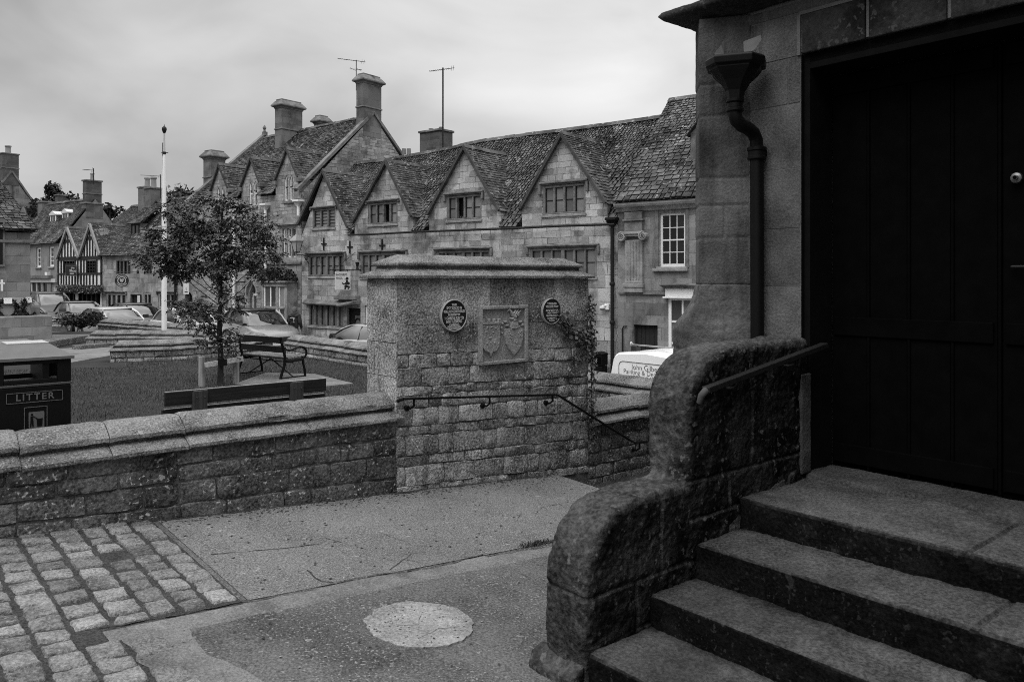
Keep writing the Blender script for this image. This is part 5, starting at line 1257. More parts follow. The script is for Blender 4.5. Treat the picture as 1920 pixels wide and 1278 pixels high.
def lancets(h, fr, x0, x1, yt, yb):
    a = fr.rect(x0, x1, yt, yb); w = (a[1]-a[0]); lw = w*.42; fs = []
    mb = MB(); pm_ = MB()
    for xl in (a[0], a[1]-lw):
        xm = xl+lw/2; zs_ = a[3]-lw*.85
        pts = [(xl, a[2]), (xl+lw, a[2]), (xl+lw, zs_), (xl+lw*.9, zs_+lw*.35), (xm, a[3]), (xl+lw*.1, zs_+lw*.35), (xl, zs_)]
        h.hole(pts); inn = [(xm+(p-xm)*.60, lerp(a[2], a[3], .03)+(q-a[2])*.93) for p, q in pts]
        n = len(pts)
        for i in range(n):
            j = (i+1) % n; mb.add([(pts[i][0],.03,pts[i][1]),(pts[j][0],.03,pts[j][1]),(inn[j][0],.03,inn[j][1]),(inn[i][0],.03,inn[i][1]),(inn[j][0],.12,inn[j][1]),(inn[i][0],.12,inn[i][1])], [(0,1,2,3),(3,2,4,5)])
        zm = (a[2]+a[3])/2; mb.box(xl+lw*.1, xl+lw*.9, .055, .1, zm-.025, zm+.025)
        pm_.add([(p, .10, q) for p, q in inn], [tuple(range(n))], R.uniform(.05,.4))
    f = mb.build('window', WHITE, h.o); pm_.build('pane', GLASS, f)
    mb = MB(); mb.box(a[0]-.06, a[1]+.06, -.07, .05, a[2]-.11, a[2]-.01); mb.build('window_sill', TRIMD, f)
lancets(hC, frC, 407.5, 421.5, 350, 384); lancets(hC, frC, 467.5, 482, 340, 386); lancets(hC, frC, 534, 550.5, 328, 376)
def tallw(x0, x1, yt, yb, nx, tr=.62, **k):
    a = frC.rect(x0, x1, yt, yb); hC.hole(rectp(*a)); mb = MB(); s_ = .09
    for c in ((a[0], a[0]+s_, a[2], a[3]), (a[1]-s_, a[1], a[2], a[3]), (a[0]+s_, a[1]-s_, a[3]-s_, a[3]), (a[0]+s_, a[1]-s_, a[2], a[2]+s_)): mb.box(c[0], c[1], .02, .16, c[2], c[3])
    for i in range(1, nx): x = lerp(a[0], a[1], i/nx); mb.box(x-.045, x+.045, .02, .15, a[2]+s_, a[3]-s_)
    zt = lerp(a[2], a[3], tr); mb.box(a[0]+s_, a[1]-s_, .025, .15, zt-.045, zt+.045); f = mb.build('window', TRIM, hC.o)
    mb = MB(); fm = MB()
    for i in range(nx):
        for z0, z1 in ((a[2]+s_, zt-.045), (zt+.045, a[3]-s_)):
            x0_, x1_ = lerp(a[0]+s_, a[1]-s_, i/nx)+.03, lerp(a[0]+s_, a[1]-s_, (i+1)/nx)-.03
            mb.quad((x0_, .13, z0), (x1_, .13, z0), (x1_, .13, z1), (x0_, .13, z1), R.uniform(.0,.5))
            for c in ((x0_, x0_+.045, z0, z1), (x1_-.045, x1_, z0, z1), (x0_, x1_, z0, z0+.045), (x0_, x1_, z1-.045, z1)): fm.box(c[0], c[1], .09, .128, c[2], c[3])
    mb.build('pane', GLASS, f); fm.build('casement_sash', WHITE, f)
    return f, a
f, a = tallw(526, 556, 424, 486, 3)
mb = MB(); n = 10; xa, xb = frC.px(521, 418)[0], frC.px(558.5, 418)[0]; zb2 = frC.px(540, 418)[1]; zt2 = frC.px(540, 406)[1]
arc = [(lerp(xa, xb, i/n), zb2+.06+(zt2-zb2-.06)*math.sin(math.pi*i/n)) for i in range(n+1)]
mb.prism([(xa, zb2-.02), (xb, zb2-.02)]+arc[::-1], 'xz', -.05, .02); mb.prism([(xa-.04, zb2-.08), (xb+.04, zb2-.08), (xb+.04, zb2-.01), (xa-.04, zb2-.01)], 'xz', -.14, .02); mb.build('pediment', TRIM, f)
tallw(452, 482, 424, 486, 3); tallw(405, 430, 424, 486, 3)
tallw(453.5, 461.5, 533, 585, 1, .55); tallw(489, 497, 533, 585, 1, .55); tallw(405, 428, 530, 588, 2)
a = frC.rect(468, 481, 530, 590); xm = (a[0]+a[1])/2; zsp = a[3]-.45
hC.hole([(a[0], -.35), (a[1], -.35), (a[1], zsp), (xm+.3*(a[1]-xm), a[3]-.12), (xm, a[3]), (xm-.3*(a[1]-xm), a[3]-.12), (a[0], zsp)])
mb = MB(); mb.quad((a[0],.2,-.35),(a[1],.2,-.35),(a[1],.2,zsp-.1),(a[0],.2,zsp-.1), .5); d_ = mb.build('door', m_plain('mid_grey_door', .06, .4, .4, .1), hC.o)
mb = MB(); mb.quad((a[0],.22,zsp-.1),(a[1],.22,zsp-.1),(a[1],.22,a[3]),(a[0],.22,a[3]), .1); mb.build('pane', GLASS, d_); mb = MB(); mb.box(a[0], a[1], .15, .2, zsp-.12, zsp-.04); mb.box(xm-.03, xm+.03, .15, .21, zsp-.04, a[3]-.1); mb.box(a[0], a[0]+.06, .15, .21, -.3, zsp); mb.build('door_frame', WHITE, d_)
hC.wall(outer, WALLG, .25); hC.inside(C0, C1, -.5, 7, 1.2)
mb = MB()    # pointed hood and label moulds round the door
zz = a[3]+.1
for p, q in (((a[0]-.18, zsp), (a[0]-.12, zsp+.25)), ((a[0]-.12, zsp+.25), (xm, zz+.1)), ((xm, zz+.1), (a[1]+.12, zsp+.25)), ((a[1]+.12, zsp+.25), (a[1]+.18, zsp))): mb.bar((p[0], -.05, p[1]), (q[0], -.05, q[1]), .14, .11)
for s_ in (-1, 1): mb.box(*sorted((xm+s_*.55, xm+s_*1.25)), -.08, .02, zz-.05, zz+.05); mb.box(*sorted((xm+s_*1.18, xm+s_*1.25)), -.08, .02, zz-.7, zz-.051)
mb.box(xm-.55, xm+.55, -.05, .02, zz+.14, zz+1.0); mb.build('door_surround', TRIM, hC.o, bevel=.01, seg=1)
mb = MB(); z_ = frC.px(540, 493)[1]; mb.box(C0, C1, -.09, .02, z_-.06, z_+.05); mb.build('string_course', TRIMD, hC.o, bevel=.015)
# square bay with creeper on its roof
a = frC.rect(511, 558, 530, 598); mb = MB(); bx0, bx1, bzt = a[0], a[1], a[3]
bay = mb; pr = .55
for x0_, x1_ in ((bx0, bx0+.12), ((bx0+bx1)/2-.07+.2, (bx0+bx1)/2+.07+.2), (bx1-.12, bx1)): mb.box(x0_, x1_, -pr, -pr+.14, .4, bzt-.16)
mb.box(bx0, bx1, -pr-.02, -pr+.16, bzt-.16, bzt); mb.box(bx0, bx1, -pr-.03, .0, -.5, .4); mb.box(bx0, bx0+.1, -pr+.14, 0, .4, bzt); mb.box(bx1-.1, bx1, -pr+.14, 0, .4, bzt); mb.box(bx0+.12, bx1-.12, -pr+.02, -pr+.12, lerp(.4,bzt,.62)-.05, lerp(.4,bzt,.62)+.05)
mb.box(bx0-.06, bx1+.06, -pr-.12, .0, bzt+.001, bzt+.08)
by = mb.build('bay_window', TRIM, hC.o, bevel=.012, seg=1)
mb = MB(); xs_ = [bx0+.12, lerp(bx0,bx1,.33), (bx0+bx1)/2+.13, (bx0+bx1)/2+.27, bx1-.12]
for i, (p, q) in enumerate(((xs_[0], xs_[1]), (xs_[1], xs_[2]), (xs_[3], xs_[4]))):
    for z0_, z1_ in ((.4, lerp(.4,bzt,.62)), (lerp(.4,bzt,.62), bzt-.16)): mb.quad((p, -pr+.08, z0_), (q, -pr+.08, z0_), (q, -pr+.08, z1_), (p, -pr+.08, z1_), R.uniform(0,.35) if i < 2 else (.05 if z0_ < 1 else .9))
mb.build('pane', GLASS, by); mb = MB()
for p in (xs_[0], xs_[1]-.03, xs_[2]-.06, xs_[3], xs_[4]-.06): mb.box(p, p+.06, -pr+.04, -pr+.079, .4, bzt-.16)
mb.build('casement_sash', WHITE, by)
vn = thing('creeper', 'dark creeper heaped on the roof of the bay window', 'creeper', frC.O + frC.x*((bx0+bx1)/2) - frC.y*.3 + V((0,0,bzt+.08)), frC.ang)
mb = MB(); rr = random.Random(2)
for _ in range(1500):
    t = rr.uniform(-1,1); hh = .55*math.sqrt(max(0, 1-t*t))*(1 if t > -.3 else .7); p = V((t*(bx1-bx0)*.55, rr.uniform(-.38,.3), max(-.12, rr.uniform(-.1, 1)*hh))); s = rr.uniform(.03,.06); d1 = V((rr.uniform(-1,1), rr.uniform(-1,1), rr.uniform(-1,1))).normalized()*s; d2 = V((rr.uniform(-1,1), rr.uniform(-1,1), rr.uniform(-1,1))).normalized()*s
    mb.add([p-d1, p+d2, p+d1, p-d2], [(0,1,2,3)], rr.random())
mb.build('leaves', BUSHM, vn, normals=False); mb = MB(); mb.tube([(-.5,-.3,0), (0,-.2,.2), (.5,.1,.1)], .02, 5); mb.build('stem', BARK, vn)
DC = 3.99; zrl, zrr = frC.px(481, 261, DC)[1], frC.px(698, 217, DC)[1]; zrm = (zrl+zrr)/2
mb = MB(); xs = [lerp(C0, C1, i/10) for i in range(11)]
tiles(mb, [V((x, -.22, cz(x)+.04)) for x in xs], [V((x, DC, lerp(zrl, zrr, i/10))) for i, x in enumerate(xs)], .24, .15, (.16,.40), .032, 15, .5, .22, skip=lambda m, a, b: m.y < .02 and any(l[0] < m.x < r_[0] for _, l, r_ in GLC))
mb.quad(V((C0, DC, zrl-.04)), V((C1, DC, zrr-.04)), V((C1, 2*DC, cz(C1))), V((C0, 2*DC, cz(C0))), .4); ridge(mb, [V((C0, DC, zrl+.03)), V((C1, DC, zrr+.03))], .14, 5)
mb.build('roof', SLATE, hC.o, normals=False)
for i, (a, b, c) in enumerate(GLC):
    mb = MB(); tri_gable_roof(hC, mb, a, b, c, 2.4, .1, 60+i*7); g = mb.build('gable_roof', SLATED, hC.o, normals=False)
    mb = MB(); verge_bars(mb, a, b, c, -.10, .08, .07); mb.build('verge', VERGE, g)
    for f in (b, c): mb = MB(); mb.quad((f[0], 0, cz(f[0])-.1), (f[0], 1.2, cz(f[0])-.1), (f[0], 1.2, f[1]), (f[0], 0, f[1])); mb.build('cheek_wall', WALLG, hC.o)
    for s_ in (b, c): mb = MB(); mb.box(s_[0]-.11, s_[0]+.11, -.12, .3, s_[1]-.22, s_[1]-.04); mb.build('kneeler', TRIMD, g, bevel=.02)
for x in (C1, C0):
    mb = MB(); zc_ = cz(x); zr_ = zrr if x == C1 else zrl
    mb.add([(x, .02, -.6), (x, 2*DC, -.6), (x, 2*DC, zc_), (x, DC, zr_-.0), (x, .02, zc_)], [(0,1,2,3,4)]); mb.build('end_wall', WALLG, hC.o)
    mb = MB(); mb.bar((x-.05, -.25, zc_+.10), (x-.05, DC, zr_+.14), .26, .12); mb.bar((x-.05, 2*DC+.2, zc_+.10), (x-.05, DC, zr_+.14), .26, .12); mb.build('coped_verge', TRIMD, hC.o)
mb = MB(); mb.box(C0-.08, C0+.12, DC-.1, DC+.1, zrl+.1, zrl+.3); mb.lathe([(.09, zrl+.3), (.05, zrl+.4), (.1, zrl+.5), (.02, zrl+.65)], (C0, DC, 0), 8); mb.build('finial', TRIMD, hC.o)
# stacks
c2x1 = C1-.0; zt_ = frC.px(690, 157, DC)[1]
hC.chimney(C1-.45, C1+.012, DC-.60, DC+.50, zrr-1.0, zt_, STACK, bands=(frC.px(690, 206, DC)[1],))
x_ = frC.px(528, 272, DC-1.13)[0]; hC.chimney(x_-.52, x_, DC-1.13, DC+.10, zrm-2.4, frC.px(541, 199, DC-.8)[1], STACK, bands=(frC.px(541, 243, DC-.8)[1],))
x_ = frC.px(603, 236, DC+1.6)[0]; hC.chimney(x_-.22, x_+.22, DC+1.3, DC+1.9, zrm-2.4, frC.px(603, 230, DC+1.6)[1], STACK)
a = frC.px(402, 300, 1.5); hC.chimney(a[0]-.32, a[0]+.32, 1.1, 1.9, cz(a[0])-.4, frC.px(402, 296, 1.5)[1], STACK, bands=(frC.px(402, 335, 1.5)[1],), pots=0)
for px_, y0_, y1_ in ((502, 384, 590), (443, 384, 590), (574, 376, 404)):
    a, b = frC.px(px_, y0_), frC.px(px_, y1_); downpipe(hC.o, min(a[0], C1-.06), -.12, b[1] if px_ == 574 else -.5, a[1]-.2, WHITE, .062, True)
# ---------------------------------------------------------------- lantern, hanging signs, aerials
def at_fr(fr, px, py, off): a = fr.px(px, py, off); return fr.O + fr.x*a[0] + fr.y*off + V((0, 0, a[1]))
p = at_fr(frB, 556.5, 478, -.55)
ln = thing('street_lantern', 'glazed lantern on an iron bracket between the gothic and gabled houses', 'lantern', p, WANG); ln.scale = (.82, .82, .82)
mb = MB(); mb.tube([(.35, .55, -.1), (.15, .25, .0), (0, 0, .0), (0, 0, .12)], .03, 6); mb.tube([(.33, .5, -.45), (.2, .3, -.1)], .02, 6); mb.build('bracket', IRON, ln)
mb = MB(); mb.loft([[(a*q, b*q, z) for a, b in ((-1,-1),(1,-1),(1,1),(-1,1))] for q, z in ((.10,.16),(.19,.66))]); mb.build('glass_body', m_plain('pale_lantern_glass', .34, .15, .5, .1), ln)
mb = MB()
for a, b in ((-1,-1),(1,-1),(1,1),(-1,1)): mb.bar((a*.10, b*.10, .14), (a*.20, b*.20, .68), .025, .025)
mb.box(-.12, .12, -.12, .12, .12, .155); mb.build('frame', IRON, ln)
mb = MB(); mb.loft([[(a*q, b*q, z) for a, b in ((-1,-1),(1,-1),(1,1),(-1,1))] for q, z in ((.25,.67),(.25,.72),(.10,.95),(.08,.95),(.05,1.02))]); mb.build('hood', m_plain('weathered_copper', .25, .5, .4, .3), ln)
# sign of the tea room: white board with dark lettering and a seated figure in black
p = at_fr(frB, 642.5, 543, -.75); sa = WANG+math.pi/2-math.radians(14)
sg = thing('hanging_sign', 'white hanging sign with dark lettering and a black figure on the gabled house', 'sign', p, sa)
W_, H_ = .64, .68
mb = MB(); mb.box(-W_/2, W_/2, -.015, .015, 0, H_); mb.build('board', PLASTER, sg, bevel=.004)
mb = MB(); put(mb, text_mb('BADGERS', .115, .004, .001), T(-.06, -.018, H_-.11)); put(mb, text_mb('HALL', .12, .004, .001), T(-.15, -.018, H_-.24)); mb.build('lettering', m_plain('faded_dark_paint', .06, .6), sg)
mb = MB()
def blob(cx_, cz_, rx, rz): mb.prism([(cx_+rx*math.cos(k*math.pi/5), cz_+rz*math.sin(k*math.pi/5)) for k in range(10)], 'xz', -.02, -.014)
for b_ in ((.18,.43,.06,.05),(.15,.40,.09,.015),(.17,.33,.05,.05),(.16,.24,.08,.06),(.24,.24,.05,.06),(.04,.22,.06,.025),(-.01,.26,.02,.03),(.12,.13,.06,.06),(.20,.12,.05,.04),(.10,.05,.045,.04),(.26,.10,.03,.05),(.22,.04,.03,.03)): blob(*b_)
mb.build('painted_figure', OAK, sg)
mb = MB(); mb.tube([(-.62, .0, H_+.08), (.78, 0, H_+.08)], .018, 6); mb.tube([(-.3, 0, H_+.02), (-.3, 0, H_+.08)], .012, 5); mb.tube([(.2, 0, H_+.02), (.2, 0, H_+.08)], .012, 5); mb.tube([(-.35, 0, H_+.10), (.55, .02, H_+.75)], .010, 5); mb.lathe([(.06, H_+.1), (.04, H_+.2), (.09, H_+.38)], (.62, 0, 0), 10); mb.build('bracket', IRON, sg)
def aerial(px, ybase, ytop, Z, boom, els, label, extra=None, rot=0.0, r=.02):
    p = at(px, ybase, Z); o = thing('tv_aerial', label, 'aerial', p); zt = at(px, ytop, Z).z-p.z
    mb = MB(); mb.tube([(0,0,0), (0,0,zt+.08)], r, 6); mb.build('mast', IRON, o)
    for k, (xa, ya, xb, yb, n, el) in enumerate(boom):
        a, b = at(xa, ya, Z)-p, at(xb, yb, Z)-p; mb = MB(); mb.tube([a, b], .013, 5); b_ = mb
        for i in range(n):
            q = a.lerp(b, (i+.5)/n); d = V((.25, .9, .0)).normalized()*el if els == 'h' else V((0, .2, 1)).normalized()*el
            d2 = V((.1,.3,.95)).normalized()*el if k == 0 and i >= n-2 else d
            mb.tube([q-d2, q+d2], .007, 4)
        mb.build('boom', IRON, o)
    return o
Zc2 = 36.4
aerial(668, 170, 116, Zc2, [(633, 110, 685, 116.5, 12, .10), (656, 129.5, 678, 131, 2, .28)], 'h', 'angled television aerial on the tallest gothic house chimney')
aerial(830.5, 281, 131, 32.5, [(805, 134, 852, 127.5, 13, .12)], 'h', 'tall banded television mast behind the brick chimney', r=.035)
# ================================================================ houses further up the street (left)
def simple_roof(h, x0, x1, ze, zr, D, mat, c0=.2, c1=.11, seed=1, over=.2, ends=None, wallm=None, eave=None):
    mb = MB(); xs = [lerp(x0, x1, i/8) for i in range(9)]
    ev = eave or (lambda x: ze)
    tiles(mb, [V((x, -over, ev(x))) for x in xs], [V((x, D, zr)) for x in xs], c0, c1, (.14,.36), .03, seed)
    mb.quad(V((x0, D, zr-.04)), V((x1, D, zr-.04)), V((x1, 2*D, ze)), V((x0, 2*D, ze)), .4); ridge(mb, [V((x0, D, zr+.03)), V((x1, D, zr+.03))], .13, seed)
    mb.build('roof', mat, h.o, normals=False)
    if wallm:
        for x in (x0, x1):
            mb = MB(); mb.add([(x, .02, -.6), (x, 2*D, -.6), (x, 2*D, ze-.05), (x, D, zr-.04), (x, .02, ze-.05)], [(0,1,2,3,4)]); mb.build('end_wall', wallm, h.o)
# D: low building with a dark archway behind the sapling
frD = row_frame(350, -3.2); hD = House('archway_house', 'stone house with a dark round archway half hidden behind the sapling', frD)
x0, x1 = frD.px(334, 500)[0], frD.px(362.5, 500)[0]; ze = frD.px(350, 470)[1]; a = frD.rect(346, 361, 547, 590)
arch = [(a[0], -.4), (a[1], -.4), (a[1], a[3]-.35)]+[((a[0]+a[1])/2+(a[1]-a[0])/2*math.cos(t*math.pi/8), a[3]-.35+.35*math.sin(t*math.pi/8)) for t in range(1, 8)]+[(a[0], a[3]-.35)]
hD.hole(arch); b = frD.rect(339, 346, 488, 512); hD.light(*b, 2, 2, hood=False); hD.wall([(x0,-.6),(x1,-.6),(x1,ze),(x0,ze)], WALLE); hD.inside(x0, x1, -.5, 4, 1.5)
zr_ = frD.px(350, 372, 2.7)[1]; simple_roof(hD, x0, x1, ze, zr_, 2.7, SLATE, .16, .10, 31, .2, None, WALLE)
# E: cottage with a dormer and a round sign
frE = row_frame(262, -3.1); hE = House('stone_cottage', 'low stone cottage with steep slate roof and one dark dormer', frE)
x0, x1 = frE.px(191.5, 500)[0], frE.px(333.5, 500)[0]; ze = frE.px(262, 478)[1]
def wE(xl, xr, yt, yb, n, **k): return hE.light(*frE.rect(xl, xr, yt, yb), n, k.pop('rows', 1), None, k.pop('hood', False), k.pop('sill', False), **k)
wE(217, 245, 488, 514, 4, lite=(0,.2), trim=TRIMD, sw=.05); wE(272.5, 285, 491, 515, 2, lite=(0,.2), trim=TRIMD); wE(314, 329, 492, 516, 2, lite=(0,.2), trim=TRIMD)
wE(199, 236.5, 549, 590, 4, lite=(0,.1), hood=True, sw=.12, mw=.17, drop=.1); wE(268, 284, 549, 580, 2, lite=(0,.1), sw=.1); wE(297, 331, 549, 578, 3, lite=(0,.1), sw=.1, hood=True, drop=.1)
a = frE.rect(244.5, 258.5, 552, 600); hE.door(a[0], a[1], -.35, a[3], OAK)
hE.wall([(x0,-.6),(x1,-.6),(x1,ze),(x0,ze)], WALLE); hE.inside(x0, x1, -.5, 3.6, 1.2)
DE = 2.66; simple_roof(hE, x0, x1, ze, frE.px(282, 378, DE)[1], DE, SLATE, .16, .10, 41, .22, None, WALLE)
a = frE.rect(247.5, 262.5, 419, 446, .9); mb = MB(); mb.box(a[0], a[1], .88, 2.6, a[2]-.1, a[3]); dm = hE_d = mb.build('dormer', TRIMD, hE.o)
mb = MB(); fm = MB(); xm = (a[0]+a[1])/2
for p, q in ((a[0]+.06, xm-.02), (xm+.02, a[1]-.06)): mb.quad((p,.86,a[2]),(q,.86,a[2]),(q,.86,a[3]-.1),(p,.86,a[3]-.1), R.uniform(.1,.3))
mb.build('pane', GLASSD, dm)
for c in ((a[0], a[0]+.07), (xm-.04, xm+.04), (a[1]-.07, a[1])): fm.box(c[0], c[1], .83, .879, a[2], a[3]-.02)
fm.box(a[0], a[1], .835, .879, a[3]-.12, a[3]-.02); fm.build('window_frame', OAK, dm)
mb = MB(); mb.box(a[0]-.12, a[1]+.12, .78, .9, a[2]-.10, a[2]-.01); mb.build('window_sill', TRIM, dm)
mb = MB(); tiles(mb, [V((a[0]-.2, .72, a[3]-.02)), V((a[1]+.3, .72, a[3]-.02))], [V((a[0]-.1, 2.66, a[3]+1.5)), V((a[1]+.2, 2.66, a[3]+1.5))], .16, .1, seed=6); mb.build('dormer_roof', SLATE, dm, normals=False)
a = frE.px(283, 360, DE); hE.chimney(a[0]-.75, a[0]-.02, DE-.35, DE+.35, frE.px(283, 395, DE)[1], frE.px(283, 352, DE)[1], STACK, hip=False, pots=1, potr=.15, poth=.52); hE.chimney(a[0]+.0, a[0]+.6, DE-.35, DE+.35, frE.px(283, 395, DE)[1], frE.px(283, 355, DE)[1], STACK, hip=False, pots=1, potr=.15, poth=.6)
xd = frE.px(332, 500)[0]; downpipe(hE.o, xd, -.09, -.4, ze-.1, IRON, .06, True)
mb = MB(); a = frE.rect(259, 265.5, 552, 572); mb.box(a[0], a[1], -.06, .01, a[2], a[3]); nb = mb.build('notice_board', OAK, hE.o); mb = MB(); mb.box(a[0]+.04, a[1]-.04, -.066, -.061, a[2]+.05, a[3]-.05); mb.build('paper_notice', PLASTER, nb)
# round black sign on its bracket
p = at_fr(frE, 228.5, 526, -.85); sg = thing('round_sign', 'round black hanging sign with a ringed animal head emblem', 'sign', p, math.radians(12))
r = .325; mb = MB(); mb.lathe([(r,.02),(r,-.02)], (0,0,0), 28, 'y'); mb.build('disc', OAK, sg)
pale = m_plain('pale_sign_paint', .42, .6, .3, .1); mb = MB()
def ringm(mb, r0, r1, y, n=28):
    for k in range(n):
        t, t2 = 2*math.pi*k/n, 2*math.pi*(k+1)/n; mb.quad((r0*math.cos(t),y,r0*math.sin(t)),(r0*math.cos(t2),y,r0*math.sin(t2)),(r1*math.cos(t2),y,r1*math.sin(t2)),(r1*math.cos(t),y,r1*math.sin(t)))
ringm(mb, .165, .205, -.024)
for k in range(-5, 6):     # short strokes of lettering round the ring
    for s_ in (1, -1):
        t = math.pi/2*s_ + k*.2; c, s2 = math.cos(t), math.sin(t); mb.quad(*[(c*q-s2*w, -.024, s2*q+c*w) for q, w in ((.235,-.018),(.285,-.018),(.285,.012),(.235,.012))])
mb.prism([(-.10,.07),(-.06,.11),(-.03,.08),(.03,.08),(.06,.11),(.10,.07),(.08,.0),(.04,-.08),(0,-.11),(-.04,-.08),(-.08,0)], 'xz', -.026, -.022); mb.build('emblem', pale, sg)
mb = MB(); mb.prism([(-.05,.04),(-.02,.04),(-.035,.01)], 'xz', -.03, -.027); mb.prism([(.05,.04),(.02,.04),(.035,.01)], 'xz', -.03, -.027); mb.prism([(-.03,-.04),(.03,-.04),(0,-.08)], 'xz', -.03, -.027); mb.build('emblem_marks', OAK, sg)
mb = MB(); mb.tube([(-.36, 0, r+.10), (.75, 0, r+.10)], .022, 6); mb.box(.70, .80, -.05, .05, r+.02, r+.18); mb.tube([(-.14,0,r-.02),(-.14,0,r+.1)], .015, 5); mb.tube([(.14,0,r-.02),(.14,0,r+.1)], .015, 5); mb.build('bracket', IRON, sg)
# shield-shaped sign with a pale plate under it
p = at_fr(frD, 349.5, 531, -.8); sg = thing('shield_sign', 'half-round dark sign with a pale diagonal over a narrow white plate', 'sign', p, math.radians(10))
mb = MB(); mb.box(-.26, .26, -.012, .012, .36, .62); mb.build('top_board', PLASTER, sg); mb = MB(); mb.prism([(-.25,.355)]+[(-.25*math.cos(t*math.pi/10), .355-.34*math.sin(t*math.pi/10)) for t in range(1, 10)]+[(.25,.355)], 'xz', -.012, .012); mb.build('half_disc', m_plain('dark_sign_paint', .03, .5), sg)
mb = MB(); mb.prism([(.04,.35),(.13,.35),(.05,.2),(.10,.12),(-.10,.07),(-.06,.15)], 'xz', -.018, -.012); mb.build('emblem', PLASTER, sg)
mb = MB(); mb.box(-.13, .11, -.012, .012, -.50, .0); mb.build('white_plate', PLASTER, sg); mb = MB(); mb.box(-.02, .0, -.016, -.0122, -.32, -.2); mb.box(-.08, .06, -.016, -.0122, -.42, -.38); mb.build('plate_lettering', OAK, sg)
mb = MB(); mb.tube([(-.5, .1, .66), (.3, 0, .66)], .018, 6); mb.build('bracket', IRON, sg)
# F: timber-framed shop
frF = row_frame(150, -3.0); hF = House('timber_shop', 'black and white timber framed shop with twin sharp gables', frF)
gF = [((129.3,427),(109.5,484),(151,482)), ((172,420),(152,480),(190.5,478))]
x0, x1 = frF.px(110, 500)[0], frF.px(190.8, 500)[0]; zb0 = frF.px(150, 537)[1]
gg = [[frF.px(*p) for p in g] for g in gF]
zf = min(gg[0][1][1], gg[1][2][1])
for i, (xa_, xb_) in enumerate(((115, 150), (153, 187))):
    pass
hF.hole(rectp(*frF.rect(113, 188, 543, 585)))
a1 = frF.rect(119.5, 141, 489, 512); a2 = frF.rect(163, 183, 488.5, 512.5); hF.hole(rectp(*a1)); hF.hole(rectp(*a2))
hF.wall([(x0,-.6),(x1,-.6),(x1,zf),gg[1][0],((gg[1][1][0]+gg[0][2][0])/2, (gg[1][1][1]+gg[0][2][1])/2),gg[0][0],(x0,zf)], PLASTER)
hF.inside(x0, x1, -.5, 3.4, .9)
mb = MB(); ym0, ym1 = -.045, .03
z1_ = frF.px(150, 484)[1]; z2_ = frF.px(150, 513)[1]; z3_ = frF.px(150, 537)[1]
def hb(z, xa, xb, h=.16): mb.box(xa, xb, ym0-.006, ym1, z-h/2, z+h/2)
hb(z1_, x0, x1, .2); hb(z2_, x0, x1, .10); hb(z3_, x0, x1, .16)
stx = [x0, frF.px(115.5,500)[0], frF.px(120,500)[0], frF.px(125,500)[0], frF.px(130.5,500)[0], frF.px(136,500)[0], frF.px(141.5,500)[0], frF.px(146.5,500)[0], frF.px(152.3,500)[0], frF.px(158,500)[0], frF.px(163,500)[0], frF.px(169,500)[0], frF.px(175.5,500)[0], frF.px(182,500)[0], x1]
def inwin(x, z): return any(a[0]-.02 < x < a[1]+.02 and a[2] < z < a[3] for a in (a1, a2))
for i, x in enumerate(stx):
    w_ = .16 if i in (0, 8, 14) else .11
    mb.box(x-w_/2, x+w_/2, ym0, ym1, z3_+.08, z2_-.05)
    if i in (0,1,2,6,7,8,9,10,13,14): mb.box(x-w_/2, x+w_/2, ym0, ym1, z2_+.05, z1_-.1)
for g in gg:
    (ax, az), (lx, lz), (rx, rz_) = g; cx_ = (lx+rx)/2; zc1 = lerp(lz, az, .30); zc2 = lerp(lz, az, .62)
    hb(lerp(lz, az, .56), lerp(lx, ax, .56), lerp(rx, ax, .56), .16)
    for f in (-.64, -.36, -.1, .18, .44, .68):
        x = cx_+f*(rx-lx)/2; top = lerp(lz, az, 1-abs(f))-.05; mb.box(x-.05, x+.05, ym0, ym1, z1_+.1, top)
hF_t = mb.build('timber_frame', OAK, hF.o)
mb = MB()
for g in gg: verge_bars(mb, g[0], g[1], g[2], -.14, .10, .15)
mb.build('bargeboard', m_plain('grey_bargeboard', .22, .7), hF.o)
for a in (a1, a2):
    mb = MB(); n = 4
    for i in range(n+1): x = lerp(a[0], a[1], i/n); mb.box(x-.03, x+.03, .0, .12, a[2], a[3])
    for i in range(5): z = lerp(a[2], a[3], i/4); mb.box(a[0], a[1], .02, .11, z-.02, z+.02)
    f = mb.build('window', OAK, hF.o); mb = MB()
    for i in range(n): mb.quad((lerp(a[0],a[1],i/n), .09, a[2]), (lerp(a[0],a[1],(i+1)/n), .09, a[2]), (lerp(a[0],a[1],(i+1)/n), .09, a[3]), (lerp(a[0],a[1],i/n), .09, a[3]), R.uniform(0,.15))
    mb.build('pane', GLASSD, f)
a = frF.rect(113, 188, 543, 585); mb = MB(); n = 9
for i in range(n+1): x = lerp(a[0], a[1], i/n); mb.box(x-.05, x+.05, .02, .16, a[2], a[3])
mb.box(a[0], a[1], -.02, .15, a[3]-.22, a[3]); f = mb.build('shop_front', OAK, hF.o); mb = MB(); mb.quad((a[0], .12, a[2]), (a[1], .12, a[2]), (a[1], .12, a[3]-.2), (a[0], .12, a[3]-.2), .15); mb.build('pane', GLASSD, f)
a = frF.rect(143, 147, 545, 562); mb = MB(); mb.box(a[0], a[1], -.04, .02, a[2], a[3]); mb.build('pale_post', LGREY, hF.o)
for i, g in enumerate(gg):
    mb = MB(); tri_gable_roof(hF, mb, g[0], g[1], g[2], 3.6, .1, 80+i*9, .15, .1); mb.build('gable_roof', SLATE, hF.o, normals=False)
p = at_fr(frF, 150, 540, -.22); fb = thing('window_box', 'long trailing flower box under the timber framed shop gables', 'planter', p, WANG)
mb = MB(); rr = random.Random(4); Lb = x1-x0
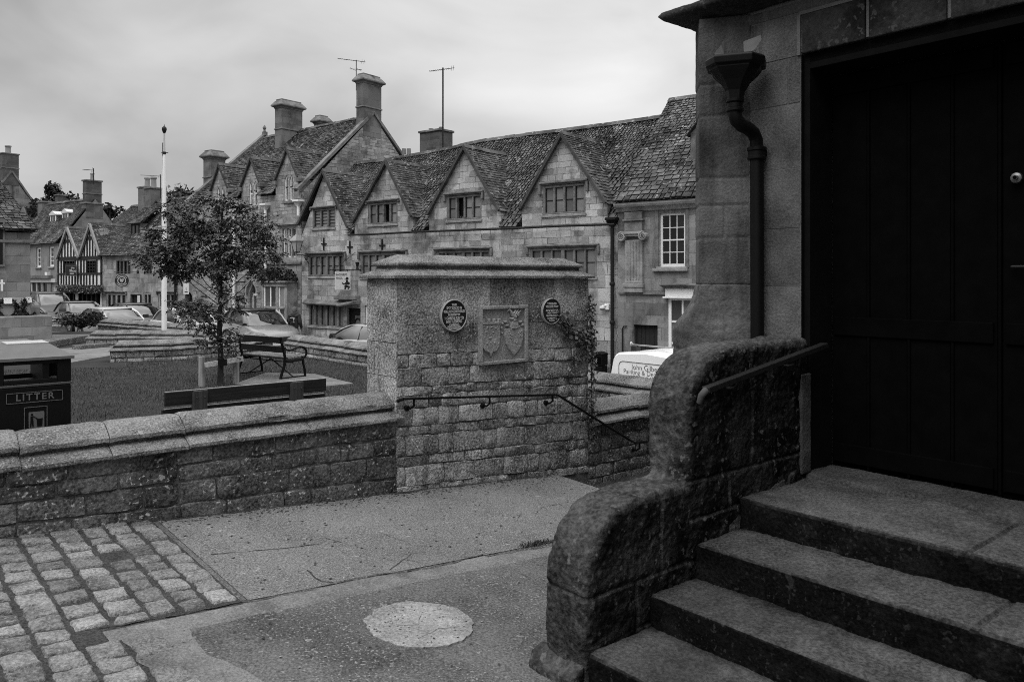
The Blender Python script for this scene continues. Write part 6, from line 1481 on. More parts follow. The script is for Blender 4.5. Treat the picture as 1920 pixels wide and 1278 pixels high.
mbx = MB(); mbx.box(-Lb*.47, Lb*.47, -.1, .12, -.22, -.02); mbx.build('trough', OAK, fb)
for _ in range(1500):
    p = V((rr.uniform(-.5,.5)*Lb, rr.uniform(-.22,.12), rr.uniform(-.24,.14)+.06*math.sin(_))); s = rr.uniform(.03,.055); d1 = V((rr.gauss(0,1), rr.gauss(0,1), rr.gauss(0,1))).normalized()*s; d2 = V((rr.gauss(0,1), rr.gauss(0,1), rr.gauss(0,1))).normalized()*s
    mb.add([p-d1, p+d2, p+d1, p-d2], [(0,1,2,3)], rr.random())
mb.build('flowers', IVYM, fb, normals=False)
p = at_fr(frF, 134, 507.5, -.35); sg = thing('hanging_sign', 'square black sign with stacked pale lettering on the timber framed shop', 'sign', p, math.radians(2))
mb = MB(); mb.box(-.31, .31, -.02, .02, -.29, .29); mb.build('board', OAK, sg); mb = MB()
for c in ((-.31,-.29,-.29,.29),(.29,.31,-.29,.29),(-.29,.29,.27,.29),(-.29,.29,-.29,-.27)): mb.box(c[0], c[1], -.028, -.0, c[2], c[3])
mb.build('rim', m_plain('dull_rim', .12, .5), sg); mb = MB(); put(mb, text_mb('the', .15, .004, .004), T(.08, -.024, .16)); put(mb, text_mb('Shop', .19, .004, .005), T(.09, -.024, -.0)); mb.box(-.08, .14, -.024, -.0205, -.19, -.13); mb.build('lettering', pale, sg)
mb = MB(); mb.tube([(-.35, .0, .33), (.36, .0, .33)], .015, 5); mb.tube([(-.2,0,.29),(-.2,0,.33)], .01, 4); mb.tube([(.2,0,.29),(.2,0,.33)], .01, 4); mb.build('bracket', IRON, sg)
# G: rendered house with two white dormers
frG = row_frame(75, -2.9); hG = House('dormer_house', 'plain rendered house with two small white arched dormers', frG)
x0, x1 = frG.px(24, 500)[0], frG.px(109.5, 500)[0]; ze = frG.px(75, 458)[1]
for xl, xr, yt, yb in ((68, 77, 464, 501), (92, 101, 462, 500), (44, 52, 466, 502)):
    a = frG.rect(xl, xr, yt, yb); hG.sash(a[0], a[1], a[2], a[3], 2, 4, (.0,.3), .09)
a = frG.rect(30, 88, 530, 546); hG.hole(rectp(*a)); b = frG.rect(95, 106, 528, 575); hG.door(b[0], b[1], -.35, b[3], LGREY)
hG.wall([(x0,-.6),(x1,-.6),(x1,ze),(x0,ze)], RENDER); hG.inside(x0, x1, -.5, 3.4, .9)
mb = MB()
for i in range(7): x = lerp(a[0], a[1], i/6); mb.box(x-.05, x+.05, .02, .14, a[2], a[3])
f = mb.build('shop_front', LGREY, hG.o); mb = MB(); mb.quad((a[0], .1, a[2]), (a[1], .1, a[2]), (a[1], .1, a[3]), (a[0], .1, a[3]), .2); mb.build('pane', GLASSD, f)
mb = MB(); c = frG.rect(26, 107, 522.5, 529); mb.box(c[0], c[1], -.10, .02, c[2], c[3]); mb.build('fascia', LGREY, hG.o)
mb = MB(); c = frG.rect(26, 99, 516, 522); mb.box(c[0], c[1], -.25, .02, c[2], c[3]); mb.build('canopy', TRIMD, hG.o, bevel=.02); mb = MB(); c = frG.rect(90.5, 95, 510, 517); mb.box(c[0], c[1], -.2, .0, c[2], c[3]); mb.build('wall_lamp', WHITE, hG.o)
DG = 2.1; zr_ = frG.px(150, 375.5, DG)[1]
simple_roof(hG, x0, x1, ze, zr_, DG, SLATED, .15, .10, 51, .2, None, RENDER)
for xl, xr, yt, yb in ((94, 104.5, 398, 429), (116.5, 127.5, 394, 425)):
    off = 1.0 if xl < 100 else 1.15
    a = frG.rect(xl, xr, yt, yb, off); xm = (a[0]+a[1])/2
    mb = MB(); mb.box(a[0]+.02, a[1]-.02, off+.03, off+1.6, a[2], a[3]-.16); dm = mb.build('dormer', m_plain('lead_cheek', .12, .7, .3, .2), hG.o)
    pts = [(a[0], a[2]), (a[1], a[2]), (a[1], a[3]-.2), (lerp(xm,a[1],.6), a[3]-.04), (xm, a[3]), (lerp(xm,a[0],.6), a[3]-.04), (a[0], a[3]-.2)]
    mb = MB(); mb.prism(pts, 'xz', off-.0, off+.03); mb.box(a[0]-.06, a[1]+.06, off-.08, off+.05, a[2]-.08, a[2]-.001); mb.build('window_frame', WHITE, dm)
    mb = MB(); mb.loft([[(p, y, q+.02) for p, q in ((a[0]-.05, a[3]-.2), (a[1]+.05, a[3]-.2), (a[1]+.05, a[3]-.14), (xm, a[3]+.06), (a[0]-.05, a[3]-.14))] for y in (off-.06, off+1.7)]); mb.build('dormer_roof', m_plain('pale_lead', .5, .5, .4, .15), dm)
    mb = MB()
    for p, q in ((a[0]+.08, xm-.03), (xm+.03, a[1]-.08)): mb.quad((p, off-.004, a[2]+.08), (q, off-.004, a[2]+.08), (q, off-.004, a[3]-.18), (p, off-.004, a[3]-.18), R.uniform(.02,.15))
    mb.build('pane', GLASS, dm)
a = frG.px(190, 384, DG); zt = frG.px(190, 338, DG)[1]; zm_ = frG.px(190, 381, DG)[1]
hG.chimney(x1-.55, x1+.02, DG-.55, DG+.45, zr_-1.2, zm_, STACK, hip=False); hG.chimney(x1-.5, x1-.03, DG-.5, DG+.4, zm_+.05, zt, BRICK, hip=False, bands=(frG.px(190, 363, DG)[1],), pots=1, potr=.11, poth=.42)
a = frG.px(112, 380, DG+.3); hG.chimney(a[0]-.22, a[0]+.22, DG+.1, DG+.6, zr_-.6, frG.px(112, 367, DG+.3)[1], BRICK, hip=False)
a = frG.px(84, 395, DG+.2); hG.chimney(a[0]-.35, a[0]+.35, DG-.1, DG+.7, zr_-1.6, frG.px(84, 380, DG+.2)[1], STACK, hip=False)
# H: roof showing behind
frH = row_frame(235, -2.6, 4.6); hH = House('rear_house', 'grey roofed house showing behind the timber framed shop', frH)
x0, x1 = frH.px(196, 420)[0], frH.px(268, 420)[0]; ze = frH.px(235, 424)[1]; hH.wall([(x0,-.6),(x1,-.6),(x1,ze),(x0,ze)], RENDER); simple_roof(hH, x0, x1, ze, frH.px(235, 388, 1.8)[1], 1.8, SLATED, .16, .1, 61, .15, None, RENDER)
# I: big gabled house at the far left
frI = row_frame(-140, -2.6); hI = House('tall_gabled_house', 'tall stone house at the left edge with plain gable and chimney', frI)
x0, x1 = frI.px(-230, 500)[0], frI.px(-95, 500)[0]; ze = frI.px(-140, 470)[1]-.3; zr_ = frI.px(24, 322, 4)[1]
hI.sash(*frI.rect(-160, -145, 480, 515), 2, 4); hI.wall([(x0,-.6),(x1,-.6),(x1,ze),(x0,ze)], RENDER); simple_roof(hI, x0, x1, ze, zr_, 4.0, SLATED, .22, .13, 71, .25, None, WALLA)
mb = MB(); mb.bar((x1-.03, -.2, ze+.1), (x1-.03, 4, zr_+.1), .22, .12); mb.bar((x1-.03, 8.2, ze+.1), (x1-.03, 4, zr_+.1), .22, .12); mb.build('coped_verge', TRIMD, hI.o)
hI.chimney(x1-.95, x1+.02, 3.4, 4.5, zr_-1.0, frI.px(22, 289, 4)[1], BRICK, hip=False, bands=(frI.px(22, 316, 4)[1],), pots=1, potr=.2, poth=.6)
aerial(175.5, 345, 318, 47.5, [(157, 318.5, 176, 319, 8, .16)], 'h', 'small television aerial beside the brick chimney of the dormer house', r=.025)
aerial(301, 372, 330, 43.5, [(264, 328.5, 302, 330.5, 14, .09)], 'h', 'long flat television aerial on the cottage chimney')
# ================================================================ ashlar memorial building with wreaths, far left
pm0 = at(57, 600, 25.0); MU, MV = UX.dot(pm0), UY.dot(pm0)
mm = thing('memorial_building', 'small ashlar building on a broad stone plinth at the left edge', 'building', uv(MU, MV, ZL), UA)
frM = Fr(uv(MU, MV, ZL), UA)
def mx_(px, off=0): return frM.px(px, 560, off)[0]
def mz(py, px=30, off=0): return frM.px(px, py, off)[1]
x1 = 0.0; x0 = -6.0
mb = MB(); mb.box(x0, x1, 0, 5, 0, mz(436)); mb.build('wall', WALLM, mm)
mb = MB(); mb.box(x0-.05, x1+.07, -.09, 5.07, mz(456), mz(450)); mb.build('string_course', TRIMD, mm, bevel=.03)
mb = MB(); mb.loft([[(x0, -q, z), (x1+q, -q, z), (x1+q, 5, z), (x0, 5, z)] for q, z in ((.22, mz(598)), (.22, mz(572)), (.14, mz(566)), (.03, mz(558)))]); mb.build('base_course', WALLM, mm)
mb = MB(); zt = mz(430); tiles(mb, [V((x0, -.2, zt)), V((x1+.18, -.2, zt))], [V((x0, 2.5, zt+2.3)), V((x1-.9, 2.5, zt+2.3))], .2, .12, seed=4); tiles(mb, [V((x1+.2, -.2, zt)), V((x1+.2, 5.2, zt))], [V((x1-.9, 2.5, zt+2.3)), V((x1-.9, 2.7, zt+2.3))], .2, .12, seed=5); mb.quad((x0,-.2,zt-.05),(x1+.2,-.2,zt-.05),(x1+.2,5.2,zt-.05),(x0,5.2,zt-.05)); mb.build('roof', SLATED, mm, normals=False)
mb = MB(); a = V((x1-.12, .5, zt)); mb.loft([[(a.x+p*q, a.y+r_*q, z) for p, r_ in ((-1,-1),(1,-1),(1,1),(-1,1))] for q, z in ((.16, zt), (.15, zt+.25), (.02, zt+.75))]); mb.build('pinnacle', TRIMD, mm)
mb = MB(); mb.box(x0, mx_(9), -.07, .02, mz(500), mz(412)); wf = mb.build('window_surround', TRIMD, mm); mb = MB(); mb.box(x0, mx_(4.5), -.074, -.071, mz(496), mz(418)); mb.build('pane', GLASSD, wf)
mb = MB(); xs_ = mx_(3.4, -.1); mb.box(xs_-.03, xs_+.03, -.12, -.09, mz(545), mz(524)); mb.box(xs_-.08, xs_+.08, -.121, -.091, mz(532), mz(529)); mb.build('small_cross', WHITE, mm)
mb = MB(); bx = frM.px(98, 610, -1.1)[0]; zb_ = mz(592, 80, -1.1); mb.box(x0, bx, -1.1, 3.5, -.5, zb_); mb.build('plinth_block', WALLM, mm, bevel=.03)
mb = MB(); mb.box(x0, frM.px(98,640,-1.15)[0]+.03, -1.16, 3.6, -.5, .14); mb.build('plinth_step', WALLM, mm, bevel=.02)
mb = MB(); mb.box(x0, frM.px(72, 645, -3.0)[0], -3.0, -1.165, -.3, .20); mb.build('paved_step', PAVE, mm, bevel=.02)
def wreath(px, py, off, rz, label):
    p = at_fr(frM, px, py, off); o = thing('wreath', label, 'wreath', p, UA+rz, 'wreaths on the memorial plinth'); o.rotation_euler = (math.radians(-14), 0, UA+rz)
    mb = MB(); rr = random.Random(int(px)); rad = .27
    for _ in range(900):
        t = rr.uniform(0, 6.283); q = rr.gauss(0, .035); w_ = rr.gauss(-.02, .03); p_ = V(((rad+q)*math.cos(t), w_, (rad+q)*math.sin(t))); s = rr.uniform(.02,.045); d1 = V((rr.gauss(0,1), rr.gauss(0,1), rr.gauss(0,1))).normalized()*s; d2 = V((rr.gauss(0,1), rr.gauss(0,1), rr.gauss(0,1))).normalized()*s
        mb.add([p_-d1, p_+d2, p_+d1, p_-d2], [(0,1,2,3)], rr.random())
    mb.build('leaves', BUSHM, o, normals=False); mb = MB(); mb.lathe([(.19,.03),(.19,.01)], (0,0,0), 20, 'y'); mb.build('backing', m_plain('dull_backing', .16, .8), o); mb = MB(); mb.box(-.10, .12, -.09, -.05, .16, .34); mb.build('card', PLASTER, o)
wreath(14, 580, -.35, 0, 'round poppy wreath with a pale card facing front on the plinth'); wreath(53.5, 578, -.30, math.radians(50), 'dark wreath seen edge on by the corner of the memorial')
# ================================================================ background trees and the dark bush
def foliage(mb, c, rx, ry, rz, n, s, rr, lobes=14):
    L = []
    for _ in range(lobes):
        d = V((rr.gauss(0,1), rr.gauss(0,1), rr.gauss(0,1))).normalized()*rr.uniform(.35,.85); L.append((V((d.x*rx, d.y*ry, d.z*rz)), rr.uniform(.28,.5)))
    for _ in range(n):
        q, r_ = rr.choice(L); d = V((rr.gauss(0,1), rr.gauss(0,1), rr.gauss(0,1))).normalized()*r_*rr.uniform(.5,1.05)
        p = V(c)+q+V((d.x*rx, d.y*ry, d.z*rz)); a = V((rr.gauss(0,1), rr.gauss(0,1), rr.gauss(0,1))).normalized()*s*rr.uniform(.6,1.3); b = V((rr.gauss(0,1), rr.gauss(0,1), rr.gauss(0,1))).normalized()*s*rr.uniform(.5,1)
        mb.add([p-a, p+b, p+a, p-b*.6], [(0,1,2,3)], min(1, max(0, rr.gauss(.5,.25))))
def bg_tree(px, py, Z, rx, rz, label, n=2600, seed=1, mat=None):
    c = at(px, py, Z); base = zroad(max(-60, c.x)); o = thing('tree', label, 'tree', (c.x, c.y, base), 0, 'trees beyond the roofs'); rr = random.Random(seed); h = c.z-base
    mb = MB(); mb.tube([(0,0,0), (.05,0,h*.5), (0,.1,h)], [.28,.2,.1], 8)
    for k in range(6): t = k*1.05; mb.tube([(0,0,h*.55), (math.cos(t)*rx*.5, math.sin(t)*rx*.5, h+rz*.2)], [.1,.03], 5)
    mb.build('trunk', BARK, o); mb = MB(); foliage(mb, (0,0,h), rx, rx*.8, rz, n, .2, rr); mb.build('crown', mat or BUSHM, o, normals=False)
TREEM = m_leaf('far_tree_leaf', .012, .05, .6)
bg_tree(98, 392, 60, 2.0, 1.9, 'dark rounded tree between the left-hand chimneys', 2600, 1)
bg_tree(152, 400, 64, 1.9, 1.1, 'low dark tree showing over the dormer house ridge', 1600, 2)
bg_tree(365, 400, 52, 2.6, 1.9, 'feathery tree behind the sapling and the white flagpole', 3000, 3, TREEM)
bg_tree(205, 395, 62, 1.0, .6, 'small tree top just right of the brick chimney', 500, 4)
p = zpx(152, 617, ZL); bs = thing('bush', 'dark sprawling bush at the end of the long coped wall', 'bush', p)
mb = MB(); rr = random.Random(6); st_ = MB()
for k in range(75):
    t = rr.uniform(0, 6.28); l = rr.uniform(.5, 1.0); q = V((math.cos(t)*l, math.sin(t)*l*.7, rr.uniform(.18, .62))); st_.tube([(0,0,.02), q*.5+V((0,0,.14)), q], [.012,.008,.004], 4)
    for _ in range(34):
        s = rr.uniform(.3,1.05); pp_ = V((q.x*s, q.y*s, q.z*s+.16*(1-abs(2*s-1)))) + V((rr.gauss(0,.06), rr.gauss(0,.06), rr.gauss(0,.05))); pp_.z = max(.03, pp_.z); a = V((rr.gauss(0,1), rr.gauss(0,1), rr.gauss(0,1))).normalized()*.07; b = V((rr.gauss(0,1), rr.gauss(0,1), rr.gauss(0,1))).normalized()*.035
        mb.add([pp_-a, pp_+b, pp_+a, pp_-b], [(0,1,2,3)], rr.random())
mb.build('leaves', BUSHM, bs, normals=False); st_.build('stem', BARK, bs)
# ================================================================ parked vehicles
def m_car(name, v, metal=.35, rough=.28):
    m = m_plain(name, v, rough, .5, .04, 3, metal, bstr=.0); b = m.node_tree.nodes['Principled BSDF']; b.inputs['Coat Weight'].default_value = .35; b.inputs['Coat Roughness'].default_value = .04; return m
CARGL = m_plain('car_glass', .012, .03, .5, .1, 2, bstr=0.0); CARGL.node_tree.nodes['Principled BSDF'].inputs['IOR'].default_value = 2.3
TYRE = m_plain('tyre_rubber', .012, .8, .2); RIM = m_plain('alloy_wheel', .38, .35, .5, .1, 10, .6); BPLAS = m_plain('black_plastic', .012, .5, .4); LAMP = m_plain('headlamp_glass', .5, .08, .5, .3, 30); PLATE = m_plain('number_plate', .6, .5)
def car(label, paint, pos, head, kind='hatch', L=4.2, W=1.8, H=1.48, dark_sill=False, roofm=None, group='cars parked along the street'):
    zb = zroad(pos[0]); o = thing('parked_car', label, 'car', (pos[0], pos[1], zb), math.atan2(head[1], head[0]), group)
    K = {'hatch': (.72, .93, 1.00, 1.02, 1.85, .25, .95), 'suv': (.90, 1.08, 1.14, 1.10, 1.95, .25, .95), 'saloon': (.68, .90, .96, 1.15, 1.95, .95, 1.55), 'mpv': (.84, 1.08, 1.12, .80, 1.75, .15, .55), 'van': (1.0, 1.22, 1.25, .85, 1.5, .1, .3)}[kind]
    zn, zh, zbelt, wb, rf, rb, rr_ = K; hw = W/2; f, r = L/2, -L/2
    st = [(r, .86, .42, zbelt-.30), (r+.05, .93, .28, zbelt-.10), (r+.18, .965, .22, zbelt+.0), (r+.7, 1.0, .20, zbelt+.01), (0, 1.0, .19, zbelt), (f-wb, .995, .20, zh), (f-wb+.3, .985, .2, zh-.02), (f-.45, .95, .21, lerp(zn, zh, .5)), (f-.16, .88, .22, zn), (f-.05, .80, .26, zn-.14), (f, .70, .34, zn-.28)]
    rings = []
    for x, q, z0, z1 in st:
        w = hw*q; zm = z0+(z1-z0)*.55
        half = [(w*.90, z0), (w*.985, z0+.12), (w, zm), (w*.985, z1-.10), (w*.93, z1-.03), (w*.80, z1)]
        rings.append([(x, -a, b) for a, b in half]+[(x, 0, z1+.035*(1 if x > f-wb-.1 else .3))]+[(x, a, b) for a, b in reversed(half)]+[(x, 0, z0)])
    mb = MB(); mb.loft(rings); body = mb.build('body', paint, o, smooth=True, angle=45)
    def ring(pts, z): return [(x, y, z) for x, y in pts]
    def cab(xf, xr, w, z, nose=.18): return [(xr, -w*.80, z), (xr+.12, -w*.95, z), (xr+.5, -w, z), (xf-.45, -w, z), (xf-.1, -w*.86, z), (xf, -w*.5, z), (xf+.02, 0, z), (xf, w*.5, z), (xf-.1, w*.86, z), (xf-.45, w, z), (xr+.5, w, z), (xr+.12, w*.95, z), (xr, w*.80, z)]
    B = cab(f-wb+.04, r+rb, hw*.93, zbelt-.04); M1 = cab(lerp(f-wb, f-rf, .55), lerp(r+rb, r+rr_, .55), hw*.845, lerp(zbelt, H, .58)); T_ = cab(f-rf, r+rr_, hw*.74, H-.055)
    mb = MB(); mb.loft([B, M1, T_]); g = mb.build('glazing', CARGL, o, smooth=True, angle=35)
    mb = MB(); rp_ = [cab(f-rf+.06, r+rr_-.07, hw*.755, H-.06), cab(f-rf+.0, r+rr_-.0, hw*.74, H-.025), cab(f-rf-.25, r+rr_+.25, hw*.55, H)]; mb.loft(rp_); mb.build('roof', roofm or paint, o, smooth=True, angle=60)
    mb = MB()
    for i in (0, 1, 3, 4, 8, 9, 11, 12):
        if i in (3, 9): continue
        mb = MB(); p, q, s_ = V(B[i]), V(M1[i]), V(T_[i]); wdt = .085 if i in (0,1,11,12) else .06
        for a, b in ((p, q), (q, s_)): n = V((0, 1 if a.y > 0 else -1, 0)); mb.bar(a+n*.006, b+n*.006, wdt, .03, (1, 0, 0))
        mb.build('pillar', paint, o)
    for sgn in (-1, 1):
        mb = MB(); x = (f-rf+r+rr_)/2+.1; mb.bar((x-.06, sgn*hw*.935, zbelt-.03), (x-.12, sgn*hw*.75, H-.06), .07, .02, (1,0,0)); mb.build('pillar', paint, o)
    for sx, sgn in ((f-.86, -1), (f-.86, 1), (r+.82, -1), (r+.82, 1)):
        rad = .345 if kind in ('suv','van') else .315
        mb = MB(); mb.lathe([(rad+.07, -sgn*.0), (rad+.07, -sgn*(.20))], (sx, sgn*(hw+.004), rad+.02), 22, 'y'); mb.build('wheel_arch', BPLAS, o)
        mb = MB(); y = sgn*(hw+.008); s = -sgn; mb.lathe([(rad*.6, y+s*.20), (rad*.97, y+s*.20), (rad, y+s*.17), (rad, y+s*.04), (rad*.95, y+s*.005), (rad*.66, y)], (sx, 0, rad), 22, 'y'); w_ = mb.build('wheel', TYRE, o, smooth=True, angle=50)
        mb = MB(); mb.lathe([(rad*.64, y+s*.04), (rad*.66, y-s*.004), (rad*.60, y-s*.006), (rad*.56, y+s*.03)], (sx, 0, rad), 20, 'y')
        for k in range(5): t = k*2*math.pi/5; mb.bar((sx, y+s*.004, rad), (sx+math.cos(t)*rad*.6, y+s*.004, rad+math.sin(t)*rad*.6), .07, .02, (0,1,0))
        mb.build('rim', RIM, w_)
    for sgn in (-1, 1):
        mb = MB(); a = [(f-.08, sgn*hw*.66, zn-.17), (f-.24, sgn*hw*.885, zn-.10), (f-.62, sgn*hw*.955, zn-.02), (f-.52, sgn*hw*.90, zn+.055), (f-.22, sgn*hw*.74, zn-.015), (f-.115, sgn*hw*.60, zn-.07)]
        c = V((f-.4, 0, zn-.1)); P = [V(p)+(V(p)-c).normalized()*.022 for p in a]; mb.add(P+[p-(p-c).normalized()*.06 for p in P], [(0,1,2,3,4,5)]+[(i,(i+1)%6,(i+1)%6+6,i+6) for i in range(6)]); mb.build('headlight', LAMP, o)
        mb = MB(); mb.loft([[(x_, sgn*(hw*q), z) for x_, z in ((f-wb-.62+dx, zbelt+.02), (f-wb-.42+dx, zbelt+.02), (f-wb-.46+dx, zbelt+.16), (f-wb-.6+dx, zbelt+.15))] for q, dx in ((.95, .12), (1.02, .1), (1.17, .05), (1.2, .03))]); mb.build('wing_mirror', BPLAS if kind != 'mpv' else paint, o, bevel=.015)
        mb = MB(); mb.box(r-.01, r+.16, *sorted((sgn*hw*.60, sgn*hw*.93)), zbelt-.28, zbelt-.12); mb.build('tail_light', m_plain('tail_lamp', .05, .2), o, bevel=.01)
    mb = MB(); mb.loft([[(x, -w, z0), (x, w, z0), (x, w*.9, z1), (x, -w*.9, z1)] for x, w, z0, z1 in ((f-.16, hw*.60, .40, zn-.16), (f+.012, hw*.55, .44, zn-.20))]); mb.build('grille', BPLAS, o)
    mb = MB(); mb.box(f+.0, f+.022, -.26, .26, .40, .51); mb.build('number_plate', PLATE, o)
    mb = MB(); mb.lathe([(.06, f+.03), (.06, f+.005)], (0, 0, zn-.24), 12, 'x'); mb.build('badge', RIM, o)
    if dark_sill:
        mb = MB()
        for sgn in (-1, 1): mb.box(r+.15, f-.35, *sorted((sgn*(hw-.03), sgn*(hw+.006))), .22, .72)
        mb.build('dark_lower_side', BPLAS, o)  # darker band along the lower body sides
    return o
HV = (.645, -.764)
def cpos(px, Z): return ((px-CX)/F*Z, Z)
car('silver grey sport utility car parked nose on beside the pedestrian', m_car('silver_paint', .22, .35), cpos(484, 31.0), (.60, -.80), 'suv', 4.55, 1.86, 1.68, roofm=m_car('black_roof', .02))
car('dark people carrier parked nose on in front of the shops', m_car('charcoal_paint', .035, .3), cpos(92, 42.0), (.70, -.71), 'mpv', 4.3, 1.8, 1.72)
car('dark metallic saloon between people carrier and pale car', m_car('steel_paint', .09, .5), cpos(150, 38.5), (.72, -.69), 'saloon', 4.5, 1.8, 1.44)
car('pale silver car with wide bright windscreen behind the coped wall', m_car('pale_silver_paint', .42, .4), cpos(216, 33.2), (.74, -.67), 'hatch', 4.3, 1.8, 1.46)
car('black hatchback just left of the white flagpole', m_car('black_car_paint', .014, .2), cpos(258, 36.8), (.74, -.67), 'hatch', 4.2, 1.8, 1.50)
car('pale hatchback mostly hidden behind the sapling', m_car('white_grey_paint', .5, .1), cpos(352, 33.4), (.70, -.71), 'hatch', 4.2, 1.78, 1.50)
car('grey car nosing out from behind the pier', m_car('warm_grey_paint', .28, .4), cpos(684, 27.2), (-.86, .51), 'hatch', 4.1, 1.78, 1.47, dark_sill=True)
car('white vehicle nose showing past the ivy end of the pier', m_car('white_car_paint', .7, .0), (-.05, 21.6), (.60, -.80), 'van', 4.4, 1.82, 1.78)
# white van seen from behind
vfr = Fr(uv(10.35, 9.66, zroad(1.7)), math.atan2(-.764, .645))
vn = thing('white_van', 'white van with painter and decorator lettering on its plain rear', 'van', vfr.O, vfr.ang)
VW, VH = 1.74, 1.99; wp = m_car('van_white', .86, .0, .3)
half = [(.80, .30), (.865, .42), (.87, .95), (.835, 1.30), (.775, 1.62), (.735, 1.78), (.68, 1.86), (.60, 1.905)]
def vring(y, s=1.0, dz=0.0, zs=1.0): return [(VW/2-a*s, y, (b+dz)*zs) for a, b in half]+[(VW/2, y, (1.945+dz)*zs)]+[(VW/2+a*s, y, (b+dz)*zs) for a, b in reversed(half)]+[(VW/2, y, (.28+dz)*zs)]
mb = MB(); mb.loft([vring(.0, .975, 0, .985), vring(.02, .99), vring(.10, 1.0), vring(1.2), vring(2.75), vring(3.05, .97, 0, .93), vring(3.55, .96, 0, .60), vring(4.25, .92, 0, .52), vring(4.4, .85, .05, .44)]); mb.build('body', wp, vn, smooth=True, angle=32)
mb = MB(); a = vfr.px(1160.5, 676); b = vfr.px(1159, 712)      # rounded blank window panel outline
x0, x1, z0, z1 = a[0], VW-.14, .98, a[1]; pts = []
for cx_, cz_, t0 in ((x1-.09, z1-.09, 0), (x0+.09, z1-.09, 90), (x0+.05, z0+.05, 180), (x1-.05, z0+.05, 270)):
    for k in range(5): t = math.radians(t0+k*22.5); q = .09 if cz_ > 1.2 else .05; pts.append((cx_+q*math.cos(t), -.004, cz_+q*math.sin(t)))
mb.tube(pts+[pts[0]], .006, 5); mb.build('panel_seam', m_plain('seam_grey', .16, .6), vn)
TX = m_plain('van_lettering', .06, .5); mb = MB()
for t, px_, py_, s in (('John Gilbert', 1212, 690.5, .132), ('Painting & Decorating', 1213.5, 700.5, .120), ('07546 267', 1204, 710.5, .128)):
    c = vfr.px(px_, py_); put(mb, text_mb(t, s, .004, -.0028), T(c[0], -.004, c[1]))
mb.build('lettering', TX, vn)
for x in (.12, VW-.12):
    mb = MB(); mb.box(x-.06, x+.06, -.012, .05, .55, .95); mb.build('tail_light', m_plain('van_tail_lamp', .08, .2), vn, bevel=.01)
mb = MB(); mb.box(.06, VW-.06, -.09, .06, .26, .46); mb.build('bumper', BPLAS, vn, bevel=.03)
mb = MB(); mb.box(VW/2-.26, VW/2+.26, -.016, -.0, .60, .71); mb.build('number_plate', PLATE, vn)
for y in (.75, 3.5):
    for x, s in ((.03, 1), (VW-.03, -1)): mb = MB(); mb.lathe([(.2, x+s*.2), (.32, x+s*.2), (.325, x+s*.03), (.3, x), (.2, x)], (0, y, .325), 20, 'x'); mb.build('wheel', TYRE, vn, smooth=True, angle=50)
for y in (.42, 2.1):       # roof bars on feet
    for x in (.30, VW-.30):
        mb = MB(); mb.loft([[(x+a*q, y+b*.06, z) for a, b in ((-1,-1),(1,-1),(1,1),(-1,1))] for q, z in ((.065, 1.88), (.06, 1.99), (.045, 2.005))]); mb.build('bar_foot', BPLAS, vn, bevel=.01)
    mb = MB(); mb.box(.22, VW-.22, y-.018, y+.018, 2.005, 2.028); mb.lathe([(.03, .20), (.04, .19), (.03, .22)], (0, y, 2.03), 8, 'x'); mb.build('roof_bar', RIM, vn, bevel=.004)
mb = MB(); mb.quad((.30, 2.96, 1.25), (VW-.30, 2.96, 1.25), (VW-.32, 2.9, 1.7), (.32, 2.9, 1.7)); mb.build('windscreen', CARGL, vn)
# ================================================================ pedestrian
def skin(nodes, edges, sub=2):
    me = bpy.data.meshes.new('skin'); me.from_pydata([n[0] for n in nodes], edges, []); o = bpy.data.objects.new('skin', me); link(o)
    md = o.modifiers.new('s', 'SKIN'); md.use_smooth_shade = True
    for i, n in enumerate(nodes): sv = me.skin_vertices[0].data[i]; sv.radius = n[1]; sv.use_root = (i == 0)
    ss = o.modifiers.new('d', 'SUBSURF'); ss.levels = sub; ss.render_levels = sub
    m2 = bpy.data.meshes.new_from_object(o.evaluated_get(bpy.context.evaluated_depsgraph_get())); bpy.data.objects.remove(o); return m2
pp_ = at(552, 577, 31.4); zp = zroad(pp_.x)
pe = thing('person', 'person walking away in a dark hooded jacket with a pale print on the back', 'person', (pp_.x, pp_.y, zp), math.radians(-14))
N = [((0,0,.95),(.155,.115)), ((0,.0,1.12),(.14,.10)), ((0,-.01,1.32),(.165,.115)), ((0,.0,1.45),(.10,.08)), ((0,.01,1.52),(.058,.058)), ((0,.03,1.60),(.078,.090)), ((0,.03,1.68),(.074,.088)), ((0,.03,1.735),(.045,.055))]
E_ = [(i, i+1) for i in range(7)]
for s in (-1, 1):
    sw = .10*s; b = len(N)
    N += [((s*.175,0,1.42),(.068,.068)), ((s*.235,-.03,1.16),(.052,.052)), ((s*.225,.07+sw*.6,.93),(.036,.036)), ((s*.225,.10+sw*.6,.86),(.034,.022))]; E_ += [(3, b), (b, b+1), (b+1, b+2), (b+2, b+3)]
    for k, (dx, l) in enumerate(((-.024,.062),(-.009,.075),(.007,.070),(.021,.055))): N.append(((s*.225+dx*.3, .10+sw*.6+dx, .83), (.0085,.0085))); N.append(((s*.222+dx*.3, .115+sw*.6+dx, .83-l), (.007,.007))); q = len(N); E_ += [(b+3, q-2), (q-2, q-1)]
    N.append(((s*.20, .135+sw*.6, .86), (.010,.010))); N.append(((s*.20, .155+sw*.6, .82), (.008,.008))); q = len(N); E_ += [(b+2, q-2), (q-2, q-1)]
    h = len(N); N += [((s*.09,0,.88),(.095,.10)), ((s*.10,.05+sw*1.0,.50),(.066,.07)), ((s*.10,-.03+sw*2.2,.11+.03*(s<0)),(.045,.05)), ((s*.11,.12+sw*2.2,.05+.02*(s<0)),(.042,.03))]; E_ += [(0, h), (h, h+1), (h+1, h+2), (h+2, h+3)]
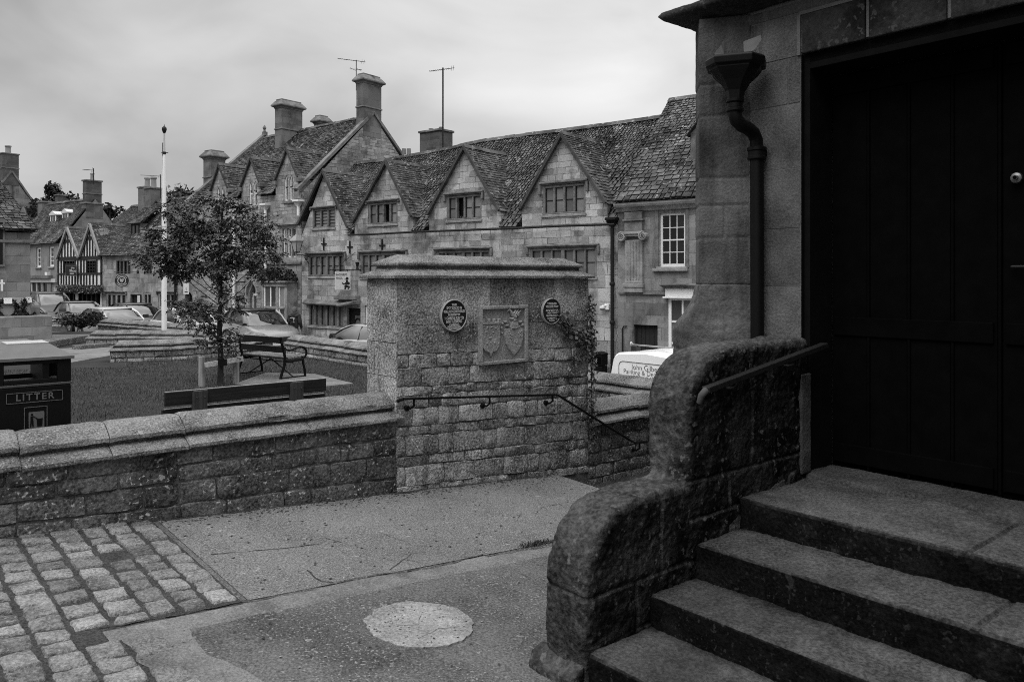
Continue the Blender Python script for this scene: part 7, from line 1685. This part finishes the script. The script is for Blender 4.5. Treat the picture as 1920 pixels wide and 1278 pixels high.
me = skin(N, E_, 2); me.name = 'body'
for m_ in (m_plain('skin_tone', .24, .6), m_plain('dark_trousers', .014, .8), m_plain('dark_shoes', .02, .6)): me.materials.append(m_)
for p in me.polygons: p.material_index = 0 if (p.center.z > 1.45 or (abs(p.center.x) > .16 and p.center.z < 1.0 and p.center.z > .7)) else (2 if p.center.z < .13 else 1)
bo = bpy.data.objects.new('body', me); link(bo); bo.parent = pe
JN = [((0,0,.86),(.185,.145)), ((0,.0,1.02),(.185,.14)), ((0,-.0,1.20),(.185,.135)), ((0,-.01,1.36),(.20,.135)), ((0,.0,1.46),(.12,.10)), ((0,-.03,1.51),(.085,.085))]
JE = [(i, i+1) for i in range(5)]
for s in (-1, 1): sw = .10*s; b = len(JN); JN += [((s*.19,0,1.42),(.088,.088)), ((s*.262,-.03,1.16),(.074,.074)), ((s*.25,.06+sw*.6,.93),(.056,.056))]; JE += [(4, b), (b, b+1), (b+1, b+2)]
jm = skin(JN, JE, 2); jm.name = 'jacket'; jm.materials.append(m_plain('dark_jacket', .034, .85, .2, .3, 8)); jo = bpy.data.objects.new('jacket', jm); link(jo); jo.parent = pe
mb = MB(); mb.loft([[(math.cos(t)*a, c+math.sin(t)*b, z) for t in [k*math.pi/6 for k in range(12)]] for a, b, c, z in ((.07,.05,-.06,1.40),(.12,.085,-.06,1.45),(.125,.09,-.04,1.51),(.09,.075,-.02,1.545))]); mb.build('hood', m_plain('dark_hood', .018, .85), pe, smooth=True)
mb = MB(); mb.loft([[(math.cos(t)*a, .03+math.sin(t)*b+c, z) for t in [k*math.pi/8 for k in range(16)]] for a, b, c, z in ((.078,.075,-.035,1.575),(.095,.098,-.018,1.63),(.094,.104,-.006,1.68),(.078,.09,-.004,1.73),(.045,.055,0,1.765),(.01,.012,0,1.775))]); mb.build('hair', m_plain('grey_hair', .10, .8, .2, .4, 40), pe, smooth=True)
for s in (-1, 1):
    mb = MB(); mb.loft([[(s*.092+a*.4, .045+math.cos(t)*b, 1.635+math.sin(t)*c) for t in [k*math.pi/4 for k in range(8)]] for a, b, c in ((-.02*s,.022,.034),(.02*s,.02,.03))]); mb.build('ear', me.materials[0], pe, smooth=True)
mb = MB(); g = 4       # blocky pale print between the shoulders
for (x, z, w, h) in ((-.06,1.33,.05,.03),(.0,1.34,.06,.035),(.06,1.32,.05,.03),(.03,1.27,.06,.05),(.0,1.21,.08,.04),(.05,1.18,.04,.04)): mb.box(x-w*.7, x+w*.7, -.19, -.14, z-h*.7, z+h*.7)
mb.xf(T(0, .012, 0)); mb.build('back_print', m_plain('pale_print', .42, .8), pe)
# ================================================================ small street things against the houses
p = at_fr(frB, 1124, 705, -.45); p.z = zroad(p.x)
sb = thing('street_bin', 'narrow black street bin with an arched top against the gabled house', 'bin', p, WANG); hz = at(1124, 659, p.y).z-p.z
mb = MB(); mb.box(-.18, .18, -.16, .16, 0, hz-.42); mb.box(-.20, .20, -.18, .18, 0, .08); mb.build('body', BLACK, sb, bevel=.012)
mb = MB(); mb.box(-.19, .19, -.17, .17, hz-.40, hz-.08); mb.prism([(-.20,hz-.085),(.20,hz-.085),(.20,hz-.05),(.12,hz-.02),(.05,hz),(-.05,hz),(-.12,hz-.02),(-.20,hz-.05)], 'xz', -.18, .18); mb.build('hood', BLACK, sb, bevel=.008)
mb = MB(); mb.box(-.15, .15, -.175, -.171, hz-.36, hz-.14); mb.build('opening', DOORM, sb); mb = MB(); mb.box(-.004, .008, -.182, -.176, hz-.32, hz-.18); mb.build('slot_mark', LETTER, sb)
p = at_fr(frB, 1136, 575, -.02); cc = thing('security_camera', 'white dome security camera on the gabled house wall', 'camera', p, WANG)
mb = MB(); mb.box(-.02, .13, -.06, .03, -.09, .09); mb.build('mount', WHITE, cc, bevel=.01); mb = MB(); mb.lathe([(.02,.03),(.075,.02),(.085,-.03),(.08,-.05)], (-.06,-.12,0), 16); mb.tube([(.05,-.05,.04),(-.06,-.12,.03)], .025, 6); mb.build('housing', WHITE, cc, smooth=True, angle=40)
mb = MB(); mb.lathe([(.072,-.05),(.06,-.09),(.03,-.115),(.004,-.12)], (-.06,-.12,0), 14); mb.build('dome', m_plain('smoked_dome', .25, .2), cc, smooth=True)
# ================================================================ the staked sapling
ZT_ = 14.9; tb = at(413, 722, ZT_); tb.z = ZL
sp_ = thing('sapling_tree', 'young leafy tree tied between stakes on the lawn', 'tree', tb)
rr = random.Random(12)
tk = [(0,0,0), (.01,0,.5), (-.02,.01,1.0), (.0,.0,1.5), (.01,-.01,2.0), (-.02,.01,2.5), (.02,0,3.0), (.05,.02,3.5)]
mb = MB(); mb.tube(tk, [.058,.050,.045,.040,.036,.028,.020,.008], 10)
CL = []
def cl(x, z, r, y=None, d=1.0): CL.append((V((x, y if y is not None else rr.uniform(-.5,.5), z)), r, d))
for x, z, r in ((.1,3.45,.26),(-.12,3.40,.28),(.30,3.36,.28),(-.38,3.26,.30),(.56,3.22,.30),(-.66,3.16,.32),(.82,3.05,.28),(-.9,3.02,.30),(-1.16,2.86,.26),(.02,3.15,.34),(-.30,2.98,.36),(.36,2.98,.36),(-.62,2.86,.36),(.70,2.80,.34),(.98,2.66,.26),(1.12,2.40,.18),(-1.02,2.66,.34),(-1.28,2.56,.24),(-1.40,2.36,.18),(-.82,2.50,.32),(-.5,2.56,.36),(-.15,2.62,.38),(.2,2.64,.36),(.52,2.56,.34),(.84,2.44,.28),(.62,2.30,.22),(-1.1,2.36,.26),(-.7,2.26,.26),(-.38,2.30,.3),(.02,2.32,.34),(.32,2.30,.26),(-.95,2.14,.16),(.82,2.2,.18),(.98,2.12,.14),(-1.15,2.2,.2),(-.05,2.08,.2)): cl(x, z, r); cl(x+rr.uniform(-.15,.15), z+rr.uniform(-.12,.12), r*.85)
for x, z, r in ((-.05,1.84,.13),(.10,1.78,.13),(-.18,1.62,.16),(.22,1.62,.16),(.30,1.46,.18),(-.5,1.55,.2),(-1.0,1.52,.14),(-.92,1.4,.16),(-.68,1.44,.2),(-.86,1.5,.17),(-.40,1.34,.24),(-.62,1.28,.2),(-.20,1.2,.24),(-.44,1.12,.2),(-.28,.98,.18),(-.08,1.02,.16),(.22,1.05,.18),(.30,.92,.16),(.16,.86,.14),(-.34,.84,.12),(.10,.68,.10),(-.16,1.38,.2),(.12,1.28,.14)): cl(x, z, r, rr.uniform(-.3,.3))
CL = [(V((c.x*.94+rr.uniform(-.08,.08), c.y*.8, c.z+rr.uniform(-.08,.08))), r*rr.uniform(.6,.92), d) for c, r, d in CL]
for (c, r, d) in CL:       # limbs reach the clumps from lower on the trunk
    z0 = max(.6, c.z-.25-abs(c.x)*.55); i = min(6, int(z0/.5)); a = V(tk[i]).lerp(V(tk[i+1]), (z0-i*.5)/.5)
    m_ = a.lerp(c, .5)+V((0,0,-.04+rr.uniform(-.05,.05))); (mb.tube([a, m_, c], [.010,.007,.003], 5) if rr.random() < .3 else None)
mb.build('trunk', BARK, sp_, smooth=True)
mb = MB()
def leaflet(p, d, s, tone):
    up = V((rr.gauss(0,.5), rr.gauss(0,.5), 1)).normalized(); w = d.cross(up).normalized()*s*.34; t = p+d*s
    mid = p+d*s*.5+V((0,0,.004)); mb.add([p, mid+w, t, mid-w], [(0,1,2,3)], tone)
for (c, r, d) in CL:
    ct = rr.gauss(0, .2)
    for _ in range(int(10+r*88) if c.z > 1.9 else int(8+r*70)):
        q = V((rr.gauss(0,1), rr.gauss(0,1), rr.gauss(0,1))).normalized()*r*rr.uniform(.35,1.08); q.z *= .75
        base = c+q; ax = (q.normalized()*.7+V((rr.gauss(0,.5), rr.gauss(0,.5), -.45))).normalized(); L = rr.uniform(.10,.19); tone = min(1, max(0, rr.gauss(.42,.22)+ct)); sz = rr.uniform(.7, 1.35)
        side = ax.cross(V((0,0,1))).normalized()
        for k in range(4):
            p = base+ax*L*k/4+V((0,0,-.02*k*k/9)); s = rr.uniform(.055,.085)*(1-.12*k)*sz
            for sg in (-1, 1): leaflet(p, (side*sg*.8+ax*.55+V((0,0,rr.uniform(-.45,.05)))).normalized(), s, tone+rr.uniform(-.1,.1))
        leaflet(base+ax*L, (ax+V((0,0,-.3))).normalized(), .06, tone)
mb.build('crown', LEAFM, sp_, normals=False)
sk = thing('tree_stake', 'pale timber stakes and crossbar holding the sapling', 'stake', at(410, 722, 14.75)*1.0); sk.location.z = ZL; so_ = V(sk.location)
def sl_(px, py, Z): return at(px, py, Z)-so_
for px_, top, Z in ((378.5, 668, 14.75), (442.5, 664, 15.15)):
    a = sl_(px_, top, Z); mb = MB(); mb.lathe([(.062, 0), (.062, a.z-.01), (.05, a.z)], (a.x, a.y, 0), 12); mb.build('post', STAKE, sk, smooth=True, angle=40)
a, b = sl_(384, 684.5, 14.60), sl_(456, 672, 15.02); mb = MB(); mb.bar(a, b, .035, .095); mb.build('crossbar', STAKEX, sk, bevel=.006)
mb = MB(); c = sl_(416, 679, 14.78); mb.loft([[(c.x+math.cos(t)*q, c.y+.02+math.sin(t)*q*1.2, z) for t in [k*math.pi/6 for k in range(12)]] for q, z in ((.085, c.z-.06), (.085, c.z+.06))], caps=False); mb.build('strap', BLACK, sk)
# ================================================================ grass
rng = np.random.default_rng(3)
def grass(n, u0, u1, v0, v1, h, w, keep=None):
    a = rng.uniform(u0, u1, n); b = v0+(v1-v0)*rng.random(n)**1.5
    x = UX.x*a+UY.x*b; y = UX.y*a+UY.y*b; px = CX+F*x/y
    ok = (px > -60) & (px < 1260) & ~((px < 235) & (y > 17.8)) & (b < 20.3)
    x, y = x[ok], y[ok]; m = len(x); hh = h*rng.uniform(.5, 1.3, m)*(1+.45*np.sin(x*2.1+y*1.3)*np.sin(y*1.7)); t = rng.uniform(0, 6.283, m); l = rng.uniform(.1, .9, m); ww = w*(.7+.06*y)
    P = np.empty((m, 3, 3), 'f'); P[:,0,0] = x-np.cos(t)*ww; P[:,0,1] = y-np.sin(t)*ww; P[:,1,0] = x+np.cos(t)*ww; P[:,1,1] = y+np.sin(t)*ww; P[:,:2,2] = ZL-.003
    P[:,2,0] = x+np.sin(t)*hh*l; P[:,2,1] = y-np.cos(t)*hh*l; P[:,2,2] = ZL+hh
    tn = np.clip(rng.normal(.42, .26, m)+.22*np.sin(x*.9+1)*np.sin(y*.7+x*.4)+.16*np.sin(x*5.1+y*2.3)*np.sin(y*4.3-x*1.9), 0, 1)
    return P.reshape(-1, 3), tn
P1, t1 = grass(230000, -6, 9.1, 7.1, 20.3, .034, .0026)
me = bpy.data.meshes.new('grass'); m = len(t1); me.vertices.add(3*m); me.loops.add(3*m); me.polygons.add(m)
me.vertices.foreach_set('co', P1.ravel()); me.loops.foreach_set('vertex_index', np.arange(3*m, dtype='i')); me.polygons.foreach_set('loop_start', np.arange(0, 3*m, 3, dtype='i')); me.update(calc_edges=True)
at_ = me.attributes.new('tone', 'FLOAT', 'FACE'); at_.data.foreach_set('value', t1.astype('f')); me.materials.append(GRASSM)
go = bpy.data.objects.new('grass', me); link(go); tag(go, kind='stuff')
